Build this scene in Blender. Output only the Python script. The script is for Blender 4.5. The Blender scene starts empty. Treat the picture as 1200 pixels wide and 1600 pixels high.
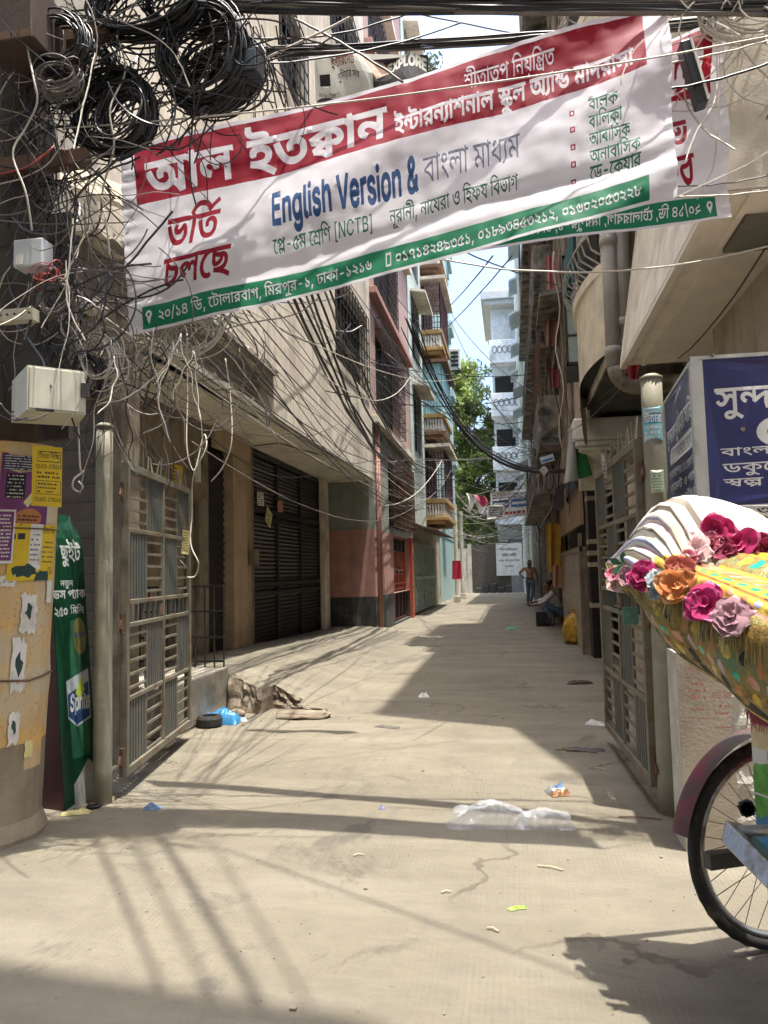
import bpy, bmesh, math, random
import numpy as np
from mathutils import Vector, Matrix, noise
from mathutils.geometry import delaunay_2d_cdt

# ------------------------------------------------------------------ camera, sky, sun, exposure
SC = bpy.context.scene
COL = SC.collection
CAM_H = 1.35
R_CAM = (Matrix.Rotation(math.radians(9.3366), 3, 'Z') @ Matrix.Rotation(math.radians(94.5034), 3, 'X')
         @ Matrix.Rotation(math.radians(-1.3), 3, 'Z'))
cd = bpy.data.cameras.new('camera')
cd.sensor_fit = 'VERTICAL'
cd.sensor_height = 36
cd.lens = 27.0
cd.clip_start = 0.05
cd.clip_end = 2000
cam = bpy.data.objects.new('camera', cd)
cam.matrix_world = Matrix.Translation((0, 0, CAM_H)) @ R_CAM.to_4x4()
COL.objects.link(cam)
SC.camera = cam

SUN_DIR = Vector((0.145, -0.06, 1.0)).normalized()      # towards the sun: almost overhead
W = bpy.data.worlds.new('World')
SC.world = W
W.use_nodes = True
nt = W.node_tree
sky = nt.nodes.new('ShaderNodeTexSky')
sky.sky_type = 'NISHITA'
sky.sun_disc = False
sky.sun_elevation = math.asin(SUN_DIR.z)
sky.sun_rotation = math.atan2(SUN_DIR.x, SUN_DIR.y)
sky.dust_density = 8.0
sky.ozone_density = 7.0
sky.air_density = 1.0
nt.links.new(sky.outputs[0], nt.nodes['Background'].inputs[0])
nt.nodes['Background'].inputs[1].default_value = 0.15
sl = bpy.data.lights.new('sun', 'SUN')
sl.energy = 2.3
sl.angle = math.radians(0.53)
sl.color = (1.0, 0.95, 0.86)
so = bpy.data.objects.new('sun', sl)
so.rotation_euler = SUN_DIR.to_track_quat('Z', 'Y').to_euler()
so.location = (4, -3, 30)
COL.objects.link(so)
SC.view_settings.view_transform = 'Standard'
SC.view_settings.look = 'None'
SC.view_settings.gamma = 1
SC.view_settings.exposure = 2.06
SC.cycles.max_bounces = 8
SC.cycles.diffuse_bounces = 5
SC.cycles.transparent_max_bounces = 12


def at(px, py, Y):
    """world point on the plane y = Y that the photo shows at px, py (1200 x 1600)"""
    d = R_CAM @ Vector(((px - 600) / 1200, -(py - 800) / 1200, -1))
    return Vector((0, 0, CAM_H)) + d * (Y / d.y)


def ground(px, py, z=0.0):
    d = R_CAM @ Vector(((px - 600) / 1200, -(py - 800) / 1200, -1))
    return Vector((0, 0, CAM_H)) + d * ((z - CAM_H) / d.z)


def project(p):
    """photo pixel of a world point"""
    q = R_CAM.transposed() @ (Vector(p) - Vector((0, 0, CAM_H)))
    return 600 + 1200 * q.x / -q.z, 800 - 1200 * q.y / -q.z


rnd = random.Random(7)
U = rnd.uniform


# ------------------------------------------------------------------ mesh helpers
class MB:
    def __init__(s):
        s.v, s.f, s.m = [], [], []

    def poly(s, pts, m=0):
        n = len(s.v)
        s.v += [tuple(p) for p in pts]
        s.f.append(tuple(range(n, n + len(pts))))
        s.m.append(m)

    def box(s, x0, x1, y0, y1, z0, z1, m=0):
        n = len(s.v)
        s.v += [(x, y, z) for z in (z0, z1) for y in (y0, y1) for x in (x0, x1)]
        for q in ((0, 2, 3, 1), (4, 5, 7, 6), (0, 1, 5, 4), (2, 6, 7, 3), (0, 4, 6, 2), (1, 3, 7, 5)):
            s.f.append(tuple(n + i for i in q))
            s.m.append(m)
        return s

    def obox(s, c, a, b, d, m=0):
        c, a, b, d = Vector(c), Vector(a), Vector(b), Vector(d)
        n = len(s.v)
        s.v += [tuple(c + a * i + b * j + d * k) for k in (-1, 1) for j in (-1, 1) for i in (-1, 1)]
        for q in ((0, 2, 3, 1), (4, 5, 7, 6), (0, 1, 5, 4), (2, 6, 7, 3), (0, 4, 6, 2), (1, 3, 7, 5)):
            s.f.append(tuple(n + i for i in q))
            s.m.append(m)
        return s

    def bar(s, p, q, w, h=None, m=0, up=(0, 0, 1)):
        p, q = Vector(p), Vector(q)
        h = w if h is None else h
        d = q - p
        t = d.normalized()
        u = Vector(up)
        if abs(t.dot(u)) > 0.95:
            u = Vector((1, 0, 0)) if abs(t.x) < 0.9 else Vector((0, 1, 0))
        sd = t.cross(u).normalized()
        u = sd.cross(t)
        s.obox((p + q) / 2, d / 2, sd * w / 2, u * h / 2, m)
        return s

    def tube(s, pts, r, n=6, m=0, closed=False, caps=True):
        pts = [Vector(p) for p in pts]
        k = len(pts)
        rr = r if isinstance(r, (list, tuple)) else [r] * k
        base = len(s.v)
        nrm = None
        for i in range(k):
            a = pts[i - 1] if (i or closed) else pts[0]
            b = pts[(i + 1) % k] if (i < k - 1 or closed) else pts[-1]
            t = b - a
            t = t.normalized() if t.length > 1e-9 else Vector((0, 0, 1))
            if nrm is None:
                nrm = t.orthogonal().normalized()
            nrm = nrm - t * nrm.dot(t)
            nrm = nrm.normalized() if nrm.length > 1e-6 else t.orthogonal().normalized()
            bn = t.cross(nrm)
            for j in range(n):
                g = 2 * math.pi * j / n
                s.v.append(tuple(pts[i] + (nrm * math.cos(g) + bn * math.sin(g)) * rr[i]))
        for i in range(k if closed else k - 1):
            i2 = (i + 1) % k
            for j in range(n):
                j2 = (j + 1) % n
                s.f.append((base + i * n + j, base + i * n + j2, base + i2 * n + j2, base + i2 * n + j))
                s.m.append(m)
        if caps and not closed:
            s.f.append(tuple(base + j for j in reversed(range(n))))
            s.f.append(tuple(base + (k - 1) * n + j for j in range(n)))
            s.m += [m, m]
        return s

    def lathe(s, prof, c, n=24, m=0, cap=True):
        base = len(s.v)
        for r, z in prof:
            for j in range(n):
                g = 2 * math.pi * j / n
                s.v.append((c[0] + r * math.cos(g), c[1] + r * math.sin(g), c[2] + z))
        for i in range(len(prof) - 1):
            for j in range(n):
                j2 = (j + 1) % n
                s.f.append((base + i * n + j, base + i * n + j2, base + (i + 1) * n + j2, base + (i + 1) * n + j))
                s.m.append(m)
        if cap:
            s.f.append(tuple(base + j for j in reversed(range(n))))
            s.f.append(tuple(base + (len(prof) - 1) * n + j for j in range(n)))
            s.m += [m, m]
        return s

    def grid(s, fn, nu, nv, m=0, flip=False):
        """fn(u, v) -> point, u and v 0..1; m may be a function of (u, v)"""
        base = len(s.v)
        for j in range(nv + 1):
            for i in range(nu + 1):
                s.v.append(tuple(fn(i / nu, j / nv)))
        for j in range(nv):
            for i in range(nu):
                a = base + j * (nu + 1) + i
                s.f.append((a, a + 1, a + nu + 2, a + nu + 1))
                s.m.append(m((i + .5) / nu, (j + .5) / nv) if callable(m) else m)
        return s

    def facade(s, X, into, y0, y1, z0, z1, holes, depth=0.25, m=0, mr=None):
        """a wall in the plane x = X with rectangular holes (ya, yb, za, zb) and their reveals; into = +1 / -1"""
        ys = sorted({y0, y1} | {h[0] for h in holes} | {h[1] for h in holes})
        zs = sorted({z0, z1} | {h[2] for h in holes} | {h[3] for h in holes})
        for a, b in zip(ys, ys[1:]):
            for c, d in zip(zs, zs[1:]):
                my, mz = (a + b) / 2, (c + d) / 2
                if any(h[0] < my < h[1] and h[2] < mz < h[3] for h in holes):
                    continue
                s.poly([(X, a, c), (X, b, c), (X, b, d), (X, a, d)], m)
        e = X + into * depth
        for a, b, c, d in holes:
            q = m if mr is None else mr
            s.poly([(X, a, c), (X, a, d), (e, a, d), (e, a, c)], q)
            s.poly([(X, b, c), (e, b, c), (e, b, d), (X, b, d)], q)
            s.poly([(X, a, c), (e, a, c), (e, b, c), (X, b, c)], q)
            s.poly([(X, a, d), (X, b, d), (e, b, d), (e, a, d)], q)
        return s


def obj(name, mb, mats, parent=None, smooth=False, bevel=0.0, weld=False):
    me = bpy.data.meshes.new(name)
    off = Vector((0, 0, 0))
    p = parent
    while p is not None:
        off += p.location
        p = p.parent
    me.from_pydata([(a - off.x, b - off.y, c - off.z) for a, b, c in mb.v], [], mb.f)
    if not isinstance(mats, (list, tuple)):
        mats = [mats]
    for q in mats:
        me.materials.append(q)
    if len(mats) > 1:
        me.polygons.foreach_set('material_index', mb.m)
    if weld:
        bm = bmesh.new()
        bm.from_mesh(me)
        bmesh.ops.remove_doubles(bm, verts=bm.verts, dist=1e-4)
        bmesh.ops.recalc_face_normals(bm, faces=bm.faces)
        bm.to_mesh(me)
        bm.free()
    if smooth:
        me.polygons.foreach_set('use_smooth', [True] * len(me.polygons))
    me.update()
    o = bpy.data.objects.new(name, me)
    COL.objects.link(o)
    if parent is not None:
        o.parent = parent
    if bevel:
        b = o.modifiers.new('bevel', 'BEVEL')
        b.width = bevel
        b.segments = 2
        b.limit_method = 'ANGLE'
    return o


def tag(o, label, cat, group=None, kind=None):
    o['label'] = label
    o['category'] = cat
    if group:
        o['group'] = group
    if kind:
        o['kind'] = kind
    return o


def thing(name, label, cat, loc=(0, 0, 0), group=None):
    o = bpy.data.objects.new(name, None)
    o.empty_display_size = 0.2
    o.location = loc
    COL.objects.link(o)
    return tag(o, label, cat, group)


def struct(name, mb, mats, **k):
    o = obj(name, mb, mats, **k)
    o['kind'] = 'structure'
    return o


def copy_tree(o, parent=None):
    kids = [c for c in COL.objects if c.parent is o]
    c = o.copy()
    COL.objects.link(c)
    c.parent = parent
    for k in kids:
        copy_tree(k, c)
    return c


# ------------------------------------------------------------------ materials
MATS = {}


def mat(name, col, rough=0.85, var=0.14, scale=5.0, bump=0.15, stain=None, streak=None, metal=0.0, bscale=60.0,
        transl=0.0, alpha=1.0, spec=0.4, grime=0.0):
    """a procedural surface: colour mottling at two sizes, stains, vertical runs of dirt and a fine bump"""
    if name in MATS:
        return MATS[name]
    m = bpy.data.materials.new(name)
    m.use_nodes = True
    t = m.node_tree
    N, L = t.nodes, t.links
    b = N['Principled BSDF']
    b.inputs['Roughness'].default_value = rough
    b.inputs['Metallic'].default_value = metal
    b.inputs['Specular IOR Level'].default_value = spec
    tc = N.new('ShaderNodeTexCoord')

    def nz(sc, det=6.0, vec=None, ro=0.6):
        n = N.new('ShaderNodeTexNoise')
        n.inputs['Scale'].default_value = sc
        n.inputs['Detail'].default_value = det
        n.inputs['Roughness'].default_value = ro
        L.new(vec or tc.outputs['Object'], n.inputs['Vector'])
        return n.outputs['Fac']

    def ramp(f, lo, hi):
        r = N.new('ShaderNodeMapRange')
        r.inputs['From Min'].default_value = lo
        r.inputs['From Max'].default_value = hi
        L.new(f, r.inputs['Value'])
        return r.outputs['Result']

    def mix(f, c1, c2):
        x = N.new('ShaderNodeMix')
        x.data_type = 'RGBA'
        if isinstance(f, float):
            x.inputs[0].default_value = f
        else:
            L.new(f, x.inputs[0])
        for i, c in ((6, c1), (7, c2)):
            if isinstance(c, tuple):
                x.inputs[i].default_value = (*c[:3], 1)
            else:
                L.new(c, x.inputs[i])
        return x.outputs[2]

    lo = tuple(c * (1 - var) for c in col)
    hi = tuple(min(1, c * (1 + var)) for c in col)
    c = mix(ramp(nz(scale), 0.3, 0.7), lo, hi)
    if stain:
        sc_, scale_, amt = stain
        f = ramp(nz(scale_, 8.0), 0.62 - amt * 0.3, 0.72 - amt * 0.1)
        c = mix(f, c, sc_)
    if streak:
        mp = N.new('ShaderNodeMapping')
        mp.inputs['Scale'].default_value = (7, 7, 0.45)
        L.new(tc.outputs['Object'], mp.inputs['Vector'])
        f = ramp(nz(1.0, 7.0, mp.outputs['Vector'], 0.65), 0.5, 0.78)
        x = N.new('ShaderNodeMath')
        x.operation = 'MULTIPLY'
        x.inputs[1].default_value = streak[1]
        L.new(f, x.inputs[0])
        c = mix(x.outputs[0], c, streak[0])
    if grime:
        f = ramp(nz(scale * 9, 4.0), 0.58, 0.7)
        x = N.new('ShaderNodeMath')
        x.operation = 'MULTIPLY'
        x.inputs[1].default_value = grime
        L.new(f, x.inputs[0])
        c = mix(x.outputs[0], c, tuple(v * 0.35 for v in col))
    if isinstance(c, tuple):
        b.inputs['Base Color'].default_value = (*c, 1)
    else:
        L.new(c, b.inputs['Base Color'])
    if bump:
        bp = N.new('ShaderNodeBump')
        bp.inputs['Strength'].default_value = bump
        bp.inputs['Distance'].default_value = 0.01
        L.new(nz(bscale, 5.0), bp.inputs['Height'])
        L.new(bp.outputs['Normal'], b.inputs['Normal'])
    if transl:
        tr = N.new('ShaderNodeBsdfTranslucent')
        if not isinstance(c, tuple):
            L.new(c, tr.inputs['Color'])
        ms = N.new('ShaderNodeMixShader')
        ms.inputs[0].default_value = transl
        L.new(b.outputs[0], ms.inputs[1])
        L.new(tr.outputs[0], ms.inputs[2])
        L.new(ms.outputs[0], N['Material Output'].inputs['Surface'])
    if alpha < 1:
        b.inputs['Alpha'].default_value = alpha
    MATS[name] = m
    return m


# ------------------------------------------------------------------ lettering: glyph outlines shaped beforehand, filled here
GL = {}
LAY = {}
# glyph outlines by glyph number: steps of 4 font units from point to point, contours parted by bars
OUTLINES = {
    11359: '81,-2 -19,2 -15,9 -13,13 -9,18 -6,23 -2,28 2,27 6,23 9,19 13,13 15,9 19,2 19,-2 15,-9 13,-13 9,-19 6,-23 2,-27 -2,-28 -6,-23 -9,-18 -12,-13 -16,-9|81,18 12,2 11,6 8,11 6,14 5,40 -5,39 -6,15 -8,11 -11,6 -12,2 -12,-2 -11,-6 -8,-11 -6,-15 -3,-18 -1,-21 1,-22 3,-18 6,-14 8,-11 11,-6',
    11360: '27,0 0,20 113,0 0,-20|99,182 0,-182 -23,0 0,160 -45,-32 0,25 40,29',
    11364: '79,-2 -15,1 -14,5 -11,7 -9,10 -6,12 -2,13 22,0 2,-8 4,-7 12,-10 17,-3 10,1 9,4 8,6 6,8 4,10 1,11 -2,11 -3,10 -6,8 -8,6 -10,4 -11,2 -8,-1 -17,-5 -6,-4 -21,3 10,90 96,0 0,-21 -76,0 -6,-53 7,5 17,5 9,1 12,-1 11,-3 10,-6 8,-7 7,-9 5,-11 5,-24 -2,-16 -6,-15 -10,-12 -12,-10 -15,-5',
    11373: '81,-2 -16,2 -14,5 -11,9 -9,13 -6,14 -2,17 2,13 4,14 8,16 12,20 41,61 25,0 -61,-89 -2,0 7,10 11,6 7,2 7,1 15,-2 14,-5 11,-9 8,-11 5,-13 2,-16 -2,-16 -6,-14 -9,-12 -11,-9 -14,-5|81,17 19,5 7,6 9,17 1,11 -1,11 -9,17 -7,5 -9,4 -10,1 -10,-1 -9,-3 -7,-6 -9,-17 -1,-11 1,-10 4,-10 5,-8 7,-6',
    11371: '77,-2 -15,1 -15,4 -12,7 -10,10 -7,12 -3,14 24,0 2,-8 4,-7 6,-6 8,-4 9,-2 10,-1 10,1 10,3 8,4 6,7 4,8 1,10 -1,10 -3,8 -6,8 -9,6 -12,4 -29,1 0,18 46,55 -79,0 0,21 109,0 0,-17 -57,-66 0,4 18,0 16,-5 13,-8 9,-11 6,-13 2,-15 -2,-15 -6,-13 -9,-10 -13,-9 -15,-5',
    11392: '121,88 0,-20 -80,0 0,20',
    11361: '23,0 0,17 70,76 17,24 3,8 1,8 -1,9 -4,8 -5,6 -15,7 -9,1 -10,-1 -8,-3 -7,-5 -5,-7 -3,-8 -1,-10 -22,0 1,15 6,14 9,10 11,8 14,6 15,1 16,-1 13,-6 11,-7 9,-11 5,-12 2,-13 -1,-10 -3,-10 -12,-21 -25,-29 -40,-42 0,-2 84,0 0,-20',
    11366: '35,0 80,161 -93,0 0,21 118,0 0,-22 -81,-160',
    11367: '81,-2 -17,1 -16,5 -12,8 -10,10 -5,12 -2,14 1,11 3,11 6,9 7,7 8,5 10,3 -12,7 -9,9 -6,12 -2,14 2,13 5,12 9,10 11,7 14,5 15,1 15,-1 13,-5 12,-7 8,-10 6,-12 2,-13 -2,-14 -6,-12 -9,-9 -12,-7 9,-3 9,-5 7,-7 6,-9 3,-11 1,-11 -2,-14 -6,-12 -9,-10 -13,-8 -15,-5|81,18 11,1 18,7 9,15 1,9 -1,9 -4,8 -6,7 -8,6 -9,3 -11,1 -11,-1 -9,-3 -8,-6 -6,-7 -4,-8 -2,-9 5,-17 6,-7 18,-7|81,104 9,0 8,3 7,5 5,6 3,8 1,8 -1,9 -3,7 -5,6 -7,5 -17,3 -18,-3 -6,-5 -5,-6 -3,-7 -1,-9 1,-8 3,-8 5,-6 7,-5 8,-3',
    11372: '15,37 0,19 72,126 23,0 -71,-123 0,-2 108,0 0,-20|100,0 0,114 22,0 0,-114',
    11374: '81,184 16,-2 14,-5 12,-10 8,-12 6,-14 2,-17 -2,-13 -4,-14 -8,-17 -53,-80 -25,0 61,89 2,0 -7,-10 -11,-6 -7,-2 -7,-1 -16,2 -13,5 -11,8 -8,11 -5,14 -2,16 2,16 6,14 9,12 11,9 14,5|81,164 -10,-1 -9,-4 -7,-5 -5,-8 -4,-10 -1,-10 1,-11 9,-17 7,-6 9,-3 10,-1 10,1 9,3 7,6 9,17 1,10 -1,11 -4,10 -5,7 -7,6 -9,4',
    10095: '22,0 0,182 111,0 0,-21 -88,0 0,-59 82,0 0,-20 -82,0 0,-61 89,0 0,-21',
    10466: '7,0 71,102 0,-18 -67,98 27,0 36,-53 14,-25 -5,0 14,25 37,53 26,0 -67,-97 0,18 71,-103 -27,0 -41,59 -13,24 5,0 -10,-18 -45,-65',
    10375: '22,0 0,182 62,0 20,-2 15,-6 12,-9 9,-12 5,-14 1,-15 -1,-15 -5,-14 -9,-12 -12,-9 -15,-6 -20,-2 -44,0 0,20 43,0 13,1 10,4 8,6 5,8 3,9 1,10 -1,10 -3,9 -5,8 -8,6 -10,3 -13,1 -38,0 0,-161',
    10281: '22,0 0,182 23,0 0,-161 84,0 0,-21',
    10321: '96,-2 -22,2 -20,9 -16,14 -13,18 -7,23 -3,27 3,27 7,23 13,18 16,14 20,9 22,2 22,-2 19,-9 16,-14 13,-18 8,-23 2,-27 -2,-27 -8,-23 -13,-18 -16,-14 -19,-9|96,19 15,2 14,6 12,10 9,15 6,17 2,22 -2,21 -6,18 -9,14 -12,11 -14,6 -15,2 -16,-2 -14,-6 -12,-11 -9,-14 -6,-18 -2,-21 2,-22 6,-17 9,-14 12,-11 14,-6',
    10384: '22,0 0,182 62,0 20,-2 15,-5 12,-9 9,-11 5,-14 1,-15 -1,-16 -5,-13 -9,-11 -12,-8 -15,-6 -69,-1 0,20 61,1 10,3 8,5 5,7 3,9 1,10 -1,10 -3,9 -5,7 -8,5 -10,3 -13,1 -38,0 0,-161|126,0 -43,82 26,0 44,-82',
    10773: '41,82 0,-82 -22,0 0,136 21,0 1,-33 -4,0 8,17 10,10 13,6 14,2 13,-1 11,-4 10,-8 7,-10 4,-12 1,-103 -22,0 0,85 -2,14 -6,10 -9,7 -13,2 -10,-1 -8,-3 -7,-5 -5,-7 -4,-9',
    10658: '75,-54 -15,1 -22,7 -8,6 -12,14 18,11 13,-13 15,-6 11,-1 14,2 13,6 7,10 3,15 0,27 -2,0 -6,-9 -6,-5 -7,-5 -9,-3 -12,-1 -15,2 -14,6 -12,10 -9,13 -5,16 -2,20 2,20 5,16 9,14 12,11 14,6 16,2 12,-1 9,-3 7,-5 12,-14 2,0 0,21 21,0 0,-140 -2,-16 -6,-12 -9,-10 -12,-7 -15,-4|74,22 11,1 10,4 8,7 5,10 3,12 1,13 -1,14 -3,12 -5,10 -8,7 -9,5 -12,2 -12,-2 -10,-5 -7,-8 -6,-10 -3,-12 -1,-13 1,-13 3,-11 6,-10 7,-7 10,-5',
    10751: '50,-1 -14,2 -9,6 -6,10 -2,13 0,152 22,0 0,-146 1,-8 1,-6 4,-2 6,-1 8,1 5,-19',
    10689: '19,0 0,136 22,0 0,-136|30,159 -5,1 -5,3 -4,5 -1,5 1,6 4,5 5,3 5,1 6,-1 5,-3 4,-5 1,-6 -1,-5 -4,-5 -5,-3',
    10871: '66,-3 -14,1 -11,3 -10,5 -8,7 -6,9 -4,11 21,5 4,-10 7,-6 9,-4 11,-2 13,2 10,4 7,7 2,8 -5,12 -15,7 -23,5 -16,6 -12,8 -6,10 -3,13 2,11 5,10 8,8 10,6 12,4 14,1 13,-1 11,-3 9,-5 7,-7 9,-17 -20,-5 -9,14 -9,4 -11,2 -11,-2 -9,-4 -6,-6 -2,-8 1,-7 4,-5 7,-5 47,-13 12,-8 6,-11 3,-13 -2,-11 -5,-10 -8,-8 -11,-7 -13,-4',
    10670: '41,82 0,-82 -22,0 0,182 22,0 0,-79 -4,0 8,17 10,10 13,6 14,2 13,-1 11,-4 10,-8 7,-10 4,-12 2,-16 0,-87 -23,0 0,85 -2,14 -6,10 -9,7 -13,2 -10,-1 -8,-3 -7,-5 -5,-7 -4,-9',
    11422: '',
    10456: '73,0 -67,182 25,0 42,-119 16,-52 -5,0 16,52 41,119 25,0 -66,-182',
    10614: '77,-3 -19,2 -16,7 -12,10 -9,14 -6,17 -2,20 2,20 5,17 9,14 13,11 15,7 17,2 21,-3 11,-5 9,-7 7,-9 6,-12 4,-15 2,-17 0,-9 -106,0 0,18 94,0 -11,-6 -1,12 -3,11 -5,10 -7,7 -10,4 -11,2 -11,-2 -10,-4 -8,-7 -9,-19 -1,-11 1,-26 4,-12 7,-9 8,-7 10,-4 19,-1 14,5 5,4 4,5 3,7 21,-6 -4,-10 -6,-8 -9,-7 -10,-6 -12,-3',
    10852: '19,0 0,136 22,0 0,-21 1,0 5,10 8,7 11,5 23,1 0,-22 -5,1 -18,-1 -8,-3 -7,-5 -5,-6 -4,-8 -1,-9 0,-85',
    10790: '75,-3 -18,2 -15,7 -12,10 -9,15 -6,17 -2,19 2,20 6,18 9,14 12,10 15,7 18,2 17,-2 16,-7 12,-10 9,-14 6,-18 2,-20 -2,-19 -6,-17 -9,-15 -12,-10 -16,-7|75,17 12,2 11,5 7,8 6,10 3,12 1,13 -1,13 -3,13 -6,10 -7,8 -11,6 -12,2 -13,-2 -10,-6 -7,-8 -6,-10 -3,-12 -1,-14 1,-13 3,-12 6,-10 7,-8 10,-5',
    11425: '71,-2 -17,1 -14,5 -12,8 -8,10 -6,12 -1,13 1,12 9,17 17,16 45,33 6,9 3,11 -1,8 -5,6 -6,4 -9,2 -12,-3 -5,-3 -4,-5 -2,-5 0,-13 6,-13 101,-123 -26,0 -79,94 -15,19 -5,9 -5,20 2,12 4,10 7,8 9,6 10,4 13,2 13,-2 11,-4 8,-6 7,-8 4,-9 1,-11 -1,-8 -2,-7 -4,-7 -10,-12 -53,-40 -6,-8 -4,-7 -1,-8 1,-9 4,-7 5,-6 15,-7 9,-1 11,1 10,3 10,6 8,7 7,9 6,11 3,12 1,14 21,0 -1,-16 -7,-24 -5,-8 -13,-15 -11,-9 -12,-6 -13,-3',
    10397: '80,-3 -18,1 -16,5 -13,8 -10,10 -6,12 -3,15 24,0 2,-10 5,-7 7,-6 18,-7 22,1 10,3 9,4 7,7 4,8 2,9 -5,14 -6,5 -16,8 -51,16 -15,11 -9,13 -3,16 2,15 7,12 9,10 13,8 15,5 17,1 17,-1 15,-5 12,-7 9,-10 6,-12 3,-13 -23,0 -4,12 -9,8 -12,6 -15,2 -11,-1 -9,-3 -8,-5 -6,-6 -4,-7 -1,-8 1,-8 5,-7 6,-5 8,-4 40,-12 18,-8 8,-5 7,-6 6,-8 4,-10 1,-11 -2,-15 -6,-12 -9,-11 -13,-8 -16,-5',
    10843: '19,-51 0,187 22,0 0,-21 2,0 11,14 7,5 10,3 12,1 16,-2 14,-6 11,-11 9,-14 6,-17 1,-20 -1,-20 -6,-18 -9,-14 -11,-10 -14,-7 -16,-2 -12,1 -9,3 -7,5 -12,15 -2,0 0,-72|79,17 12,1 10,6 7,8 6,10 3,12 1,14 -1,14 -3,12 -6,10 -7,8 -10,5 -12,2 -11,-2 -10,-5 -7,-7 -6,-11 -3,-12 -1,-14 1,-14 3,-13 6,-10 7,-8 10,-5',
    10889: '73,136 0,-18 -71,0 0,18|23,169 22,0 0,-134 1,-8 3,-5 5,-3 7,-1 11,1 5,-18 -12,-3 -20,3 -12,7 -8,11 -2,15',
    10411: '12,161 0,21 137,0 0,-21 -57,0 0,-161 -23,0 0,161',
    10459: '56,0 -50,182 24,0 29,-112 12,-56 -3,0 10,47 32,121 26,0 30,-112 12,-56 -3,0 12,56 29,112 24,0 -50,-182 -27,0 -34,127 -6,27 -2,16 4,0 -5,-29 -37,-141',
    10137: '22,0 0,182 110,0 0,-21 -87,0 0,-62 79,0 0,-20 -79,0 0,-79',
    10578: '83,-3 -12,1 -9,3 -7,5 -12,15 -2,0 0,-21 -22,0 0,182 22,0 0,-67 2,0 6,9 12,10 10,3 12,1 16,-2 14,-6 11,-11 9,-14 6,-17 1,-20 -1,-20 -6,-18 -9,-14 -11,-10 -14,-7|79,17 12,1 10,6 7,8 6,10 3,12 1,14 -1,14 -3,12 -6,10 -7,8 -10,5 -12,2 -11,-2 -10,-5 -7,-7 -6,-11 -3,-12 -1,-14 1,-14 3,-13 6,-10 7,-8 10,-5',
    8: '226,156 0,-18 -26,0 0,-138 -20,0 -8,14 -10,12 -23,19 7,17 19,-16 9,-9 7,-10 -1,7 0,104 -182,0 0,18|94,23 -16,2 -16,6 -16,11 -14,16 -13,22 -12,30 19,6 18,-42 11,-14 11,-10 14,-6 14,-2 13,1 9,3 8,5 5,7 3,8 -2,22 -6,10 -8,7 -11,3 -13,-4 -3,-5 -1,-6 2,-10 -19,-4 -3,9 1,18 10,12 7,4 17,3 14,-2 12,-5 9,-8 8,-10 4,-12 2,-14 -2,-14 -5,-12 -7,-10 -12,-8 -14,-6|86,116 -2,8 -6,6 -7,6 -10,3 6,11 23,-8 8,-7 6,-8 2,-10',
    39: '154,156 0,-18 -27,0 0,-138 -19,0 0,61 4,-14 -8,11 -10,10 -20,14 -10,4 -10,2 -16,-5 -4,-6 -2,-9 1,-6 4,-6 7,-6 10,-4 -10,-18 -14,8 -10,9 -6,11 -2,13 1,11 5,10 6,7 8,5 10,3 9,1 24,-5 20,-12 18,-18 -4,-1 -1,6 0,62 -110,0 0,18',
    54: '69,156 0,-18 -26,0 0,-138 -19,0 0,117 -4,8 -6,7 -6,4 -10,2 0,18 16,-4 6,-5 4,-7 0,32 13,0 5,-16',
    42: '152,156 0,-18 -27,0 0,-138 -19,0 -20,28 -15,11 -16,10 -17,7 -19,5 -10,24 50,26 26,11 27,9 -6,-11 0,18 -108,0 0,18|106,118 5,-6 -40,-16 -39,-20 29,-10 15,-8 14,-10 11,-12 9,-14 -3,0 -1,12',
    55: '69,156 0,-18 -26,0 0,-138 -19,0 0,138 -26,0 0,18 22,0 -15,20 18,27 11,11 12,8 15,6 17,1 13,-1 13,-2 12,-4 12,-6 23,-14 25,-19 -10,-14 -32,23 -13,8 -13,6 -13,4 -14,1 -13,-1 -10,-4 -10,-6 -8,-7 -14,-20 14,-17',
    50: '173,156 0,-18 -26,0 0,-138 -19,0 0,88 5,-16 -7,10 -12,10 -5,2 -7,-2 -3,-3 -25,-42 -6,-7 -13,-7 -15,-1 -6,2 -12,10 -13,17 15,9 11,-16 10,-3 8,3 9,8 22,38 6,7 7,4 7,1 8,-1 14,-9 8,-8 -5,-1 -1,6 0,39 -130,0 0,18|68,68 -9,36 -5,6 -8,5 -10,4 -26,5 3,19 37,-11 9,-4 7,-5 9,-14 4,-20',
    20: '204,156 0,-18 -81,0 0,-138 -19,0 -20,28 -14,12 -16,10 -17,7 -18,4 -10,24 49,25 51,19 -5,-10 0,19 -106,0 0,18|104,117 5,-7 -27,-10 -50,-24 15,-4 15,-6 14,-9 24,-22 7,-13 -2,0 -1,6|190,72 0,-8 -3,-8 -4,-6 -7,-6 -8,-3 -12,-1 -14,1 1,18 9,-1 10,2 5,3 3,5 1,6 -3,12 -10,10 -16,8 -22,6 0,18 19,-3 17,-7 14,-8 11,-11 7,-13',
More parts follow.
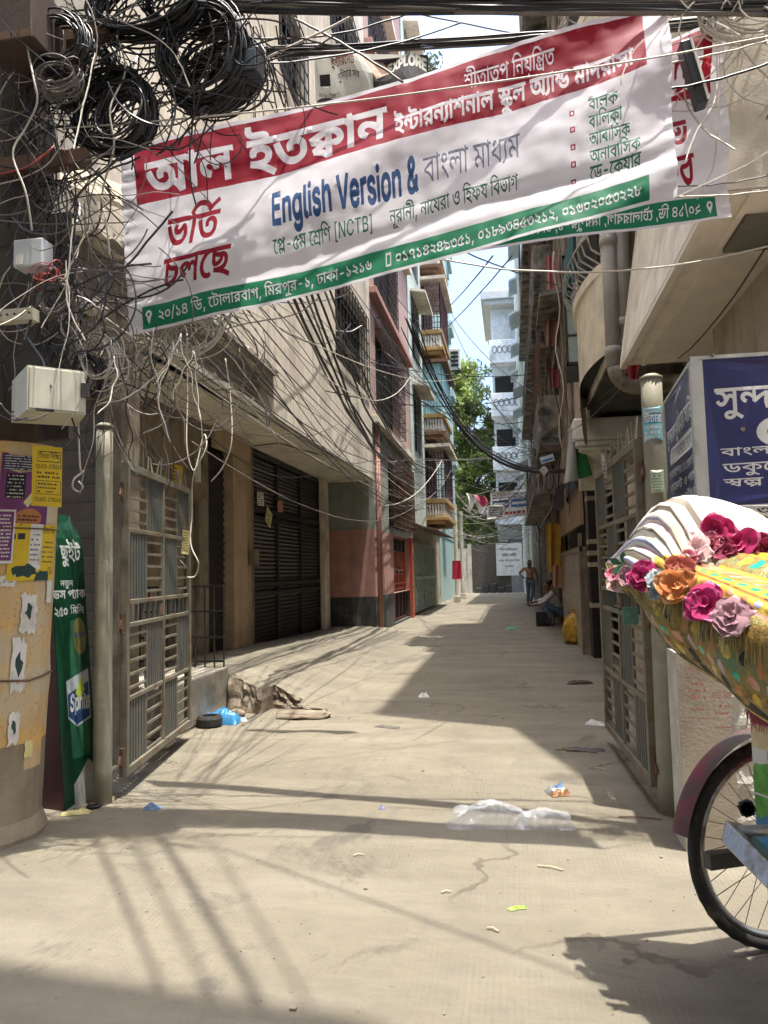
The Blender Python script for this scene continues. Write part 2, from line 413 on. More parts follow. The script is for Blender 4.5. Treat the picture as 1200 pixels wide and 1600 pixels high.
    9: '224,156 0,-18 -24,0 0,-138 -20,0 -8,14 -10,12 -23,19 7,17 19,-16 9,-9 7,-10 -1,7 0,104 -182,0 0,18|94,23 -16,2 -16,6 -16,11 -14,16 -13,22 -12,30 19,6 18,-42 11,-14 11,-10 14,-6 14,-2 13,1 9,3 8,5 5,7 3,8 -2,22 -6,10 -8,7 -11,3 -13,-4 -3,-5 -1,-6 2,-10 -19,-4 -3,9 1,18 10,12 7,4 17,3 14,-2 12,-5 9,-8 8,-10 4,-12 2,-14 -2,-14 -5,-12 -7,-10 -12,-8 -14,-6|86,116 -2,8 -6,6 -7,6 -10,3 6,11 23,-8 8,-7 6,-8 2,-10|292,156 0,-18 -26,0 0,-138 -20,0 0,120 -4,8 -5,6 -6,3 -9,1 0,18 16,-4 10,-12 -2,10 0,22 14,0 6,-16',
    47: '185,156 0,-18 -26,0 0,-138 -19,0 0,84 1,-7 -11,13 -7,4 -7,1 -8,-1 -3,-2 -5,-8 0,-16 -16,-2 -2,10 -4,8 -11,11 -7,3 -13,0 -9,-5 -4,-4 -2,-5 2,-14 6,-8 8,-6 12,-6 -6,-18 -12,4 -10,6 -8,7 -7,9 -4,10 -1,12 1,10 4,10 15,12 10,4 22,-1 11,-3 9,-7 8,-9 -4,0 4,7 6,5 8,4 7,1 9,-1 13,-7 8,-6 -3,-3 0,42 -142,0 0,18',
    10: '90,156 -2,8 -4,6 -6,4 -41,1 -11,2 -15,7 -6,6 -7,15 1,23 18,-1 -1,-15 3,-8 2,-4 10,-6 54,-3 13,-7 4,-5 3,-7 3,-16|60,125 18,-2 14,-5 11,-7 7,-9 4,-10 2,-11 -4,-18 -10,-14 -18,-9 -25,-5 3,3 23,-9 25,-14 25,-17 -11,-14 -15,11 -39,24 -27,11 -31,8 3,18 26,-5 27,1 11,3 8,5 5,6 3,7 1,7 -2,12 -8,8 -10,6 -14,2 -15,-2 -5,-2 -4,-7 -1,-5 1,-8 -18,-3 -2,7 0,8 1,8 4,8 7,6 8,4|44,116 -3,8 -5,6 -8,6 -10,3 6,11 12,-3 12,-5 8,-7 5,-8 3,-10|135,156 0,-18 -137,0 0,18',
    35: '102,12 -20,3 -18,7 -17,14 -15,20 -14,26 -11,34 19,6 10,-29 10,-23 10,-17 14,-12 14,-7 17,-2 11,0 9,2 13,8 7,12 2,8 -1,18 -3,8 -5,8 -6,6 -8,4 -9,1 -9,-1 -6,-3 -3,-5 -1,-6 2,-12 -19,-4 -3,19 1,9 4,8 13,10 20,3 14,-2 13,-5 11,-9 8,-11 5,-14 1,-16 -1,-14 -5,-14 -8,-11 -12,-9 -16,-6|179,156 0,-18 -181,0 0,18',
    245: '114,142 0,-17 0,5 16,-4 14,-6 12,-7 10,-9 7,-12 2,-14 -1,-9 -3,-8 -11,-11 -18,-4 -14,2 2,18 5,-1 11,1 6,3 3,4 1,6 -3,11 -9,9 -13,7 -17,5 0,5 0,-59 -17,1 -26,-6 -15,10 -18,6 -19,4 -9,22 45,21 31,11 14,4 -5,-10 0,19|95,118 4,-7 -35,-11 -34,-16 -2,3 22,-5 9,-4 25,-16 11,4|188,156 0,-18 -190,0 0,18|114,73 0,-84 -19,0 -19,16 -10,5 -22,8 -12,2 -9,20 47,24 25,9|95,55 -9,-3 -43,-20 3,2 26,-9 24,-15 -1,4',
    370: '48,118 11,-1 18,-7 23,-20 0,-23 -11,13 -25,18 -12,2 -8,-1 -6,-3 -4,-6 -2,-7 1,-7 3,-5 14,-9 -9,-17 -12,7 -9,9 -6,11 -2,12 1,10 4,9 6,6 8,5 8,3|214,156 0,-18 -101,0 0,-96 4,-13 6,-4 8,-1 9,1 10,4 8,5 7,6 6,8 5,9 3,9 1,9 -1,7 -3,5 -6,3 -8,1 -13,-2 -3,18 21,3 9,-1 8,-3 6,-4 5,-7 3,-9 1,-10 -1,-15 -6,-14 -8,-13 -20,-18 -22,-9 -12,-1 -16,3 -11,7 -7,11 -2,9 1,55 -1,5 0,42 -96,0 0,18|169,156 -1,8 -4,6 -6,4 -47,1 -11,2 -15,7 -6,6 -7,15 1,23 18,-1 -1,-15 3,-8 2,-4 10,-6 39,-1 20,-2 8,-3 6,-4 4,-5 4,-14 1,-9',
    46: '152,156 0,-18 -27,0 0,-138 -19,0 -20,28 -15,11 -16,10 -17,7 -19,5 -10,24 50,26 26,11 27,9 -6,-11 0,18 -108,0 0,18|106,118 5,-6 -40,-16 -39,-20 29,-10 15,-8 14,-10 11,-12 9,-14 -3,0 -1,12|46,-2 -10,4 -4,5 -1,6 1,6 4,5 4,3 6,1 6,-1 5,-3 3,-5 1,-6 -1,-6 -3,-5',
    61: '89,156 0,-18 -5,0 -8,-3 -18,-11 -15,-19 -6,-12 -4,-13 -1,-14 1,-17 5,-12 6,-9 7,-6 8,-4 8,-1 10,1 10,5 9,-15 -14,-7 -8,-2 -23,2 -13,6 -11,10 -8,13 -5,16 -2,19 2,19 6,18 9,16 12,12 14,10 15,7 -16,-8 -5,-1 -51,0 0,18',
    30: '144,156 0,-18 -101,0 0,-96 4,-13 6,-4 8,-1 9,1 10,4 15,11 11,17 3,9 1,9 -1,7 -3,5 -6,3 -10,1 -11,-2 -3,18 21,3 9,-1 8,-3 6,-4 5,-7 3,-9 1,-10 -1,-15 -6,-14 -8,-13 -20,-18 -22,-9 -12,-1 -9,1 -13,5 -9,9 -3,6 -2,9 0,102 -26,0 0,18|99,156 -1,8 -4,6 -6,4 -47,1 -11,2 -15,7 -6,6 -7,15 1,23 18,-1 -1,-15 3,-8 2,-4 10,-6 39,-1 20,-2 8,-3 6,-4 4,-5 4,-14 1,-9',
    202: '66,156 0,-18 -17,0 15,5 -9,-7 -7,-8 -7,-13 -1,-25 6,-28 2,-20 -2,-18 -3,-8 -5,-8 -6,-6 -9,-6 -11,-5 -14,-4 -6,17 14,4 10,6 10,12 2,8 0,18 -8,38 0,17 4,15 9,14 6,7 4,-5 -45,0 0,18',
    48: '172,156 0,-18 -26,0 0,-138 -20,0 0,128 2,5 -2,9 0,30 14,0 6,-16|90,157 18,-3 8,-5 13,-13 5,-9 -2,-26 -8,16 -10,12 -11,7 -12,3 -9,-1 -7,-4 -5,-7 -1,-9 2,-9 6,-7 11,-6 15,-2 -1,-19 -16,2 -12,5 -9,6 -6,9 -4,10 -1,11 1,12 4,10 6,8 7,5 9,3|19,157 11,-1 9,-3 9,-5 6,-8 5,-11 1,-14 -1,-10 -3,-9 -7,-8 -9,-7 -12,-5 -14,-1 -2,19 12,1 8,3 6,4 4,4 3,11 -1,9 -5,7 -9,5 -16,1 -9,-1 -5,-2 -2,19 11,2',
    431: '125,78 -16,2 -13,6 -10,9 -8,14 3,1 -5,-16 -5,-8 -6,-6 -7,-4 -9,-1 -7,1 -13,5 -13,13 -7,10 15,9 12,-15 5,-3 5,-1 6,1 5,3 4,6 3,8 3,11 1,15 17,0 5,-18 8,-14 6,-6 6,-4 7,-2 8,-1 8,1 9,9 1,7 -1,10 -4,8 -12,16 20,4 8,-10 6,-12 2,-8 -2,-22 -8,-10 -12,-6|206,156 0,-18 -208,0 0,18|136,88 0,-8 0,1 15,-3 14,-5 12,-7 10,-8 6,-11 2,-13 -2,-11 -6,-9 -9,-7 -14,-2 -13,1 1,18 5,-1 11,1 7,7 1,5 -3,9 -7,8 -12,7 -18,4 0,2 0,-77 -19,0 -8,11 -21,15 -13,6 -13,4 -14,2 -10,23 21,10 42,16 21,5 -5,-9 0,14|117,71 6,-7 -33,-11 -32,-13 -1,3 19,-5 16,-6 26,-20',
    57: '-72,-66 -14,2 -8,4 -6,6 -4,7 -2,9 3,12 7,8 12,6 16,2 15,-1 15,-5 14,-6 46,-32 -11,-14 -31,24 -13,8 -13,6 -12,3 -12,1 -8,0 -5,-3 -3,-4 -2,-5 2,-6 3,-4 11,-3 9,1 7,3 4,4 4,5 4,12 1,28 19,0 0,-21 -4,-18 -4,-9 -6,-8 -8,-6 -11,-5',
    361: '205,156 0,-18 -91,0 0,-51 2,-5 7,-3 10,3 11,10 13,16 15,2 7,-12 9,-24 1,-13 -2,-15 -5,-14 -9,-10 -12,-9 -15,-5 -17,-2 -15,2 -15,4 -14,8 -13,13 -13,17 -12,24 18,7 7,-17 9,-13 9,-11 11,-8 13,-5 14,-2 18,3 13,7 8,11 3,15 -1,10 -6,16 -5,6 12,5 -8,-12 -8,-9 -15,-13 -16,-4 -11,2 -8,5 -4,4 -3,6 -3,21 0,2 1,0 -1,38 -96,0 0,18|45,125 21,-3 9,-4 18,-13 8,-9 3,-24 -28,26 -15,7 -14,2 -11,-3 -4,-4 -1,-6 1,-4 4,-7 5,-3 -13,-16 -13,14 -3,8 -1,8 1,9 4,8 12,11',
    44: '158,156 0,-18 -26,0 0,-138 -20,0 0,34 5,-14 -17,25 -20,18 -10,5 -11,2 -9,-1 -6,-3 -6,-6 -1,-9 1,-7 12,-12 11,-4 -7,-20 -22,12 -12,15 -4,17 2,11 4,9 7,7 17,8 10,1 14,-1 12,-4 11,-7 9,-8 16,-21 -4,-1 -2,18 0,74 -114,0 0,18|75,81 -1,-6 -19,5 -1,14 -4,10 -6,8 -8,5 -26,7 3,18 11,-4 22,-4 16,-12 10,-17',
    37: '153,156 0,-18 -113,0 0,-75 -4,5 11,11 25,19 30,17 17,7 16,-16 -10,-26 -3,-18 0,-23 4,-23 4,-14 -18,-4 -7,28 -3,40 8,31 3,5 3,-1 -14,-6 -27,-17 -40,-34 -15,10 0,84 -22,0 0,18',
    16: '128,157 17,-2 6,-3 10,-8 5,-12 1,-10 0,-122 -19,0 -2,7 -13,13 -21,2 -24,-4 -29,0 -19,4 -9,4 -8,7 -6,9 -4,12 -1,28 2,6 0,6 20,-2 -3,-15 1,-17 2,-8 4,-6 5,-4 12,-5 7,-1 19,0 22,4 22,0 17,-7 6,-7 0,90 -2,13 -4,7 -14,3 -8,-1 -8,-3 -8,-4 -7,-6 -10,-13 -3,-7 -1,-7 1,-5 4,-5 10,-2 10,1 2,-17 -3,-2 -13,0 -12,2 -10,5 -6,9 -2,14 1,10 3,10 15,20 9,8 12,6 11,4',
    21: '176,156 0,-18 -26,0 0,-138 -19,0 -7,10 -18,19 -22,16 -13,6 -29,9 -6,23 12,-9 21,-5 18,-7 15,-9 12,-9 18,-20 -1,6 0,142 13,0 6,-16|112,118 -2,-14 -6,-11 -9,-9 -12,-7 -15,-5 -16,-3 -12,2 -4,12 32,5 12,6 8,6 4,8 2,8 -1,8 -7,13 -7,6 14,13 14,-18 4,-10|46,108 -14,2 -11,6 -7,9 -2,12 2,11 4,9 19,-5 -5,-14 4,-10 10,-3 10,2 12,8 11,18 14,3 0,-12 -12,-20 -15,-12 -10,-4',
    22: '121,0 0,106 5,-16 -16,22 -15,15 -14,9 -15,3 -12,-2 -10,-5 -14,-16 -4,-2 11,6 17,2 10,-2 8,-3 7,-5 7,-13 -2,-21 -8,-12 -12,-12 -18,-11 -13,18 13,6 10,7 8,8 2,14 -9,7 -7,1 -12,-1 -12,-5 -20,16 8,13 17,19 10,6 11,4 12,1 12,-1 21,-8 10,-8 20,-22 -5,3 -1,51 13,0 6,-16 26,0 0,-18 -26,0 0,-138',
    32: '180,156 0,-18 -91,0 0,-45 2,-11 3,-2 4,-1 5,1 11,6 12,13 6,9 15,2 7,-12 6,-12 3,-12 1,-13 -2,-15 -5,-13 -9,-11 -11,-9 -15,-5 -18,-2 -16,2 -14,4 -14,7 -13,11 -11,15 -11,19 -18,52 19,5 10,-31 10,-24 12,-19 13,-13 15,-6 17,-3 18,3 13,7 8,11 3,15 -1,10 -2,9 -8,13 11,5 -7,-12 -8,-9 -16,-13 -16,-4 -10,2 -9,5 -7,10 -2,9 0,52 -72,0 0,18',
    52: '-64,-46 -6,1 -4,3 -4,5 -1,6 1,6 4,5 4,3 6,1 6,-1 5,-3 3,-5 1,-6 -1,-6 -3,-5 -5,-3',
    49: '161,156 0,-18 -27,0 0,-138 -19,0 -12,14 -27,21 -16,8 -18,6 -21,4 -9,23 27,16 15,7 16,7 15,2 0,-14 -26,-12 -23,-13 32,-10 14,-7 12,-8 22,-19 -1,13 1,46 -1,54 -117,0 0,18|19,142 26,-8 16,-7 30,-17 26,-21 0,-23 -22,20 -27,18 -28,13 -28,9',
    38: '152,156 0,-18 -27,0 0,-138 -19,0 -20,28 -15,11 -16,10 -17,7 -19,5 -10,24 50,26 26,11 27,9 -6,-11 0,36|106,118 5,-6 -40,-16 -39,-20 29,-10 15,-8 14,-10 11,-12 9,-14 -3,0 -1,12|60,157 13,-1 -1,-18 -16,0 -5,-2 -3,-4 -1,-5 1,-6 5,-5 8,-5 12,-5 -15,-12 -16,10 -6,6 -5,6 -4,15 1,7 7,11 7,5',
    25: '144,156 0,-18 -101,0 -1,-24 1,-8 0,-64 4,-13 6,-4 8,-1 9,1 10,4 8,5 7,6 11,16 4,18 -2,7 -3,4 -33,4 -13,5 -11,8 -8,10 3,22 5,-9 6,-7 6,-5 8,-4 10,-3 25,0 15,-5 8,-10 3,-15 -1,-14 -6,-15 -8,-13 -20,-18 -22,-9 -12,-1 -9,1 -13,5 -9,9 -3,6 -2,9 0,102 -26,0 0,18',
    26: '154,78 -2,-13 -4,-11 -6,-9 -7,-7 -19,-10 -21,-4 -5,6 13,-2 27,-7 41,-18 -9,-15 -20,10 -20,8 -20,6 -22,5 -44,7 2,18 24,-4 30,2 16,4 12,6 8,8 5,10 1,10 -2,11 -6,9 -10,5 -13,2 -7,-1 -3,16 10,1 16,-1 19,-8 11,-14 3,-7|57,54 -15,2 -6,3 -5,3 -6,10 -2,8 0,60 19,0 0,-56 4,-9 5,-3 17,0 9,4 7,4 5,5 5,11 -4,6 -23,2 -21,9 -7,7 3,16 14,-12 15,-3 24,-1 10,-7 7,-9 -1,-18 -6,-11 -9,-9 -11,-6 -13,-4|-2,138 0,18 176,0 0,-18',
    520: '211,156 0,-18 -101,0 0,-96 2,-10 2,-3 6,-4 8,-1 9,1 9,4 15,11 7,8 4,9 3,9 1,9 -1,7 -3,5 -5,3 -11,1 -10,-2 -3,18 21,3 8,-1 15,-7 5,-7 3,-9 1,-10 -2,-15 -6,-14 -8,-13 -20,-18 -21,-9 -13,-1 -16,3 -6,3 -8,9 -3,6 -2,9 -1,12 0,90 -26,0 0,18|165,156 -1,8 -4,6 -7,3 -46,1 -11,2 -8,3 -6,4 -6,6 -7,15 -1,10 1,13 19,-1 -1,-15 2,-9 7,-6 6,-3 42,-3 30,-6 4,-5 4,-14 1,-9|69,156 0,-18 -26,0 0,-138 -19,0 0,138 -26,0 0,18 22,0 -15,20 18,27 11,11 12,8 15,6 17,1 17,-1 16,-4 15,-7 16,-9 32,-24 -10,-12 -24,18 -20,12 -10,4 -9,3 -20,3 -13,-2 -20,-9 -8,-8 -14,-20 14,-17',
    312: '96,156 0,-18 -56,0 0,-10 -2,-7 2,-9 0,-54 3,-5 12,-5 17,4 13,9 5,6 7,13 1,7 -1,6 -3,3 -5,2 -30,3 -15,8 -7,7 3,17 4,-5 11,-8 6,-2 17,-2 16,0 7,-2 9,-7 3,-5 3,-12 -4,-20 -4,-8 -10,-14 -14,-9 -15,-6 -15,-2 -8,1 -12,4 -5,3 -3,4 -3,5 -2,8 -1,82 -22,0 0,18|228,78 -1,-13 -4,-11 -6,-9 -8,-7 -19,-10 -20,-4 -6,6 14,-2 26,-7 42,-18 -9,-15 -20,10 -20,8 -21,6 -21,5 -45,7 2,18 25,-4 30,2 16,4 12,6 8,8 5,10 1,10 -2,11 -7,9 -9,5 -13,2 -8,-1 -2,16 10,1 16,-1 18,-8 7,-7 4,-7 5,-14|131,54 -14,2 -10,6 -3,4 -4,14 -1,20 -2,6 0,34 19,0 0,-50 4,-15 6,-3 17,0 9,4 12,9 4,11 -1,4 -3,2 -23,2 -20,9 -8,7 3,16 15,-12 6,-2 18,-2 15,0 2,-3 8,-4 4,-4 2,-5 1,-7 -2,-11 -5,-11 -9,-9 -11,-6 -14,-4|249,156 0,-18 -156,0 0,18',
    11375: '13,-44 11,69 25,0 -19,-69',
    40: '182,156 0,-18 -27,0 0,-138 -19,0 0,99 6,-16 -19,25 -17,18 -7,6 -8,4 -17,3 -9,-1 -17,-7 -21,-20 4,3 13,2 12,-2 9,-6 5,-8 2,-11 -2,-9 -4,2 49,47 13,-13 -72,-67 -14,13 20,20 -9,-11 -7,-5 6,8 2,6 1,6 -1,6 -3,4 -11,4 -16,-5 -18,18 10,13 21,19 11,7 12,4 13,1 13,-1 12,-4 11,-6 11,-10 22,-26 -5,2 -1,6 0,54 13,0 6,-16',
    76: '72,0 -19,2 -13,7 -7,10 -2,11 1,10 5,8 9,8 12,5 8,-19 -12,-5 -3,-7 1,-4 4,-4 7,-2 9,-1 13,1 11,6 6,9 2,10 -1,7 -6,13 -6,6 -43,33 -13,14 -3,7 -1,7 1,6 2,7 10,13 17,-9 -8,-11 0,-7 2,-7 29,-23 14,-9 10,-9 12,-17 2,-10 1,-10 -1,-14 -6,-11 -7,-9 -11,-6 -12,-4',
    18: '127,157 17,-2 13,-7 8,-12 3,-15 -2,-11 -4,-11 -8,-9 -9,-7 -25,-13 -8,18 15,6 11,8 8,8 2,10 -2,9 -4,5 -6,4 -9,2 -9,-1 -15,-6 -7,-4 -10,-10 -3,-9 2,-7 4,-3 7,-1 -5,-19 -12,4 -9,6 -6,8 -1,10 1,8 4,9 6,8 8,8 20,12 12,3|170,56 -4,-18 -11,-15 -18,-9 -24,-4 -17,2 -16,5 -15,8 -14,12 -13,15 -12,21 -10,25 -9,29 19,5 10,-32 12,-26 14,-20 14,-14 18,-8 20,-2 14,1 12,5 8,9 2,12 -2,9 -4,8 -8,6 -9,4 20,9 10,-7 7,-8 5,-10',
    131: '-64,177 82,52 10,-14 -80,-54',
    45: '159,156 0,-18 -26,0 0,-138 -19,0 -24,24 -14,10 -15,8 -19,7 -21,4 -9,23 16,10 35,18 -35,18 -16,4 8,16 0,-4 -22,0 0,18|114,138 -80,0 -6,2 11,-3 11,-5 28,-18 6,-6 1,-14 -37,-18 -17,-10 -3,4 20,-4 18,-6 15,-8 13,-9 24,-22 -4,-1',
    58: '-44,-60 -8,0 -8,2 -6,4 -6,5 -4,7 -1,8 3,11 7,7 11,5 13,2 0,11 19,0 0,-16 -8,-12 -2,1 -15,-1 -9,-4 -1,-5 1,-4 3,-3 10,-3 10,1 9,4 16,14 26,-12 25,-16 -11,-14 -18,13 -18,9 -10,-8 -20,-6',
    56: '69,138 -26,0 0,-138 -19,0 0,138 -26,0 0,18 26,0 -3,14 -6,13 -19,17 -13,6 -14,3 -16,2 -30,1 -28,-6 -4,-4 -1,-4 1,-4 5,-2 48,-2 17,-4 9,-10 3,-6 2,-16 -17,0 -1,10 -4,6 -3,1 -8,2 -40,0 -8,1 -13,4 -9,9 -2,5 0,5 4,13 12,10 20,7 30,2 44,-4 34,-13 21,-24 9,-32 25,0',
    51: '60,125 18,-2 14,-5 11,-7 7,-9 4,-10 2,-11 -4,-18 -10,-14 -18,-9 -25,-5 3,3 23,-9 25,-14 25,-17 -11,-14 -15,11 -39,24 -27,11 -31,8 3,18 26,-5 27,1 11,3 8,5 5,6 3,7 1,7 -2,12 -8,8 -10,6 -14,2 -15,-2 -5,-2 -4,-7 -1,-5 1,-8 -18,-3 -2,7 0,8 1,8 4,8 7,6 8,4|44,116 -3,8 -5,6 -8,6 -10,3 6,11 12,-3 12,-5 8,-7 5,-8 3,-10|135,156 0,-18 -137,0 0,18',
    41: '212,156 0,-18 -180,0 -4,2 11,-3 11,-5 28,-18 6,-6 1,-14 -37,-18 -17,-10 -3,4 19,-4 30,-12 24,-18 11,-11 -1,103 17,-1 26,-5 11,-4 11,-6 9,-8 9,-14 3,-9 1,-9 -1,-8 -3,-8 -10,-12 -9,-3 -22,-1 -4,1 1,17 19,1 6,4 3,5 0,6 -3,12 -9,10 -16,8 -20,4 0,-108 -19,0 -11,13 -25,21 -15,8 -18,6 -21,5 -9,23 16,10 35,18 -35,18 -16,4 8,16 0,-4 -22,0 0,18',
    43: '106,11 -16,1 -15,4 -14,7 -13,11 -12,14 -10,18 -10,23 -9,27 19,5 10,-29 10,-24 13,-17 13,-12 16,-7 17,-2 12,1 11,3 8,6 10,16 1,11 -1,13 -4,11 -6,9 12,19 8,-13 6,-14 3,-13 1,-13 -2,-14 -5,-14 -9,-11 -12,-9 -14,-6|96,71 -14,2 -11,6 -7,9 -2,12 2,12 4,10 20,-6 -4,-7 -1,-7 1,-6 3,-4 9,-3 6,0 5,2 11,7 14,18 16,3 -2,-13 -14,-20 -16,-11 -10,-3|183,156 0,-18 -185,0 0,18',
    380: '73,157 14,-1 13,-5 12,-7 12,-12 26,-32 -14,-10 -16,22 -8,9 -14,12 -8,3 -16,3 -18,-3 -8,-3 -22,-14 14,5 17,-2 7,-6 5,-8 1,-17 -28,-16 9,9 2,5 1,7 -3,8 -5,4 -10,0 -8,-2 -4,-3 -18,18 20,19 11,7 23,9|124,118 -70,-58 -14,14 24,18 2,0 8,8 39,32|182,156 0,-18 -27,0 0,-80 -19,0 1,54 -1,6 0,54 13,0 6,-16|68,57 10,-1 8,-3 8,-5 6,-7 3,5 5,4 10,2 8,-1 13,-7 7,-6 -10,4 0,22 19,0 0,-64 -19,0 0,41 8,-21 -11,11 -6,3 -6,1 -9,-3 -3,-10 1,-8 -16,-1 -3,11 -5,9 -8,5 -8,2 -7,-1 -5,-3 -4,-9 2,-6 4,-5 16,-9 -8,-17 -13,6 -11,8 -7,11 -2,13 2,12 7,9 11,6',
    80: '78,0 -18,2 -16,5 -13,9 -10,12 -7,16 -2,18 3,19 9,17 13,17 18,15 23,14 26,13 9,-13 -5,-14 2,-7 4,-5 7,-3 12,-1 9,-14 -24,-15 -9,-7 -6,-7 -4,-7 -1,-9 1,-7 4,-6 8,-4 21,-2 8,-21 -28,-11 -16,-3|80,18 14,0 21,5 -1,-1 -15,4 -11,8 -7,10 -2,12 1,9 4,9 12,16 23,16 -1,-6 -8,2 -12,8 -6,10 0,12 2,5 2,-4 -18,-9 -28,-23 -10,-13 -6,-14 -2,-14 2,-14 6,-11 8,-8 10,-5 10,-3',
    232: '176,156 0,-18 -27,0 0,-92 -19,2 0,80 1,5 -1,4 0,35 13,0 6,-16|94,157 18,-3 8,-5 7,-6 10,-16 -1,-26 -8,16 -10,12 -11,7 -13,3 -8,-1 -7,-4 -5,-7 -1,-9 2,-9 6,-7 11,-6 15,-2 -2,-19 -15,2 -12,5 -9,6 -7,9 -3,10 -1,11 1,12 4,10 6,8 7,5 9,3|23,157 10,-1 10,-3 9,-5 6,-8 5,-11 1,-14 -1,-10 -4,-9 -6,-8 -9,-7 -12,-5 -15,-1 -1,19 11,1 9,3 6,4 4,4 3,11 -1,9 -6,7 -8,5 -17,1 -10,-1 -5,-2 -2,19 11,2|149,-11 -18,0 -5,10 -6,7 -8,4 -10,1 -14,-1 -31,-4 -15,2 -15,6 -11,12 -4,20 2,14 20,-2 -2,-6 1,-13 6,-10 5,-3 13,-2 40,5 10,-1 9,-2 8,-4 6,-7 0,41 19,-1',
    34: '158,156 0,-18 -27,0 0,-138 -19,0 0,106 5,-15 -11,15 -21,22 -19,10 -10,1 -14,-3 -5,-4 -6,-10 -1,-6 4,-14 12,-8 23,-5 -2,-21 -15,2 -14,5 -12,7 -8,9 -6,11 -2,14 2,12 4,10 7,8 9,6 10,4 11,1 12,-1 11,-3 21,-13 21,-22 -4,1 -2,11 0,42 13,0 6,-16',
    11384: '35,-34 0,227 49,0 0,-19 -28,0 0,-189 28,0 0,-19',
    10300: '22,0 0,182 27,0 74,-116 26,-47 -3,0 -3,38 0,125 23,0 0,-182 -27,0 -71,111 -29,51 4,0 2,-36 0,-126',
    10073: '96,-2 -23,2 -19,9 -16,14 -13,18 -8,23 -2,27 2,27 8,23 13,18 16,14 19,9 23,2 13,-1 13,-3 11,-5 11,-7 9,-8 7,-10 6,-12 3,-13 -23,0 -7,16 -5,7 -6,5 -15,7 -17,3 -16,-2 -14,-6 -12,-11 -9,-14 -6,-18 -2,-21 2,-22 6,-17 9,-15 12,-10 14,-6 16,-2 17,2 15,8 6,5 9,14 3,9 23,0 -3,-13 -6,-12 -7,-10 -9,-8 -11,-7 -11,-5 -13,-3',
    10065: '22,0 0,182 64,0 18,-2 14,-5 11,-7 7,-10 5,-12 1,-12 -1,-11 -3,-9 -5,-7 -6,-5 -14,-8 17,-6 14,-15 4,-11 1,-14 -1,-13 -5,-11 -8,-10 -12,-8 -15,-4 -19,-2|45,21 43,0 18,2 12,6 7,9 2,11 -1,8 -4,9 -5,7 -8,5 -9,3 -11,2 -44,0|45,102 40,0 9,1 9,3 7,5 9,13 1,9 -2,11 -6,9 -11,6 -15,2 -41,0',
    11385: '14,-34 0,19 27,0 0,189 -27,0 0,19 48,0 0,-227',
    6: '31,78 15,-10 28,-26 23,-29 9,-15 -16,-8 -20,28 -11,12 -12,12 -29,20|20,122 1,9 3,9 6,6 7,5 18,5 18,-5 7,-5 6,-6 3,-9 1,-9 -1,-10 -3,-8 -6,-8 -16,-8 -9,-1 -10,1 -15,8 -6,8 -3,8|37,122 1,-8 4,-6 6,-3 7,-1 7,1 6,3 4,6 1,8 -1,7 -4,5 -6,4 -7,1 -7,-1 -6,-4 -4,-5',
    437: '125,76 -16,2 -13,7 -10,10 -8,14 3,1 -5,-16 -5,-8 -6,-6 -7,-4 -9,-1 -7,1 -13,5 -13,13 -7,10 15,9 12,-15 5,-3 5,-1 6,1 5,3 4,6 3,8 3,11 1,15 17,0 5,-18 8,-14 6,-6 6,-4 7,-2 8,-1 8,1 9,9 1,7 -1,10 -4,8 -12,16 20,4 8,-10 6,-12 2,-8 -2,-23 -8,-11 -12,-6|183,156 0,-18 -185,0 0,18|114,80 12,-1 11,-3 15,-9 8,-12 3,-13 -3,-15 -4,-6 -6,-5 -14,-8 -20,-4 1,7 10,-3 19,-7 30,-16 -9,-14 -35,19 -12,5 -50,13 4,17 24,-5 26,2 11,4 7,7 2,9 -2,9 -6,7 -9,4 -11,2 -9,-1 -6,-3 -3,-4 -2,-6 2,-8 -18,-4 -2,4 -1,11 1,8 4,7 5,5 7,3 10,3',
    413: '185,156 0,-18 -26,0 0,-85 -19,0 0,38 1,-7 -5,7 -6,5 -7,4 -7,1 -8,-1 -6,-6 -2,-4 0,-16 -16,-1 -4,13 -7,10 -9,7 -12,2 -8,-1 -7,-4 -4,-5 -1,-7 2,-8 4,-7 8,-5 10,-4 -6,-18 -20,8 -8,7 -6,8 -3,9 -1,12 1,8 3,8 14,12 10,4 10,1 14,-1 11,-4 9,-6 8,-10 -4,0 4,7 6,5 8,4 7,1 9,-1 6,-2 15,-10 -3,-4 0,36 -142,0 0,18|72,50 18,-4 14,-12 7,8 5,2 13,0 7,-3 14,-10 -10,4 0,25 19,0 0,-71 -19,0 0,45 8,-22 -12,11 -11,5 -5,-1 -4,-3 -2,-4 -1,-14 -15,-1 -3,12 -5,9 -8,5 -15,1 -5,-3 -3,-5 -1,-4 2,-6 3,-6 16,-8 -7,-17 -14,6 -10,8 -7,11 -2,12 2,12 7,9 10,7',
    369: '117,77 -15,1 -6,2 -33,24 -7,0 -4,-2 -3,-4 -1,-4 1,-4 10,-13 -14,-14 -7,7 -9,16 -1,9 1,9 8,12 6,3 7,3 16,-1 15,-7 16,-14 7,-4 13,-3 7,1 6,3 3,5 1,8 -1,10 -3,8 -6,9 -7,7 20,4 4,-4 10,-18 3,-16 -3,-14 -7,-10 -12,-7|176,156 0,-18 -178,0 0,18|114,92 15,-1 15,-9 3,-6 3,-17 0,-88 -20,0 -3,9 -5,7 -6,4 -22,1 -24,-4 -9,0 -24,4 -15,11 -6,8 -3,11 -1,26 2,11 19,-3 -2,-14 1,-17 4,-8 5,-5 14,-5 13,0 29,4 14,-1 7,-2 7,-4 5,-7 0,66 -2,7 -5,4 -6,2 -11,0 -6,-2 -10,-7 -8,-8 -2,-5 0,-6 2,-4 10,-2 10,1 2,-17 -6,-2 -17,0 -7,2 -10,8 -3,6 -1,8 1,8 3,8 12,14 8,6 20,8',
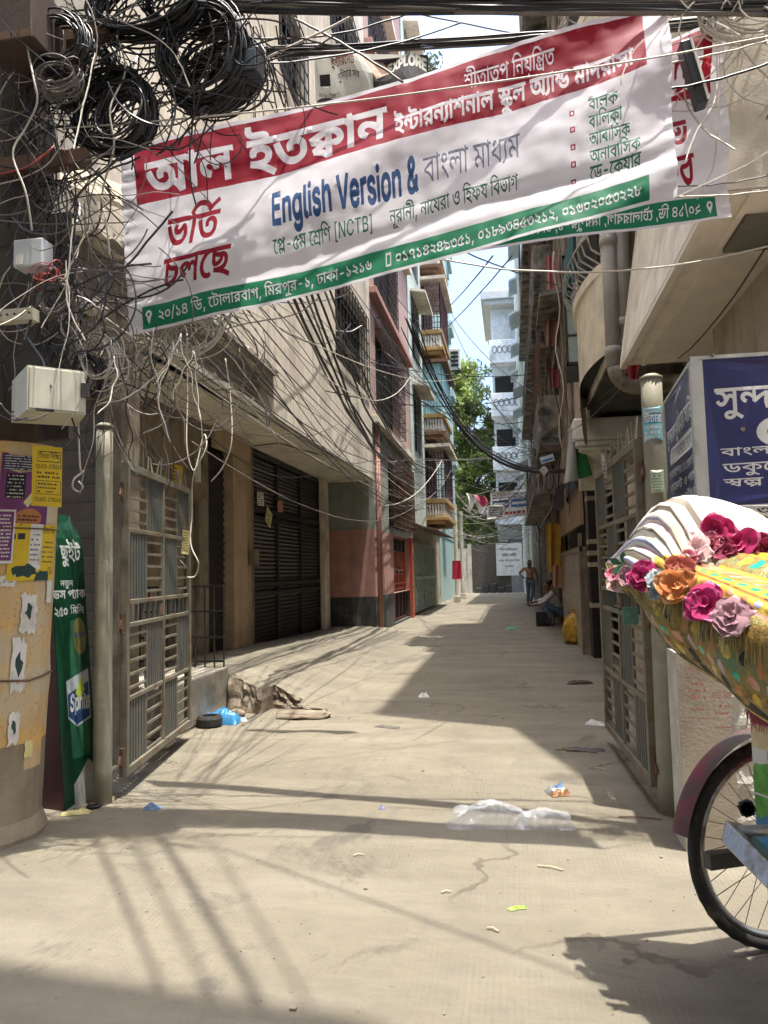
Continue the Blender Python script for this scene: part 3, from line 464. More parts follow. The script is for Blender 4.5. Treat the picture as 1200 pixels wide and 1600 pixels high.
    363: '226,156 0,-18 -113,0 0,-75 -3,5 10,11 12,10 28,18 16,8 16,7 16,-16 -8,-18 -5,-26 2,-34 7,-26 -19,-4 -7,28 -2,15 0,25 5,25 5,11 4,-1 -14,-6 -28,-17 -40,-34 -14,10 0,36 1,2 -1,46 -96,0 0,18|49,119 19,-3 16,-10 16,-16 0,-22 -24,24 -12,6 -12,3 -8,-1 -6,-4 -4,-5 -2,-7 1,-6 3,-6 14,-8 -9,-18 -12,6 -9,10 -6,10 -2,12 1,11 4,9 6,6 8,5 9,3',
    275: '124,76 -16,2 -12,6 -10,11 -8,14 3,1 -5,-16 -5,-8 -6,-6 -7,-4 -9,-1 -7,1 -13,5 -13,13 -7,10 15,9 12,-15 5,-3 5,-1 6,1 5,3 4,6 3,8 3,11 1,15 17,0 5,-18 8,-14 6,-6 6,-4 7,-2 8,-1 8,1 9,9 1,7 -1,10 -4,8 -12,16 20,4 8,-10 6,-12 2,-8 -2,-23 -8,-11 -12,-6|182,156 0,-18 -184,0 0,18|155,92 0,-92 -19,0 -27,24 -22,10 -13,3 -9,19 33,20 18,8 20,7|136,76 -36,-18 -16,-10 2,2 15,-5 25,-14 10,-9',
    410: '190,156 0,-18 -27,0 0,-149 -19,0 0,106 2,-11 -16,14 -9,4 -9,1 -5,-1 -5,-2 -3,-4 -1,-15 -16,-1 -2,8 -8,12 -6,4 -6,2 -8,1 -8,-1 -7,-4 -4,-5 -1,-7 1,-6 3,-6 6,-5 8,-4 -10,-18 -15,9 -10,14 -3,8 0,9 1,9 3,9 7,7 8,4 9,4 11,1 15,-2 13,-7 6,-5 5,-7 -4,0 4,8 6,5 7,3 9,1 10,-1 10,-4 10,-6 8,-7 -6,1 0,34 -146,0 0,18|94,65 19,-3 9,-4 8,-6 16,-16 17,-23 -13,-9 -14,20 -14,14 -6,4 -7,4 -7,2 -20,-1 -10,-4 -19,-13 -2,0 8,4 9,1 11,-2 7,-5 4,-6 1,-8 -1,-7 -24,-15 9,11 1,5 -1,5 -6,6 -6,1 -11,-2 -3,-2 -17,17 18,16 10,7 10,5 11,3|141,28 -65,-52 -12,15 20,15 6,3 7,7 33,25',
    67: '43,0 -19,0 0,138 -26,0 0,18 71,0 0,-18 -26,0|25,156 -1,8 -4,6 -6,4 -66,1 -10,2 -16,7 -6,6 -4,7 -3,18 1,13 19,-1 -1,-15 2,-8 2,-4 10,-6 58,-1 20,-2 8,-3 6,-4 4,-5 4,-14 1,-9',
    5: '10,215 -2,-11 -9,-20 -9,-7 -10,-4 -13,-2 -13,2 -11,4 -8,7 -6,8 -7,23 18,2 2,-12 5,-9 8,-6 11,-2 11,2 8,6 5,9 3,13|-22,208 -1,-5 -3,-3 -8,-3 -8,3 -2,4 0,8 6,6 9,0 4,-2',
    75: '72,23 -14,1 -14,5 -11,7 -8,11 -5,14 -2,17 2,14 4,14 8,12 10,10 15,6 18,2 18,-2 14,-6 11,-9 6,-11 5,-14 1,-14 -2,-14 -4,-14 -8,-12 -11,-9 -14,-6|75,118 -10,-1 -9,-3 -7,-6 -6,-8 -5,-22 1,-10 7,-16 6,-6 10,-4 11,-2 10,2 9,4 8,6 5,8 5,21 -1,11 -3,9 -5,7 -7,6 -8,3',
    82: '96,75 12,-3 -10,-5 -21,-5 -10,0 -21,3 -16,8 -10,13 -2,17 1,11 3,10 13,16 9,7 10,5 20,4 17,-3 13,-7 8,-12 2,-8 1,-96 1,-4 5,-5 11,-2 -2,-19 -12,1 -9,3 -6,4 -5,6 -2,7|66,80 19,2 16,7 -5,-5 0,26 -3,19 -5,6 -8,3 -12,-1 -13,-5 -10,-10 -7,-13 2,-17 6,-7',
    79: '74,0 -25,3 -19,9 -11,13 -3,17 2,14 8,10 12,10 19,8 0,-6 -12,6 -17,11 -6,7 -4,16 2,10 5,8 8,8 10,6 13,4 16,2 20,-2 14,-4 11,-6 7,-8 4,-8 2,-9 -2,-10 -3,-7 -6,-7 -17,-11 -10,-4 -1,5 17,-7 14,-9 8,-11 2,-15 -3,-19 -11,-13 -19,-8|74,18 17,2 12,5 7,8 2,10 -1,8 -4,6 -15,10 -18,6 -17,-5 -11,-7 -8,-9 -2,-10 2,-9 8,-8 11,-5|74,91 17,6 13,9 4,6 2,6 -3,8 -7,6 -11,4 -16,2 -17,-2 -7,-3 -9,-9 -2,-6 2,-9 7,-7 11,-6',
    77: '32,135 0,5 2,6 8,12 16,-9 -5,-9 0,-6 2,-2 7,-4 39,-10 14,-9 7,-11 3,-14 -3,-16 -11,-12 -17,-10 -22,-4 -5,0 -5,2 10,2 11,-4 23,-12 22,-14 10,-9 -11,-13 -27,20 -13,8 -25,12 -46,12 4,18 18,-4 22,-2 22,2 14,5 7,8 2,10 -3,11 -4,4 -14,6 -24,6 -19,8 -5,4 -3,6',
    84: '44,79 10,-1 18,-8 10,-16 1,-9 -3,-17 -10,-12 -1,2 21,4 16,7 10,11 3,14 -1,8 -3,8 -6,6 -9,6 -14,6 -54,18 -18,12 -4,7 -1,9 1,6 5,12 6,6 15,-9 -6,-9 0,-6 3,-6 10,-6 51,-16 14,-6 12,-7 8,-7 6,-7 5,-16 1,-9 -2,-14 -6,-12 -8,-9 -25,-13 -32,-5 -21,-1 -6,17 18,10 5,7 1,8 -1,8 -4,6 -6,4 -9,1 -13,-3 -3,-4 -1,-5 1,-9 2,-2 -19,-4 -4,13 1,12 3,7 5,5 8,5',
    78: '138,74 -1,-18 -4,-15 -7,-13 -10,-10 -12,-6 -17,-2 -13,1 -12,3 -12,7 -10,10 -10,15 -16,45 -7,31 19,6 8,-34 8,-26 9,-18 10,-12 11,-7 14,-2 11,1 9,5 6,7 4,9 2,11 1,12 -1,14 -8,24 -7,8 -8,5 -8,2 -11,-3 -2,-4 -1,-10 5,-12 -20,-6 -5,13 -1,12 1,9 4,8 5,4 8,4 14,3 16,-3 14,-7 10,-11 8,-14 5,-18',
    83: '59,0 -9,1 -12,5 -9,8 -3,7 -3,20 0,79 -1,10 -2,3 -4,2 -10,2 2,19 8,0 14,-4 8,-8 2,-5 2,-14 0,-36 20,5 12,0 18,-4 19,1 7,2 6,4 4,7 18,-8 -3,-8 -5,-6 -6,-4 -7,-3 -7,-1 -8,-1 -10,1 4,4 4,-5 4,-13 -2,-22 -5,-13 -9,-11 -10,-8 -13,-4|60,18 7,0 13,6 8,10 4,13 -1,14 -3,6 -4,5 -10,4 -13,0 -13,-3 -6,-3 0,-35 2,-9 4,-5 6,-3',
    81: '87,10 -13,1 -12,3 -12,7 -10,10 -10,14 -9,18 -8,22 -8,28 19,6 12,-42 13,-28 8,-9 18,-10 11,-1 14,2 11,7 7,13 3,17 -3,18 -6,12 10,0 -4,-10 -11,-15 -7,-5 -7,-3 -8,-1 -5,0 -9,4 -3,2 -7,10 -3,42 -2,4 -4,2 -10,1 2,19 9,0 8,-2 6,-2 5,-4 6,-15 0,-36 2,-4 3,-2 8,-1 4,2 8,8 8,18 14,3 8,-14 3,-8 4,-24 -2,-15 -4,-14 -7,-12 -10,-9 -13,-5',
    11455: '84,190 -58,-217 -20,0 58,217',
    33: '144,156 0,-18 -101,0 0,-96 4,-13 6,-4 8,-1 9,1 10,4 15,11 11,17 3,9 1,9 -1,7 -3,5 -6,3 -10,1 -11,-2 -3,18 21,3 9,-1 8,-3 6,-4 5,-7 3,-9 1,-10 -1,-15 -6,-14 -8,-13 -20,-18 -22,-9 -12,-1 -9,1 -13,5 -9,9 -3,6 -2,9 0,102 -26,0 0,18',
}
for number, outline in OUTLINES.items():
    GL[number] = [np.cumsum([[int(q) for q in e.split(',')] for e in part.split()], 0) * 4 for part in outline.split('|') if part]
WRITING = {
    '0156': (2594, '11359,0,0 11360,648,0 11364,1297,0 11373,1945,0'),
    '01603-278243': (7781, '11359,0,0 11360,648,0 11373,1297,0 11359,1945,0 11371,2594,0 11392,3242,0 11361,3891,0 11366,4539,0 11367,5188,0 11361,5836,0 11372,6484,0 11371,7133,0'),
    '01715-2509': (6484, '11359,0,0 11360,648,0 11366,1297,0 11360,1945,0 11364,2594,0 11392,3242,0 11361,3891,0 11364,4539,0 11359,5188,0 11374,5836,0'),
    'EXPLORE': (4497, '10095,0,0 10466,601,0 10375,1283,0 10281,1922,0 10321,2487,0 10384,3252,0 10095,3896,0'),
    'English Version &': (8233, '10095,0,0 10773,601,0 10658,1192,0 10751,1805,0 10689,2081,0 10871,2323,0 10670,2851,0 11422,3442,0 10456,3710,0 10614,4400,0 10852,4983,0 10871,5360,0 10689,5888,0 10790,6130,0 10773,6729,0 11422,7320,0 11425,7589,0'),
    'Sprite': (2783, '10397,0,0 10843,642,0 10852,1254,0 10689,1630,0 10889,1873,0 10614,2200,0'),
    'TO-LET': (3871, '10411,0,0 10321,646,0 11392,1410,0 10281,2059,0 10095,2624,0 10411,3225,0'),
    'Wire-Fiber': (5240, '10459,0,0 10689,985,0 10852,1228,0 10614,1604,0 11392,2187,0 10137,2835,0 10689,3426,0 10578,3668,0 10614,4280,0 10852,4863,0'),
    'অনাবাসিক': (4380, '8,0,0 39,893,0 54,1497,0 42,1763,0 54,2359,0 55,2625,0 50,2891,0 20,3573,0'),
    'আবাসিক': (3775, '9,0,0 42,1158,0 54,1754,0 55,2020,0 50,2286,0 20,2968,0'),
    'আল': (1889, '9,0,0 47,1158,0'),
    'ইতক্বান': (2851, '10,0,0 35,530,0 245,1237,0 54,1981,0 39,2247,0'),
    'ইন্টারনেট': (3757, '10,0,0 370,530,0 54,1378,0 46,1644,0 61,2240,0 39,2586,0 30,3190,0'),
    'ইন্টারন্যাশনাল স্কুল অ্যান্ড মাদরাসা': (13519, '10,0,0 370,530,0 54,1378,0 46,1644,0 39,2240,0 202,2844,0 54,3099,0 48,3365,0 39,4042,0 54,4646,0 47,4912,0 11422,5643,0 431,5912,0 57,6553,0 47,6725,0 11422,7456,0 8,7724,0 202,8617,0 54,8872,0 361,9138,0 11422,9949,0 44,10218,0 54,10840,0 37,11106,0 46,11709,0 54,12305,0 50,12571,0 54,13253,0'),
    'এখানে গাড়ি রাখা নিষেধ': (9645, '16,0,0 21,758,0 54,1454,0 61,1720,0 39,2066,0 11422,2670,0 22,2939,0 54,3595,0 55,3861,0 32,4127,0 52,4839,0 11422,4839,0 46,5107,0 54,5703,0 21,5969,0 54,6665,0 11422,6931,0 55,7200,0 39,7466,0 61,8070,0 49,8416,0 38,9049,0'),
    'চলছে': (2331, '25,0,0 47,567,0 61,1298,0 26,1644,0'),
    'ছুইট': (1784, '26,0,0 57,591,0 10,687,0 30,1217,0'),
    'টিচার': (2262, '520,0,0 25,833,0 54,1400,0 46,1666,0'),
    'টিচার দিচ্ছি': (4651, '520,0,0 25,833,0 54,1400,0 46,1666,0 11422,2262,0 55,2531,0 37,2797,0 55,3400,0 312,3666,0'),
    'টোলারবাগ শাখা': (6464, '61,0,0 30,346,0 54,913,0 47,1179,0 54,1910,0 46,2176,0 42,2772,0 54,3368,0 22,3634,0 11422,4290,0 48,4559,0 54,5236,0 21,5502,0 54,6198,0'),
    'টোলারবাগ, মিরপুর-১': (8864, '61,0,0 30,346,0 54,913,0 47,1179,0 54,1910,0 46,2176,0 42,2772,0 54,3368,0 22,3634,0 11375,4290,0 11422,4559,0 55,4827,0 44,5093,0 46,5715,0 40,6311,0 57,7027,0 46,7027,0 11392,7623,0 76,8272,0'),
    'ডকুমেন্ট ও পার্সেল': (7351, '32,0,0 20,712,0 57,1299,0 61,1519,0 44,1865,0 370,2487,0 11422,3335,0 18,3604,0 11422,4342,0 40,4610,0 54,5326,0 61,5592,0 50,5938,0 131,6620,0 47,6620,0'),
    'ডস প্যাক': (3707, '32,0,0 50,712,0 11422,1394,0 40,1663,0 202,2379,0 54,2634,0 20,2900,0'),
    'ডে-কেয়ার': (4347, '61,0,0 32,346,0 11392,1058,0 61,1706,0 20,2052,0 45,2859,0 52,3485,0 54,3485,0 46,3751,0'),
    'দুনিয়ার সব': (4508, '37,0,0 57,615,0 55,603,0 39,869,0 45,1473,0 52,2099,0 54,2099,0 46,2365,0 11422,2961,0 50,3230,0 42,3912,0'),
    'ধন্যবাদ': (2920, '38,0,0 39,596,0 202,1200,0 42,1455,0 54,2051,0 37,2317,0'),
    'নতুন': (1915, '39,0,0 35,604,0 57,1203,0 39,1311,0'),
    'নূরানী, নাযেরা ও হিফয বিভাগ': (11886, '39,0,0 58,604,0 46,604,0 54,1200,0 39,1466,0 56,2070,0 11375,2336,0 11422,2605,0 39,2873,0 54,3477,0 61,3743,0 45,4089,0 46,4715,0 54,5311,0 11422,5577,0 18,5846,0 11422,6584,0 55,6852,0 51,7118,0 41,7648,0 45,8486,0 11422,9112,0 55,9381,0 42,9647,0 43,10243,0 54,10964,0 22,11230,0'),
    'প্লে-৫ম শ্রেণি [NCTB]': (8950, '61,0,0 380,346,0 11392,1062,0 80,1710,0 44,2302,0 11422,2924,0 61,3193,0 232,3539,0 55,4231,0 34,4497,0 11422,5117,0 11384,5386,0 10300,5776,0 10073,6530,0 10411,7260,0 10065,7906,0 11385,8560,0'),
    'বাংলা মাধ্যম': (4927, '42,0,0 54,596,0 6,862,0 47,1300,0 54,2031,0 11422,2297,0 44,2566,0 54,3188,0 38,3454,0 202,4050,0 44,4305,0'),
    'বাংলাদেশের যে কোন স্থানে': (10603, '42,0,0 54,596,0 6,862,0 47,1300,0 54,2031,0 61,2297,0 37,2643,0 61,3246,0 48,3592,0 46,4269,0 11422,4865,0 61,5134,0 45,5480,0 11422,6106,0 61,6374,0 20,6720,0 54,7527,0 39,7793,0 11422,8397,0 437,8666,0 54,9387,0 61,9653,0 39,9999,0'),
    'বালক': (2400, '42,0,0 54,596,0 47,862,0 20,1593,0'),
    'বালিকা': (2932, '42,0,0 54,596,0 55,862,0 47,1128,0 20,1859,0 54,2666,0'),
    'বিসমিল্লাহ': (3959, '55,0,0 42,266,0 50,862,0 55,1544,0 44,1810,0 413,2432,0 54,3163,0 51,3429,0'),
    'ভর্তি': (1694, '43,0,0 55,721,0 35,987,0 131,1537,0'),
    'মিলি': (1885, '55,0,0 44,266,0 55,888,0 47,1154,0'),
    'মেইন গেইট': (4470, '61,0,0 44,346,0 10,968,0 39,1498,0 11422,2102,0 61,2371,0 22,2717,0 10,3373,0 30,3903,0'),
    'শীতাতপ নিয়ন্ত্রিত': (6770, '48,0,0 56,677,0 35,943,0 54,1650,0 35,1916,0 40,2623,0 11422,3339,0 55,3608,0 39,3874,0 45,4478,0 52,5104,0 55,5104,0 369,5370,0 35,6063,0'),
    'সুন্দরবন কুরিয়ার': (6800, '50,0,0 57,682,0 363,682,0 46,1578,0 42,2174,0 39,2770,0 11422,3374,0 20,3643,0 57,4230,0 55,4450,0 46,4716,0 45,5312,0 52,5938,0 54,5938,0 46,6204,0'),
    'সুন্দরবন কুরিয়ার সার্ভিস': (9685, '50,0,0 57,682,0 363,682,0 46,1578,0 42,2174,0 39,2770,0 11422,3374,0 20,3643,0 57,4230,0 55,4450,0 46,4716,0 45,5312,0 52,5938,0 54,5938,0 46,6204,0 11422,6800,0 50,7068,0 54,7750,0 55,8016,0 43,8282,0 131,8838,0 50,9003,0'),
    'স্বল্প সময়ে পৌঁছে যায়': (8429, '275,0,0 410,720,0 11422,1468,0 50,1737,0 44,2419,0 61,3041,0 45,3387,0 52,4013,0 11422,4013,0 61,4281,0 40,4627,0 67,5343,0 5,5609,0 61,5609,0 26,5955,0 11422,6642,0 45,6911,0 54,7537,0 45,7803,0 52,8429,0'),
    '০১৭১৪২৪৯৩৫১, ০১৮৯৩৪৫৩২১২, ০১৬০২০৫৩২২৮': (20610, '75,0,0 76,592,0 82,1184,0 76,1776,0 79,2368,0 77,2960,0 79,3552,0 84,4144,0 78,4736,0 80,5328,0 76,5920,0 11375,6512,0 11422,6781,0 75,7049,0 76,7641,0 83,8233,0 84,8825,0 78,9417,0 79,10009,0 80,10601,0 78,11193,0 77,11785,0 76,12377,0 77,12969,0 11375,13561,0 11422,13830,0 75,14098,0 76,14690,0 81,15282,0 75,15874,0 77,16466,0 75,17058,0 80,17650,0 78,18242,0 77,18834,0 77,19426,0 83,20018,0'),
    '২০/১৪ ডি, টোলারবাগ, মিরপুর-১, ঢাকা-১২১৬': (18835, '77,0,0 75,592,0 11455,1184,0 76,1544,0 79,2136,0 11422,2728,0 55,2997,0 32,3263,0 11375,3975,0 11422,4243,0 61,4512,0 30,4858,0 54,5425,0 47,5691,0 54,6422,0 46,6688,0 42,7284,0 54,7880,0 22,8146,0 11375,8802,0 11422,9071,0 55,9339,0 44,9605,0 46,10227,0 40,10823,0 57,11539,0 46,11539,0 11392,12135,0 76,12784,0 11375,13376,0 11422,13644,0 33,13913,0 54,14480,0 20,14746,0 54,15553,0 11392,15819,0 76,16467,0 77,17059,0 76,17651,0 81,18243,0'),
    '২৫০': (1776, '77,0,0 80,592,0 75,1184,0'),
    '৩১২': (1776, '78,0,0 76,592,0 77,1184,0'),
}
for words, (width, places) in WRITING.items():
    LAY[words] = ([tuple(int(q) for q in e.split(',')) for e in places.split()], width)


def contours(s, x0, x1, ytop, ybase, bold=0.0, slant=0.0, capem=None):
    """outlines of text S fitted between x0..x1 and from the head line (ytop) to the base line (ybase)"""
    lay, w = LAY[s]
    bn = any(g < 10000 for g, _, _ in lay)
    cap = capem or (640.0 if bn else 727.0)
    sx, sy = (x1 - x0) / w, (ytop - ybase) / cap
    out = []
    for g, gx, gy in lay:
        for c in GL[g]:
            pts = np.array(c, float)
            if bold:
                d = np.roll(pts, -1, 0) - np.roll(pts, 1, 0)
                ln = np.hypot(d[:, 0], d[:, 1]) + 1e-6
                pts = pts + np.stack([-d[:, 1] / ln, d[:, 0] / ln], 1) * bold
            X = (pts[:, 0] + gx) + slant * (pts[:, 1] + gy)
            out.append(np.stack([x0 + X * sx, ybase + (pts[:, 1] + gy) * sy], 1))
    return out


def rect(x0, x1, y0, y1):
    return [np.array([(x0, y0), (x1, y0), (x1, y1), (x0, y1)], float)]


def disc(cx, cy, rx, ry, n=20, ph=0.0, wob=0.0, seed=0):
    r = random.Random(seed)
    return [np.array([(cx + rx * math.cos(ph + 2 * math.pi * i / n) * (1 + wob * r.uniform(-1, 1)),
                       cy + ry * math.sin(ph + 2 * math.pi * i / n) * (1 + wob * r.uniform(-1, 1))) for i in range(n)])]


def printed(w, h, layers, warp, res=None, seglen=None, outline=None):
    """one sheet 0..w x 0..h whose faces carry the printed LAYERS [(contours, material index)], bent by warp(x, y) -> point"""
    V, E = [], []

    def add(c):
        n = len(V)
        k = len(c)
        for i in range(k):
            a, b = c[i], c[(i + 1) % k]
            q = max(1, int(math.hypot(*(b - a)) / seglen)) if seglen else 1
            for j in range(q):
                V.append(a + (b - a) * j / q)
        e = len(V)
        E.extend((n + i, n + (i + 1) % (e - n)) for i in range(e - n))

    ol = outline if outline is not None else rect(0, w, 0, h)[0]
    add(ol)
    for cs, _ in layers:
        for c in cs:
            add(np.clip(c, (1e-4, 1e-4), (w - 1e-4, h - 1e-4)))
    if res:
        nx, ny = max(1, int(w / res)), max(1, int(h / res))
        for i in range(1, nx):
            for j in range(1, ny):
                V.append(np.array((w * (i + 0.3 * (j % 2)) / nx, h * j / ny)))
    vs, _, fs, *_ = delaunay_2d_cdt([Vector(p) for p in V], E, [], 0, 1e-6)
    P = np.array([(p.x, p.y) for p in vs])
    F = np.array([f for f in fs if len(f) == 3])
    C = P[F].mean(1)

    def winding(c):
        out = np.zeros(len(C), int)
        lo, hi = c.min(0), c.max(0)
        sel = np.where((C[:, 0] >= lo[0]) & (C[:, 0] <= hi[0]) & (C[:, 1] >= lo[1]) & (C[:, 1] <= hi[1]))[0]
        if len(sel) == 0:
            return out
        p = C[sel]
        q = np.roll(c, -1, 0)
        wn = np.zeros(len(sel), int)
        for (ax, ay), (bx, by) in zip(c, q):
            if ay == by:
                continue
            up = (ay <= p[:, 1]) != (by <= p[:, 1])
            xx = ax + (p[:, 1] - ay) / (by - ay) * (bx - ax)
            wn += np.where(up & (xx > p[:, 0]), 1 if by > ay else -1, 0)
        out[sel] = wn
        return out

    M = np.zeros(len(F), int)
    keep = winding(ol) != 0
    for cs, mi in layers:
        wn = np.zeros(len(F), int)
        for c in cs:
            wn += winding(c)
        M[wn != 0] = mi
    mb = MB()
    mb.v = [tuple(warp(x, y)) for x, y in P]
    mb.f = [tuple(int(i) for i in f) for f, k in zip(F, keep) if k]
    mb.m = [int(x) for x, k in zip(M, keep) if k]
    return mb


def plane_warp(o, ux, uy):
    o, ux, uy = Vector(o), Vector(ux), Vector(uy)
    return lambda x, y: o + ux * x + uy * y


def back_plate(mb_to, o, ux, uy, w, h, t, m=0):
    """a thin slab of thickness T behind a printed sheet"""
    o, ux, uy = Vector(o), Vector(ux), Vector(uy)
    n = ux.cross(uy).normalized()
    mb_to.obox(o + ux * w / 2 + uy * h / 2 - n * (t / 2 + 0.002), ux * w / 2, uy * h / 2, n * t / 2, m)
# ------------------------------------------------------------------ palette
CREAM = mat('cream_plaster', (0.70, 0.64, 0.53), streak=((0.26, 0.235, 0.2), 0.75), stain=((0.45, 0.40, 0.32), 1.1, 0.5), bump=0.3)
CREAM2 = mat('pale_plaster', (0.76, 0.70, 0.58), streak=((0.3, 0.27, 0.22), 0.3), stain=((0.44, 0.39, 0.31), 0.9, 0.3), bump=0.2)
BAND = mat('shade_grey_plaster', (0.25, 0.225, 0.19), streak=((0.1, 0.09, 0.075), 0.6), bump=0.3)  # on the recessed band this grey stands in for shade under the ledge
BROWNWALL = mat('brown_wall', (0.26, 0.21, 0.155), streak=((0.07, 0.055, 0.04), 0.6), stain=((0.10, 0.075, 0.055), 2.0, 0.5), bump=0.35, grime=0.4)
TAN = mat('tan_wall', (0.45, 0.385, 0.29), streak=((0.15, 0.12, 0.085), 0.45), stain=((0.2, 0.165, 0.12), 1.4, 0.4), bump=0.3)
DARK = mat('dark_recess', (0.03, 0.027, 0.024), var=0.3)  # near-black colour stands in for the shade inside rooms and recesses
DARKM = mat('dark_steel', (0.026, 0.024, 0.023), rough=0.55, var=0.3, grime=0.3)
STEEL = mat('grey_green_paint', (0.165, 0.155, 0.115), rough=0.55, var=0.18, stain=((0.13, 0.085, 0.05), 7.0, 0.5), bump=0.1, grime=0.35)
BARS = mat('grey_blue_bars', (0.09, 0.097, 0.087), rough=0.5, var=0.15, stain=((0.14, 0.11, 0.075), 6.0, 0.3), bump=0.1)
POSTM = mat('olive_post', (0.26, 0.245, 0.18), rough=0.65, var=0.12, streak=((0.12, 0.105, 0.08), 0.4), stain=((0.36, 0.34, 0.28), 6.0, 0.25), bump=0.15)
PINK = mat('pink_paint', (0.46, 0.25, 0.21), streak=((0.2, 0.09, 0.075), 0.45), stain=((0.34, 0.2, 0.17), 2.0, 0.3), bump=0.2)
BLACKBASE = mat('black_base_paint', (0.05, 0.05, 0.047), streak=((0.16, 0.15, 0.13), 0.5), stain=((0.12, 0.115, 0.1), 4.0, 0.3), bump=0.25)
MINT = mat('mint_paint', (0.46, 0.54, 0.48), streak=((0.2, 0.22, 0.19), 0.5), stain=((0.3, 0.34, 0.3), 1.4, 0.35), bump=0.2)
GREYGREEN = mat('grey_green_plaster', (0.30, 0.32, 0.27), streak=((0.12, 0.12, 0.1), 0.6), bump=0.25)
TEAL = mat('teal_paint', (0.34, 0.47, 0.46), streak=((0.14, 0.22, 0.22), 0.45), bump=0.15)
TEALLIGHT = mat('pale_teal_panel', (0.45, 0.58, 0.57), streak=((0.22, 0.36, 0.36), 0.5), bump=0.05)
ORANGE = mat('orange_trim', (0.38, 0.25, 0.10), streak=((0.2, 0.13, 0.07), 0.7))
WHITE = mat('white_paint', (0.72, 0.71, 0.66), streak=((0.35, 0.33, 0.29), 0.4), bump=0.1)
REDPAINT = mat('red_paint', (0.40, 0.085, 0.05), rough=0.5, var=0.2, grime=0.4)
PURPLEBAR = mat('purple_brown_bars', (0.12, 0.06, 0.07), rough=0.6)
RUST = mat('rusty_metal', (0.13, 0.075, 0.045), rough=0.75, var=0.35, bump=0.3)
CURTAIN = mat('teal_curtain', (0.33, 0.56, 0.58), rough=0.9)
GLASS = mat('window_glass', (0.045, 0.052, 0.056), rough=0.12, var=0.2, bump=0.0, spec=0.7)
PALEGLASS = mat('pale_glass', (0.30, 0.38, 0.38), rough=0.2, var=0.1, bump=0.0, spec=0.7)
CONC = mat('concrete', (0.33, 0.30, 0.245), var=0.2, stain=((0.17, 0.15, 0.12), 2.0, 0.45), bump=0.6, grime=0.4)
RUBBLE = mat('broken_concrete', (0.23, 0.19, 0.14), var=0.45, scale=12, stain=((0.10, 0.065, 0.04), 6, .5), bump=1.0, bscale=28, grime=0.6)
BLACKCABLE = mat('black_cable_sheath', (0.014, 0.014, 0.015), rough=0.38, var=0.2, bump=0.0, spec=0.6)
GREYCABLE = mat('grey_cable_sheath', (0.16, 0.14, 0.12), rough=0.5, var=0.2, bump=0.0)
PALECABLE = mat('pale_cable_sheath', (0.50, 0.46, 0.39), rough=0.5, var=0.15, bump=0.0)
REDCABLE = mat('red_cable_sheath', (0.35, 0.05, 0.04), rough=0.5, bump=0.0)


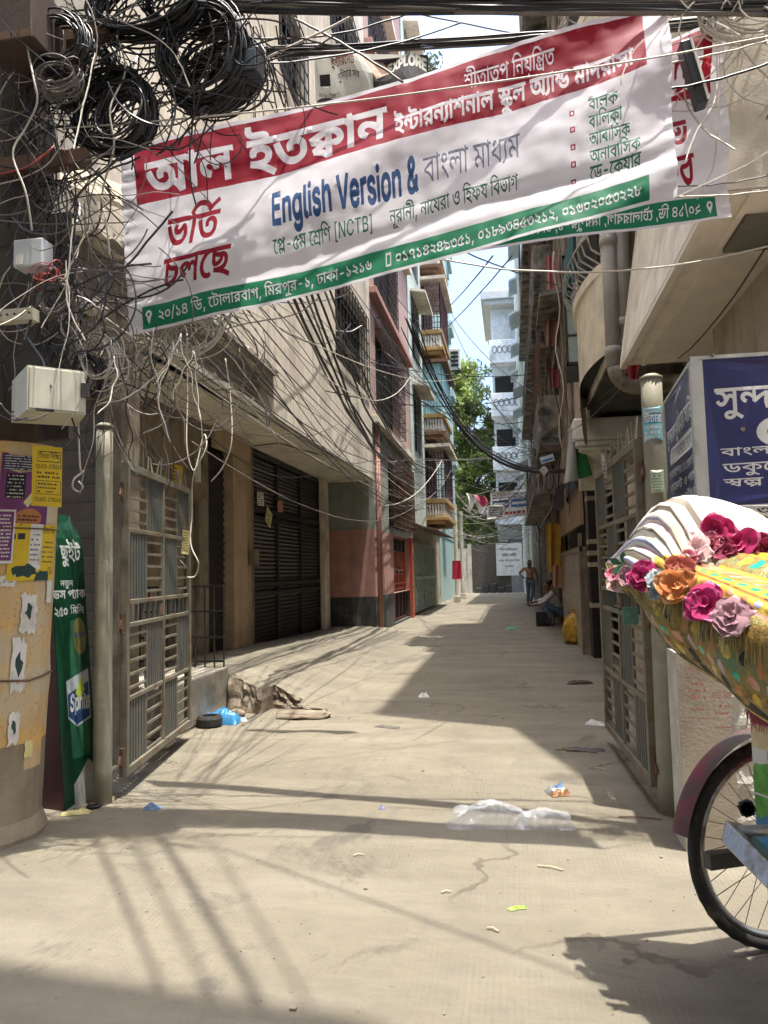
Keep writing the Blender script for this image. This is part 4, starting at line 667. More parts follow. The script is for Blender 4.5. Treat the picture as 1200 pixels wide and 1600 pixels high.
# ------------------------------------------------------------------ the ground
def road_material():
    m = bpy.data.materials.new('dusty_concrete_road')
    m.use_nodes = True
    t = m.node_tree
    N, L = t.nodes, t.links
    b = N['Principled BSDF']
    b.inputs['Roughness'].default_value = 0.9
    b.inputs['Specular IOR Level'].default_value = 0.25
    tc = N.new('ShaderNodeTexCoord')
    P = tc.outputs['Object']

    def mapping(sc, rot=0.0):
        mp = N.new('ShaderNodeMapping')
        mp.inputs['Scale'].default_value = sc
        mp.inputs['Rotation'].default_value = (0, 0, rot)
        L.new(P, mp.inputs['Vector'])
        return mp.outputs['Vector']

    def nz(sc, det=8.0, vec=P, ro=0.62, dist=0.0):
        n = N.new('ShaderNodeTexNoise')
        n.inputs['Scale'].default_value = sc
        n.inputs['Detail'].default_value = det
        n.inputs['Roughness'].default_value = ro
        n.inputs['Distortion'].default_value = dist
        L.new(vec, n.inputs['Vector'])
        return n.outputs['Fac']

    def rg(f, lo, hi, a=0.0, bb=1.0):
        r = N.new('ShaderNodeMapRange')
        r.inputs['From Min'].default_value = lo
        r.inputs['From Max'].default_value = hi
        r.inputs['To Min'].default_value = a
        r.inputs['To Max'].default_value = bb
        L.new(f, r.inputs['Value'])
        return r.outputs['Result']

    def mul(a, bb):
        x = N.new('ShaderNodeMath')
        x.operation = 'MULTIPLY'
        for i, q in enumerate((a, bb)):
            if isinstance(q, float):
                x.inputs[i].default_value = q
            else:
                L.new(q, x.inputs[i])
        return x.outputs[0]

    def mix(f, c1, c2):
        x = N.new('ShaderNodeMix')
        x.data_type = 'RGBA'
        L.new(f, x.inputs[0])
        for i, c in ((6, c1), (7, c2)):
            if isinstance(c, tuple):
                x.inputs[i].default_value = (*c, 1)
            else:
                L.new(c, x.inputs[i])
        return x.outputs[2]

    c = mix(rg(nz(0.9), 0.3, 0.7), (0.131, 0.115, 0.084), (0.200, 0.176, 0.127))
    c = mix(rg(nz(9.0, 8), 0.42, 0.74, 0, 0.65), c, (0.125, 0.113, 0.093))                     # blotches of dirt
    c = mix(rg(nz(0.55, 8, mapping((1.0, 4.5, 1.0), 0.12), 0.7), 0.46, 0.66, 0, 0.6), c, (0.238, 0.216, 0.166))   # pale swept bands across
    c = mix(rg(nz(1.5, 9, mapping((1.6, 0.5, 1.0)), 0.7, 0.5), 0.57, 0.7, 0, 0.5), c, (0.125, 0.113, 0.093))  # trodden dirt along the lane
    c = mix(rg(nz(70.0, 3), 0.62, 0.75, 0, 0.35), c, (0.10, 0.088, 0.07))                     # grains
    c = mix(rg(nz(26.0, 2), 0.70, 0.76, 0, 0.8), c, (0.085, 0.072, 0.058))                        # dark specks
    vc = N.new('ShaderNodeTexVoronoi')
    vc.inputs['Scale'].default_value = 0.42
    L.new(mapping((1, .7, 1), .3), vc.inputs['Vector'])
    c = mix(rg(vc.outputs['Color'], 0.2, 0.9, 0, 0.5), c, (0.125, 0.114, 0.09))               # poured in uneven patches
    c = mix(mul(rg(nz(0.8, 9, P, 0.7, 1.5), 0.57, 0.65), 0.6), c, (0.075, 0.068, 0.055))     # damp and oily stains
    # cracks
    v = N.new('ShaderNodeTexVoronoi')
    v.feature = 'DISTANCE_TO_EDGE'
    v.inputs['Scale'].default_value = 0.55
    vd = N.new('ShaderNodeVectorMath')
    vd.operation = 'ADD'
    nn = N.new('ShaderNodeTexNoise')
    nn.inputs['Scale'].default_value = 2.2
    nn.inputs['Detail'].default_value = 7
    L.new(P, nn.inputs['Vector'])
    L.new(P, vd.inputs[0])
    L.new(nn.outputs['Color'], vd.inputs[1])
    L.new(vd.outputs[0], v.inputs['Vector'])
    crack = mul(rg(v.outputs['Distance'], 0.004, 0.014, 1.0, 0.0), rg(nz(0.5, 3), 0.49, 0.60))
    c = mix(mul(crack, 0.85), c, (0.09, 0.075, 0.058))
    L.new(c, b.inputs['Base Color'])
    w = N.new('ShaderNodeTexWave')
    w.inputs['Scale'].default_value = 14.0
    w.inputs['Distortion'].default_value = 1.4
    w.inputs['Detail'].default_value = 2.0
    L.new(mapping((1, 0.06, 1)), w.inputs['Vector'])
    hsum = N.new('ShaderNodeMath')
    hsum.operation = 'ADD'
    L.new(mul(w.outputs['Fac'], rg(nz(0.7, 3), 0.42, 0.62, 0.02, 0.22)), hsum.inputs[0])
    h2 = N.new('ShaderNodeMath')
    h2.operation = 'ADD'
    L.new(mul(nz(38.0, 6), 0.5), h2.inputs[0])
    L.new(mul(nz(3.0, 6), 1.3), h2.inputs[1])
    h3 = N.new('ShaderNodeMath')
    h3.operation = 'SUBTRACT'
    L.new(h2.outputs[0], h3.inputs[0])
    L.new(mul(crack, 0.8), h3.inputs[1])
    L.new(h3.outputs[0], hsum.inputs[1])
    bp = N.new('ShaderNodeBump')
    bp.inputs['Strength'].default_value = 0.55
    bp.inputs['Distance'].default_value = 0.02
    L.new(hsum.outputs[0], bp.inputs['Height'])
    L.new(bp.outputs['Normal'], b.inputs['Normal'])
    return m


ROAD = road_material()
g = MB()
g.poly([(-600, -300, 0), (600, -300, 0), (600, 1200, 0), (-600, 1200, 0)])
struct('ground', g, ROAD)


def sm(t):
    t = max(0.0, min(1.0, t))
    return t * t * (3 - 2 * t)


def ramp_h(x, y):
    toe = -1.80 - 0.022 * (y - 7.4) + 0.10 * noise.noise((0.3, y * 1.3, 3.1)) + 0.04 * noise.noise((0.7, y * 6, 1.0))
    if x > toe:
        return 0.002
    e = 0.12 + 0.88 * sm((toe - x) / 1.25)
    a = 0.36 - 0.19 * sm((y - 7.6) / 9.0)
    return max(0.0, e * a + 0.016 * noise.noise((x * 3, y * 3, 0)) * e) + 0.004


def ramp_edge(x):
    return 7.42 + 0.16 * noise.noise((x * 2.3, 0.4, 1.0)) + 0.05 * noise.noise((x * 9, 0, 0)) + (0.28 if -2.45 < x < -2.1 else 0)


g = MB()
NX, NY = 92, 70


def ramp_pt(u, v):
    x = -4.05 + u * 2.5
    y0 = ramp_edge(x)
    y = y0 + v * v * (16.95 - y0)
    return (x, y, ramp_h(x, y) if x < -1.56 else 0.002)


g.grid(ramp_pt, NX, NY)
for i in range(NX):                                              # the broken front face of the ramp
    x0, x1 = -4.05 + 2.5 * i / NX, -4.05 + 2.5 * (i + 1) / NX
    a, b = ramp_pt(i / NX, 0), ramp_pt((i + 1) / NX, 0)
    K = 5
    for k in range(K):
        def lip(p, q):
            f = q / K
            bulge = (0.10 * noise.noise((p[0] * 9, f * 4, 5.0)) + 0.05 * noise.noise((p[0] * 25, f * 9, 2.0))) * math.sin(math.pi * min(1, f + .1)) + 0.10 * f * p[2] / .36
            return (p[0], p[1] - bulge, p[2] * (1 - f))
        g.poly([lip(a, k), lip(b, k), lip(b, k + 1), lip(a, k + 1)], 1)
pv = struct('pavement', g, [ROAD, RUBBLE], weld=True, smooth=True)
pv.data.polygons.foreach_set('use_smooth', [p.material_index == 0 for p in pv.data.polygons])


def lump(name, c, s, m, seed, label, cat, group=None, flat=0.5):
    bm = bmesh.new()
    bmesh.ops.create_icosphere(bm, subdivisions=3, radius=1)
    mb = MB()
    for v in bm.verts:
        p = v.co
        k = 1 + 0.35 * noise.noise(p * 1.3 + Vector((seed, 0, 0))) + 0.12 * noise.noise(p * 4 + Vector((0, seed, 0)))
        mb.v.append((c[0] + p.x * k * s[0], c[1] + p.y * k * s[1], c[2] + max(-0.6, p.z) * k * s[2]))
    mb.f = [tuple(v.index for v in f.verts) for f in bm.faces]
    mb.m = [0] * len(mb.f)
    bm.free()
    return tag(obj(name, mb, m), label, cat, group)


lump('concrete_lump', (-2.02, 7.16, 0.025), (0.27, 0.13, 0.045), RUBBLE, 1, 'flat slab of broken concrete fallen off the edge of the ramp', 'rubble')
lump('concrete_lump', (-2.66, 7.18, 0.03), (0.08, 0.06, 0.05), RUBBLE, 2, 'small rough lump of concrete at the crumbling ramp edge behind the blue bag', 'rubble')
lump('concrete_lump', (-3.02, 17.0, 0.06), (0.5, 0.16, 0.07), mat('mossy_kerb', (0.2, 0.2, 0.08), var=0.3, bump=0.6), 3,
     'mossy broken kerb stone at the foot of the pink pillar', 'kerb stone')

# ------------------------------------------------------------------ left: the cream apartment building
L1 = thing('apartment_building', 'cream apartment building overhanging a recessed ground floor with a wide dark shutter gate', 'building', (-3, 11, 0))
FX = -3.0
floors = [5.25 + 3.15 * k for k in range(5)]
holes = []
for k, z in enumerate(floors):
    holes.append((13.3, 16.55, z, z + 1.75))
    if k:
        holes.append((7.0, 8.5, z + .1, z + 1.5))
        holes.append((10.0, 11.5, z + .1, z + 1.5))
mb = MB()
mb.facade(FX, -1, 9.55, 16.85, 3.42, 22, [h for h in holes if h[0] > 9.5], 0.28)
mb.facade(FX, -1, 5.2, 9.55, 3.98, 22, [h for h in holes if h[0] < 9.5], 0.28)
mb.box(-9, -3.28, 5.23, 16.84, 3.47, 22)
mb.poly([(-9, 5.2, 3.98), (-3, 5.2, 3.98), (-3, 5.2, 22), (-9, 5.2, 22)])
mb.poly([(-3, 16.85, 3.42), (-3.28, 16.85, 3.42), (-3.28, 16.85, 22), (-3, 16.85, 22)])
mb.poly([(-3, 9.55, 3.42), (-3, 9.55, 3.98), (-3.28, 9.55, 3.98), (-3.28, 9.55, 3.42)])
mb.poly([(-3, 5.2, 3.98), (-3, 9.55, 3.98), (-3.3, 9.55, 3.98), (-3.3, 5.2, 3.98)])
obj('wall', mb, CREAM, L1)
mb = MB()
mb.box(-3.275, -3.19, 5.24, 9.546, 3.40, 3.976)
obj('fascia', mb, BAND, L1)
mb = MB()
mb.box(-9, -3.02, 5.22, 16.84, 3.40, 3.466)
obj('soffit', mb, CREAM2, L1)
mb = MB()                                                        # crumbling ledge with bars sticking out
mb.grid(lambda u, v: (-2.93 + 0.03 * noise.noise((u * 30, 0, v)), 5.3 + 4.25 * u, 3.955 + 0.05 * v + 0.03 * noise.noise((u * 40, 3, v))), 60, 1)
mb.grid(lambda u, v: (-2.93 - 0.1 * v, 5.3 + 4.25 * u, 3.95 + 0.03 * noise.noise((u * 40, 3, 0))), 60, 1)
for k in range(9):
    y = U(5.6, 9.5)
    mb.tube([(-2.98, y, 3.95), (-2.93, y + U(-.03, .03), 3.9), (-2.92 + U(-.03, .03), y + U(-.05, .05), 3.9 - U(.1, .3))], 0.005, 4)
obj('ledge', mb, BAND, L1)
# recessed ground floor
mb = MB()
mb.box(-4.3, -4.0, 5.62, 9.78, 0, 3.40)
obj('ground_floor_wall', mb, BROWNWALL, L1)
mb = MB()
mb.box(-4.35, -4.12, 9.785, 10.62, 0.1, 3.40)
for k in range(26):
    z = 0.3 + k * 0.115
    mb.box(-4.12, -4.095, 9.8, 10.6, z, z + 0.05)
obj('door', mb, DARKM, L1)
mb = MB()
mb.box(-4.3, -3.96, 10.63, 11.22, 0, 3.40)
mb.box(-4.3, -4.0, 11.22, 11.52, 0, 3.40)
mb.box(-3.97, -3.9, 9.8, 11.2, 3.1, 3.40)
obj('column', mb, mat('peach_column', (0.44, 0.34, 0.22), streak=((0.2, 0.14, 0.08), 0.6), stain=((0.28, 0.2, 0.12), 2.5, 0.3)), L1, bevel=0.01)
mb = MB()
mb.box(-4.3, -3.93, 15.98, 16.42, 0, 3.40)
obj('column', mb, CREAM, L1, bevel=0.015)
mb = MB()
mb.box(-4.35, -4.1, 11.52, 15.98, 0.1, 3.4)
for y in (11.55, 13.0, 14.5, 15.93):
    mb.box(-4.1, -4.03, y - .04, y + .04, 0.12, 3.38)
for z in (0.16, 1.05, 1.2, 2.28, 2.42, 3.33):
    mb.box(-4.1, -4.025, 11.54, 15.96, z - .035, z + .035)
sg = obj('shutter_gate', mb, DARKM, L1)
mb = MB()
for k in range(44):
    z = 0.22 + k * 0.07
    mb.obox((-4.07, 13.75, z), (0.012, 0, 0.018), (0, 2.18, 0), (-0.003, 0, 0.003))
obj('slat', mb, mat('dark_slats', (0.04, 0.038, 0.036), rough=0.45, var=0.3), sg)
mb = MB()
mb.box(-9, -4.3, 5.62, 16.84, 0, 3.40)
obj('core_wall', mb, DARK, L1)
mb = MB()
mb.box(-4.0, -2.86, 6.1, 7.5, 0, 0.44)
obj('plinth', mb, CONC, L1, bevel=0.02)
mb = MB()
for k in range(12):
    x = -3.98 + k * 0.1
    mb.tube([(x, 7.42, 0.44), (x, 7.42, 1.26)], 0.009, 5)
for z in (0.5, 0.74, 1.0, 1.25):
    mb.bar((-4, 7.42, z), (-2.88, 7.42, z), 0.02)
obj('railing', mb, DARKM, L1)
mb = MB()
mb.tube([(-3.93, 11.36, .25), (-3.93, 11.36, 3.38)], .018, 6)
mb.tube([(-3.9, 11.36, 3.36), (-3.5, 11.36, 3.385), (-3.2, 12.6, 3.385)], .012, 6)
mb.tube([(-3.985, 6.2, 3.3), (-3.985, 8.0, 3.27), (-3.985, 9.7, 3.3)], .012, 6)
mb.box(-3.99, -3.93, 9.3, 9.45, 1.1, 2.3)
mb.box(-3.96, -3.86, 11.27, 11.45, 1.5, 1.75)
obj('conduit', mb, mat('dusty_conduit', (.2, .17, .13), rough=.6, var=.25), L1)
for k, (y0, z0, s0) in enumerate(((7.3, 2.2, .5), (8.6, 1.0, .42), (9.2, 2.5, .3))):
    m_ = printed(s0, s0, [], lambda x, y, y0=y0, z0=z0: (-3.994, y0 + x, z0 + y), outline=np.array([(s0 * (.5 + (.3 + .18 * noise.noise((i * .9, k * 5.0, 0))) * math.cos(i * .3142)), s0 * (.5 + (.36 + .2 * noise.noise((i * .7, k * 3.0, 4))) * math.sin(i * .3142))) for i in range(20)]))
    obj('plaster_patch', m_, CONC, L1)
# street side roller shutter and dark timber above it
mb = MB()
mb.box(-9, -3.0, 5.3, 5.6, 0, 0.12)
mb.box(-3.0, -2.86, 5.3, 5.6, 0, 3.4)
mb.box(-9, -3.0, 5.42, 5.6, 2.75, 3.4)
obj('shop_front', mb, BROWNWALL, L1)
mb = MB()
for k in range(19):
    z = 0.12 + k * 0.14
    mb.obox((-5.5, 5.5, z + 0.07), (2.49, 0, 0), (0, 0.012, 0.005), (0, -0.012, 0.066))
obj('roller_shutter', mb, mat('brown_roller_shutter', (0.10, 0.085, 0.07), rough=0.55, var=0.25, grime=0.3), L1)


def bar_grille(mb, X, y0, y1, z0, z1, ny, nz, r=0.009, out=0.0):
    """window bars in the plane x = X; OUT boxes the grille out towards the lane"""
    for i in range(ny + 1):
        y = y0 + (y1 - y0) * i / ny
        mb.bar((X + out, y, z0), (X + out, y, z1), r * 2)
    for i in range(nz + 1):
        z = z0 + (z1 - z0) * i / nz
        mb.bar((X + out, y0, z), (X + out, y1, z), r * 2)
        if out:
            for y in (y0, y1):
                mb.bar((X, y, z), (X + out, y, z), r * 2)


def window(root, X, into, h, gr=None, depth=0.2, pm=GLASS, fm=DARKM, out=0.0, nm=3, gm=DARKM):
    ya, yb, za, zb = h
    e = X + into * depth
    mb = MB()
    t = 0.05
    f0, f1 = sorted((e, e - into * 0.05))
    for a, b, c, d in ((ya, yb, za, za + t), (ya, yb, zb - t, zb), (ya, ya + t, za + t, zb - t), (yb - t, yb, za + t, zb - t)):
        mb.box(f0, f1, a, b, c, d)
    for i in range(1, nm):
        y = ya + (yb - ya) * i / nm
        mb.box(f0, f1, y - .02, y + .02, za + t, zb - t)
    w = obj('window', mb, fm, root)
    mb = MB()
    q0, q1 = sorted((e + into * 0.012, e + into * 0.03))
    mb.box(q0, q1, ya + .01, yb - .01, za + .01, zb - .01)
    obj('pane', mb, pm, w)
    if gr:
        mb = MB()
        bar_grille(mb, X + (0.03 if not out else 0) * -into, ya, yb, za, zb, gr[0], gr[1], 0.009, out * -into)
        obj('grille', mb, gm, w)
    return w


for k, h in enumerate(holes):
    if h[0] > 13:
        window(L1, FX, -1, h, (11, 6), 0.26, DARK)
    else:
        window(L1, FX, -1, h, (6, 5), 0.2)

# ------------------------------------------------------------------ left: the pink and grey-green house
L2 = thing('terraced_house', 'narrow house with a pink and black pillar at street level and caged balconies above', 'building', (-3, 20, 0))
h2 = [(17.5, 21.4, 5.05 + 3.0 * k, 7.35 + 3.0 * k) for k in range(5)]
g2 = [(19.6, 22.6, 0.05, 2.32), (19.0, 23.2, 2.5, 4.35)]
mb = MB()
mb.facade(FX, -1, 16.9, 23.6, 2.32, 4.75, [g2[1]], 0.25)
mb.box(-9, -3.25, 16.93, 23.6, 2.33, 4.74)
mb.poly([(-9, 16.9, 2.32), (-3, 16.9, 2.32), (-3, 16.9, 4.75), (-9, 16.9, 4.75)])
obj('wall', mb, GREYGREEN, L2)
mb = MB()
mb.facade(FX, -1, 16.87, 23.6, 0.82, 2.318, [(19.6, 22.6, 0.82, 2.318)], 0.25)
mb.box(-9, -3.25, 16.88, 23.6, 0.82, 2.318)
mb.poly([(-9, 16.87, 0.82), (-3, 16.87, 0.82), (-3, 16.87, 2.318), (-9, 16.87, 2.318)])
obj('pink_wall', mb, PINK, L2)
mb = MB()
mb.facade(FX + 0.004, -1, 16.85, 23.6, 0, 0.818, [(19.6, 22.6, 0.05, 0.818)], 0.25)
mb.box(-9, -3.25, 16.86, 23.6, 0, 0.818)
mb.poly([(-9, 16.85, 0), (-2.996, 16.85, 0), (-2.996, 16.85, 0.818), (-9, 16.85, 0.818)])
obj('black_base', mb, BLACKBASE, L2)
mb = MB()
mb.facade(FX, -1, 16.87, 23.6, 4.9, 20.0, h2, 0.28)
mb.box(-9, -3.28, 16.87, 23.6, 4.92, 20.0)
obj('upper_wall', mb, mat('salmon_upper', (0.43, 0.30, 0.26), streak=((0.2, 0.13, 0.11), 0.6)), L2)
for k in range(6):
    mb = MB()
    z = 4.75 + 3.0 * k
    mb.box(-3.28, -2.86 + 0.02 * k, 16.88, 23.6, z, z + 0.16)
    obj('balcony_slab', mb, CREAM if k % 2 == 0 else PINK, L2, bevel=0.01)
for k, h in enumerate(h2):
    window(L2, FX, -1, h, (16, 9), 0.26, DARK, out=0.16 if k == 0 else 0.0)
window(L2, FX, -1, g2[1], (24, 12), 0.22, DARK, gm=RUST, out=0.14)
mb = MB()
mb.box(-3.24, -3.16, 19.6, 22.6, 0.06, 2.31)
dr = obj('door', mb, mat('mint_steel_door', (0.36, 0.47, 0.42), rough=0.5, var=0.2, stain=((0.2, 0.16, 0.12), 5, .35)), L2)
mb = MB()
for k in range(5):
    y = 19.65 + k * 0.7
    mb.bar((-3.12, y, .1), (-3.12, y, 2.3), 0.04)
for z in (0.1, 0.9, 1.05, 1.3, 1.42, 2.28):
    mb.bar((-3.12, 19.62, z), (-3.12, 22.58, z), 0.035)
for k in range(20):
    y = 19.7 + k * 0.14
    mb.bar((-3.13, y, 1.46), (-3.13, y + 0.1, 1.9), 0.015)
    mb.bar((-3.13, y + 0.1, 0.95), (-3.13, y, 1.28), 0.015)
obj('grille', mb, REDPAINT, dr)
for za, zb in ((1.92, 2.26), (.12, .86)):
    mb = MB()
    for k in range(24):
        y = 19.66 + k * 0.12
        mb.bar((-3.11, y, za), (-3.11, y, zb), 0.02)
    obj('slat', mb, DARKM, dr)
mb = MB()
mb.box(-3.0, -2.9, 22.62, 22.9, 0, 2.35)
obj('door_post', mb, REDPAINT, L2, bevel=0.01)
mb = MB()
for p in ((-2.965, 17.15), (-2.955, 17.35), (-2.97, 17.5)):
    mb.tube([(p[0], p[1], 0.1), (p[0], p[1], 4.74)], 0.03, 8)
obj('conduit', mb, REDPAINT if False else mat('red_conduit', (0.38, 0.19, 0.155), streak=((0.3, 0.3, 0.26), .6)), L2, smooth=True)

# ------------------------------------------------------------------ left: mint house with dark barred windows
L3 = thing('terraced_house', 'mint green plastered house with tall dark barred windows beyond the caged balconies', 'building', (-3, 25, 0))
h3 = [(24.5, 26.4, 5.3 + 3.1 * k, 7.3 + 3.1 * k) for k in range(5)]
mb = MB()
mb.facade(FX + .03, -1, 23.62, 27.4, 2.9, 21.4, h3, 0.25)
mb.box(-9, -3.22, 23.65, 27.39, 2.9, 21.39)
mb.poly([(-9, 23.62, 2.9), (-2.97, 23.62, 2.9), (-2.97, 23.62, 21.4), (-9, 23.62, 21.4)])
obj('wall', mb, MINT, L3)
for h in h3:
    window(L3, FX + .03, -1, h, (5, 3), 0.2, GLASS)
    mb = MB()
    mb.obox((-2.72, 25.45, h[3] + .1), (0.26, 0, -.05), (0, 1.2, 0), (0, 0, .04))
    obj('sunshade', mb, CREAM, L3)
mb = MB()
mb.box(-9, -3.05, 23.65, 33.0, 0, 2.9)
obj('ground_floor_wall', mb, TAN, L3)
mb = MB()
for k in range(3):
    y0 = 23.9 + k * 2.1
    mb.box(-3.05, -2.98, y0, y0 + 1.9, 0.1, 2.3)
    for j in range(9):
        mb.box(-2.98, -2.955, y0 + .1 + j * .21, y0 + .14 + j * .21, 0.15, 2.25)
    mb.box(-2.98, -2.94, y0, y0 + 1.9, 1.1, 1.2)
obj('gate_panel', mb, mat('mint_gate_sheet', (0.34, 0.40, 0.36), rough=0.55, var=0.25, stain=((0.2, 0.16, 0.12), 4, .4)), L3)
mb = MB()
mb.obox((-2.62, 26.9, 2.72), (0.42, 0, -0.1), (0, 3.4, 0), (0, 0, 0.02))
obj('tin_awning', mb, RUST, L3)

# ------------------------------------------------------------------ left: teal apartment block with decorated balconies
L4 = thing('apartment_block', 'teal apartment block with stacked bay balconies of orange trim and white balusters', 'building', (-3, 31, 0))
mb = MB()
mb.box(-9, -3.0, 27.42, 43, 2.92, 19.2)
mb.box(-9, -3.02, 33.0, 43, 0, 2.92)
obj('wall', mb, TEAL, L4)
for k in range(5):
    z = 3.05 + 3.12 * k
    B0, B1, BX = 27.6, 31.2, -2.28
    mb = MB()
    mb.box(-3, BX - .02, B0, B1, z, z + .14)
    mb.box(-3, BX + .1, B0 - .1, B1 + .1, z + .14, z + .26)
    obj('balcony_slab', mb, ORANGE if k % 2 == 0 else RUST, L4, bevel=0.01)
    mb = MB()
    n = 6
    for i in range(n + 1):
        x = -2.95 + (BX + 2.9) * i / n
        mb.lathe([(.035, 0), (.055, .12), (.03, .3), (.05, .42), (.035, .5)], (x, B0 + .06, z + .26), 8)
    for i in range(14):
        mb.lathe([(.035, 0), (.055, .12), (.03, .3), (.05, .42), (.035, .5)], (BX - .06, B0 + .06 + i * .265, z + .26), 8)
    obj('baluster', mb, WHITE, L4, smooth=True)
    mb = MB()
    mb.box(-3, BX + .06, B0 - .06, B1 + .06, z + .76, z + .92)
    obj('handrail', mb, ORANGE, L4, bevel=0.015)
    mb = MB()
    if k % 2 == 0:
        for i in range(9):
            zz = z + 1.0 + i * .2
            mb.bar((-3, B0, zz), (BX, B0, zz), .022)
            mb.bar((BX, B0, zz), (BX, B1, zz), .022)
        for i in range(7):
            x = -2.96 + (BX + 2.96) * i / 6
            mb.bar((x, B0, z + .92), (x, B0, z + 2.7), .03)
        for i in range(15):
            y = B0 + (B1 - B0) * i / 14
            mb.bar((BX, y, z + .92), (BX, y, z + 2.7), .03)
        obj('grille', mb, PURPLEBAR, L4)
        mb = MB()
        mb.box(-3.0, -2.9, B0 + .3, B1, z + .9, z + 2.7)
        obj('balcony_door', mb, DARK, L4)
    else:
        mb.grid(lambda u, v: (-2.98 + (BX + 2.96) * u, B0 + .02 * math.sin(u * 40), z + .92 + 1.85 * v), 40, 1)
        mb.grid(lambda u, v: (BX + .02 * math.sin(u * 90), B0 + (B1 - B0) * u, z + .92 + 1.85 * v), 90, 1)
        obj('curtain', mb, CURTAIN, L4)
    mb = MB()
    mb.box(-3, BX + .22, B0 - .2, B1 + .2, z + 2.78, z + 2.9)
    obj('sunshade', mb, RUST if k % 2 else CREAM, L4)
    mb = MB()                                                    # stepped bracket sticking out past the bay
    for j in range(4):
        mb.box(-3, -2.75 + .15 * j, 34.0, 35.6, z + 2.1 + .3 * j, z + 2.4 + .3 * j + .002)
    obj('stepped_bracket', mb, TEALLIGHT, L4)
mb = MB()
mb.box(-9.1, -2.75, 27.4, 43.1, 19.2, 19.5)
obj('roof', mb, TEALLIGHT, L4)
for Y in (33.1, 37.0):
    mb = MB()
    mb.tube([(-2.35, Y, 0), (-2.35, Y, 4.2)], 0.09, 10)
    mb.box(-2.5, -2.2, Y - .15, Y + .15, 0, .25)
    tag(obj('lane_post', mb, CREAM, smooth=False), 'pale upright post with the red cloth on it' if Y < 35 else 'pale upright post farther up the lane beyond the one with the red cloth', 'post')

AC = thing('air_conditioner', 'white air conditioner unit hung on the teal block above the tree', 'air conditioner', (-2.35, 36.2, 11.2))
c = at(712, 562, 36.2)
mb = MB()
mb.box(c.x - .3, c.x + .22, 36.0, 36.5, c.z - .5, c.z + .5)
obj('casing', mb, WHITE, AC, bevel=0.03)
mb = MB()
for i in range(4):
    mb.box(c.x - .22, c.x + .14, 35.975, 36.0, c.z - .38 + .2 * i, c.z - .25 + .2 * i)
    mb.box(c.x - .05, c.x - .03, 35.968, 35.98, c.z - .4, c.z + .4)
obj('fan_grille', mb, DARKM, AC)
mb = MB()
mb.bar((c.x - .9, 36.25, c.z - .54), (c.x + .2, 36.25, c.z - .54), .08)
mb.bar((c.x - .9, 36.25, c.z - 1.0), (c.x + .2, 36.25, c.z - .56), .05)
obj('bracket', mb, DARKM, AC)
# ------------------------------------------------------------------ right: near cream building with the canopy
R1 = thing('corner_building', 'cream corner building whose canopy overhangs the blue sign and the right gate', 'building', (1.1, 5.5, 0))
mb = MB()
A, B = (1.1, 4.12), (1.1, 7.6)
mb.poly([(1.1, 4.12, 3.3), (1.1, 7.6, 3.3), (1.42, 7.6, 5.3), (1.42, 4.12, 5.3)])           # leaning fascia
mb.poly([(1.1, 4.12, 3.3), (1.42, 4.12, 5.3), (9, 4.12, 5.3), (9, 4.12, 3.3)])
mb.poly([(1.1, 7.6, 3.3), (9, 7.6, 3.3), (9, 7.6, 5.3), (1.42, 7.6, 5.3)])
mb.poly([(1.42, 4.12, 5.3), (1.42, 7.6, 5.3), (9, 7.6, 5.3), (9, 4.12, 5.3)])
obj('fascia', mb, CREAM2, R1)
mb = MB()
mb.poly([(1.1, 4.12, 3.296), (9, 4.12, 3.296), (9, 7.6, 3.296), (1.1, 7.6, 3.296)])
mb.box(1.1, 1.16, 4.12, 7.6, 3.26, 3.294)
mb.box(1.3, 1.34, 4.12, 7.6, 3.28, 3.294)
obj('soffit', mb, mat('cream_soffit', (0.82, 0.76, 0.64), var=0.08, stain=((0.55, 0.47, 0.35), .9, .3), bump=0.1), R1)
mb = MB()
mb.box(1.71, 9, 4.6, 6.6, 0, 3.294)
mb.box(2.6, 9, 6.61, 12, 0, 3.294)
obj('ground_floor_wall', mb, TAN, R1)
mb = MB()
mb.box(1.2, 1.4, 5.5, 8.5, 0, 2.25)
obj('side_wall', mb, TAN, R1)
mb = MB()
UPF = [(9, 4.13), (2.15, 4.13), (1.98, 4.6), (1.5, 6.28), (9, 6.28)]  # upper storey footprint shaped to cast the slanting edge of ground shade
mb.poly([(x, y, 11) for x, y in UPF])
for p, q in zip(UPF, UPF[1:]):
    mb.poly([(*p, 5.31), (*q, 5.31), (*q, 11), (*p, 11)])
obj('upper_wall', mb, CREAM2, R1)
mb = MB()
p = at(1170, 375, 4.6)
mb.box(1.35, 1.68, 4.42, 4.88, 3.262, 3.292)
obj('hatch', mb, mat('grey_hatch', (0.17, 0.165, 0.13), var=0.2), R1)

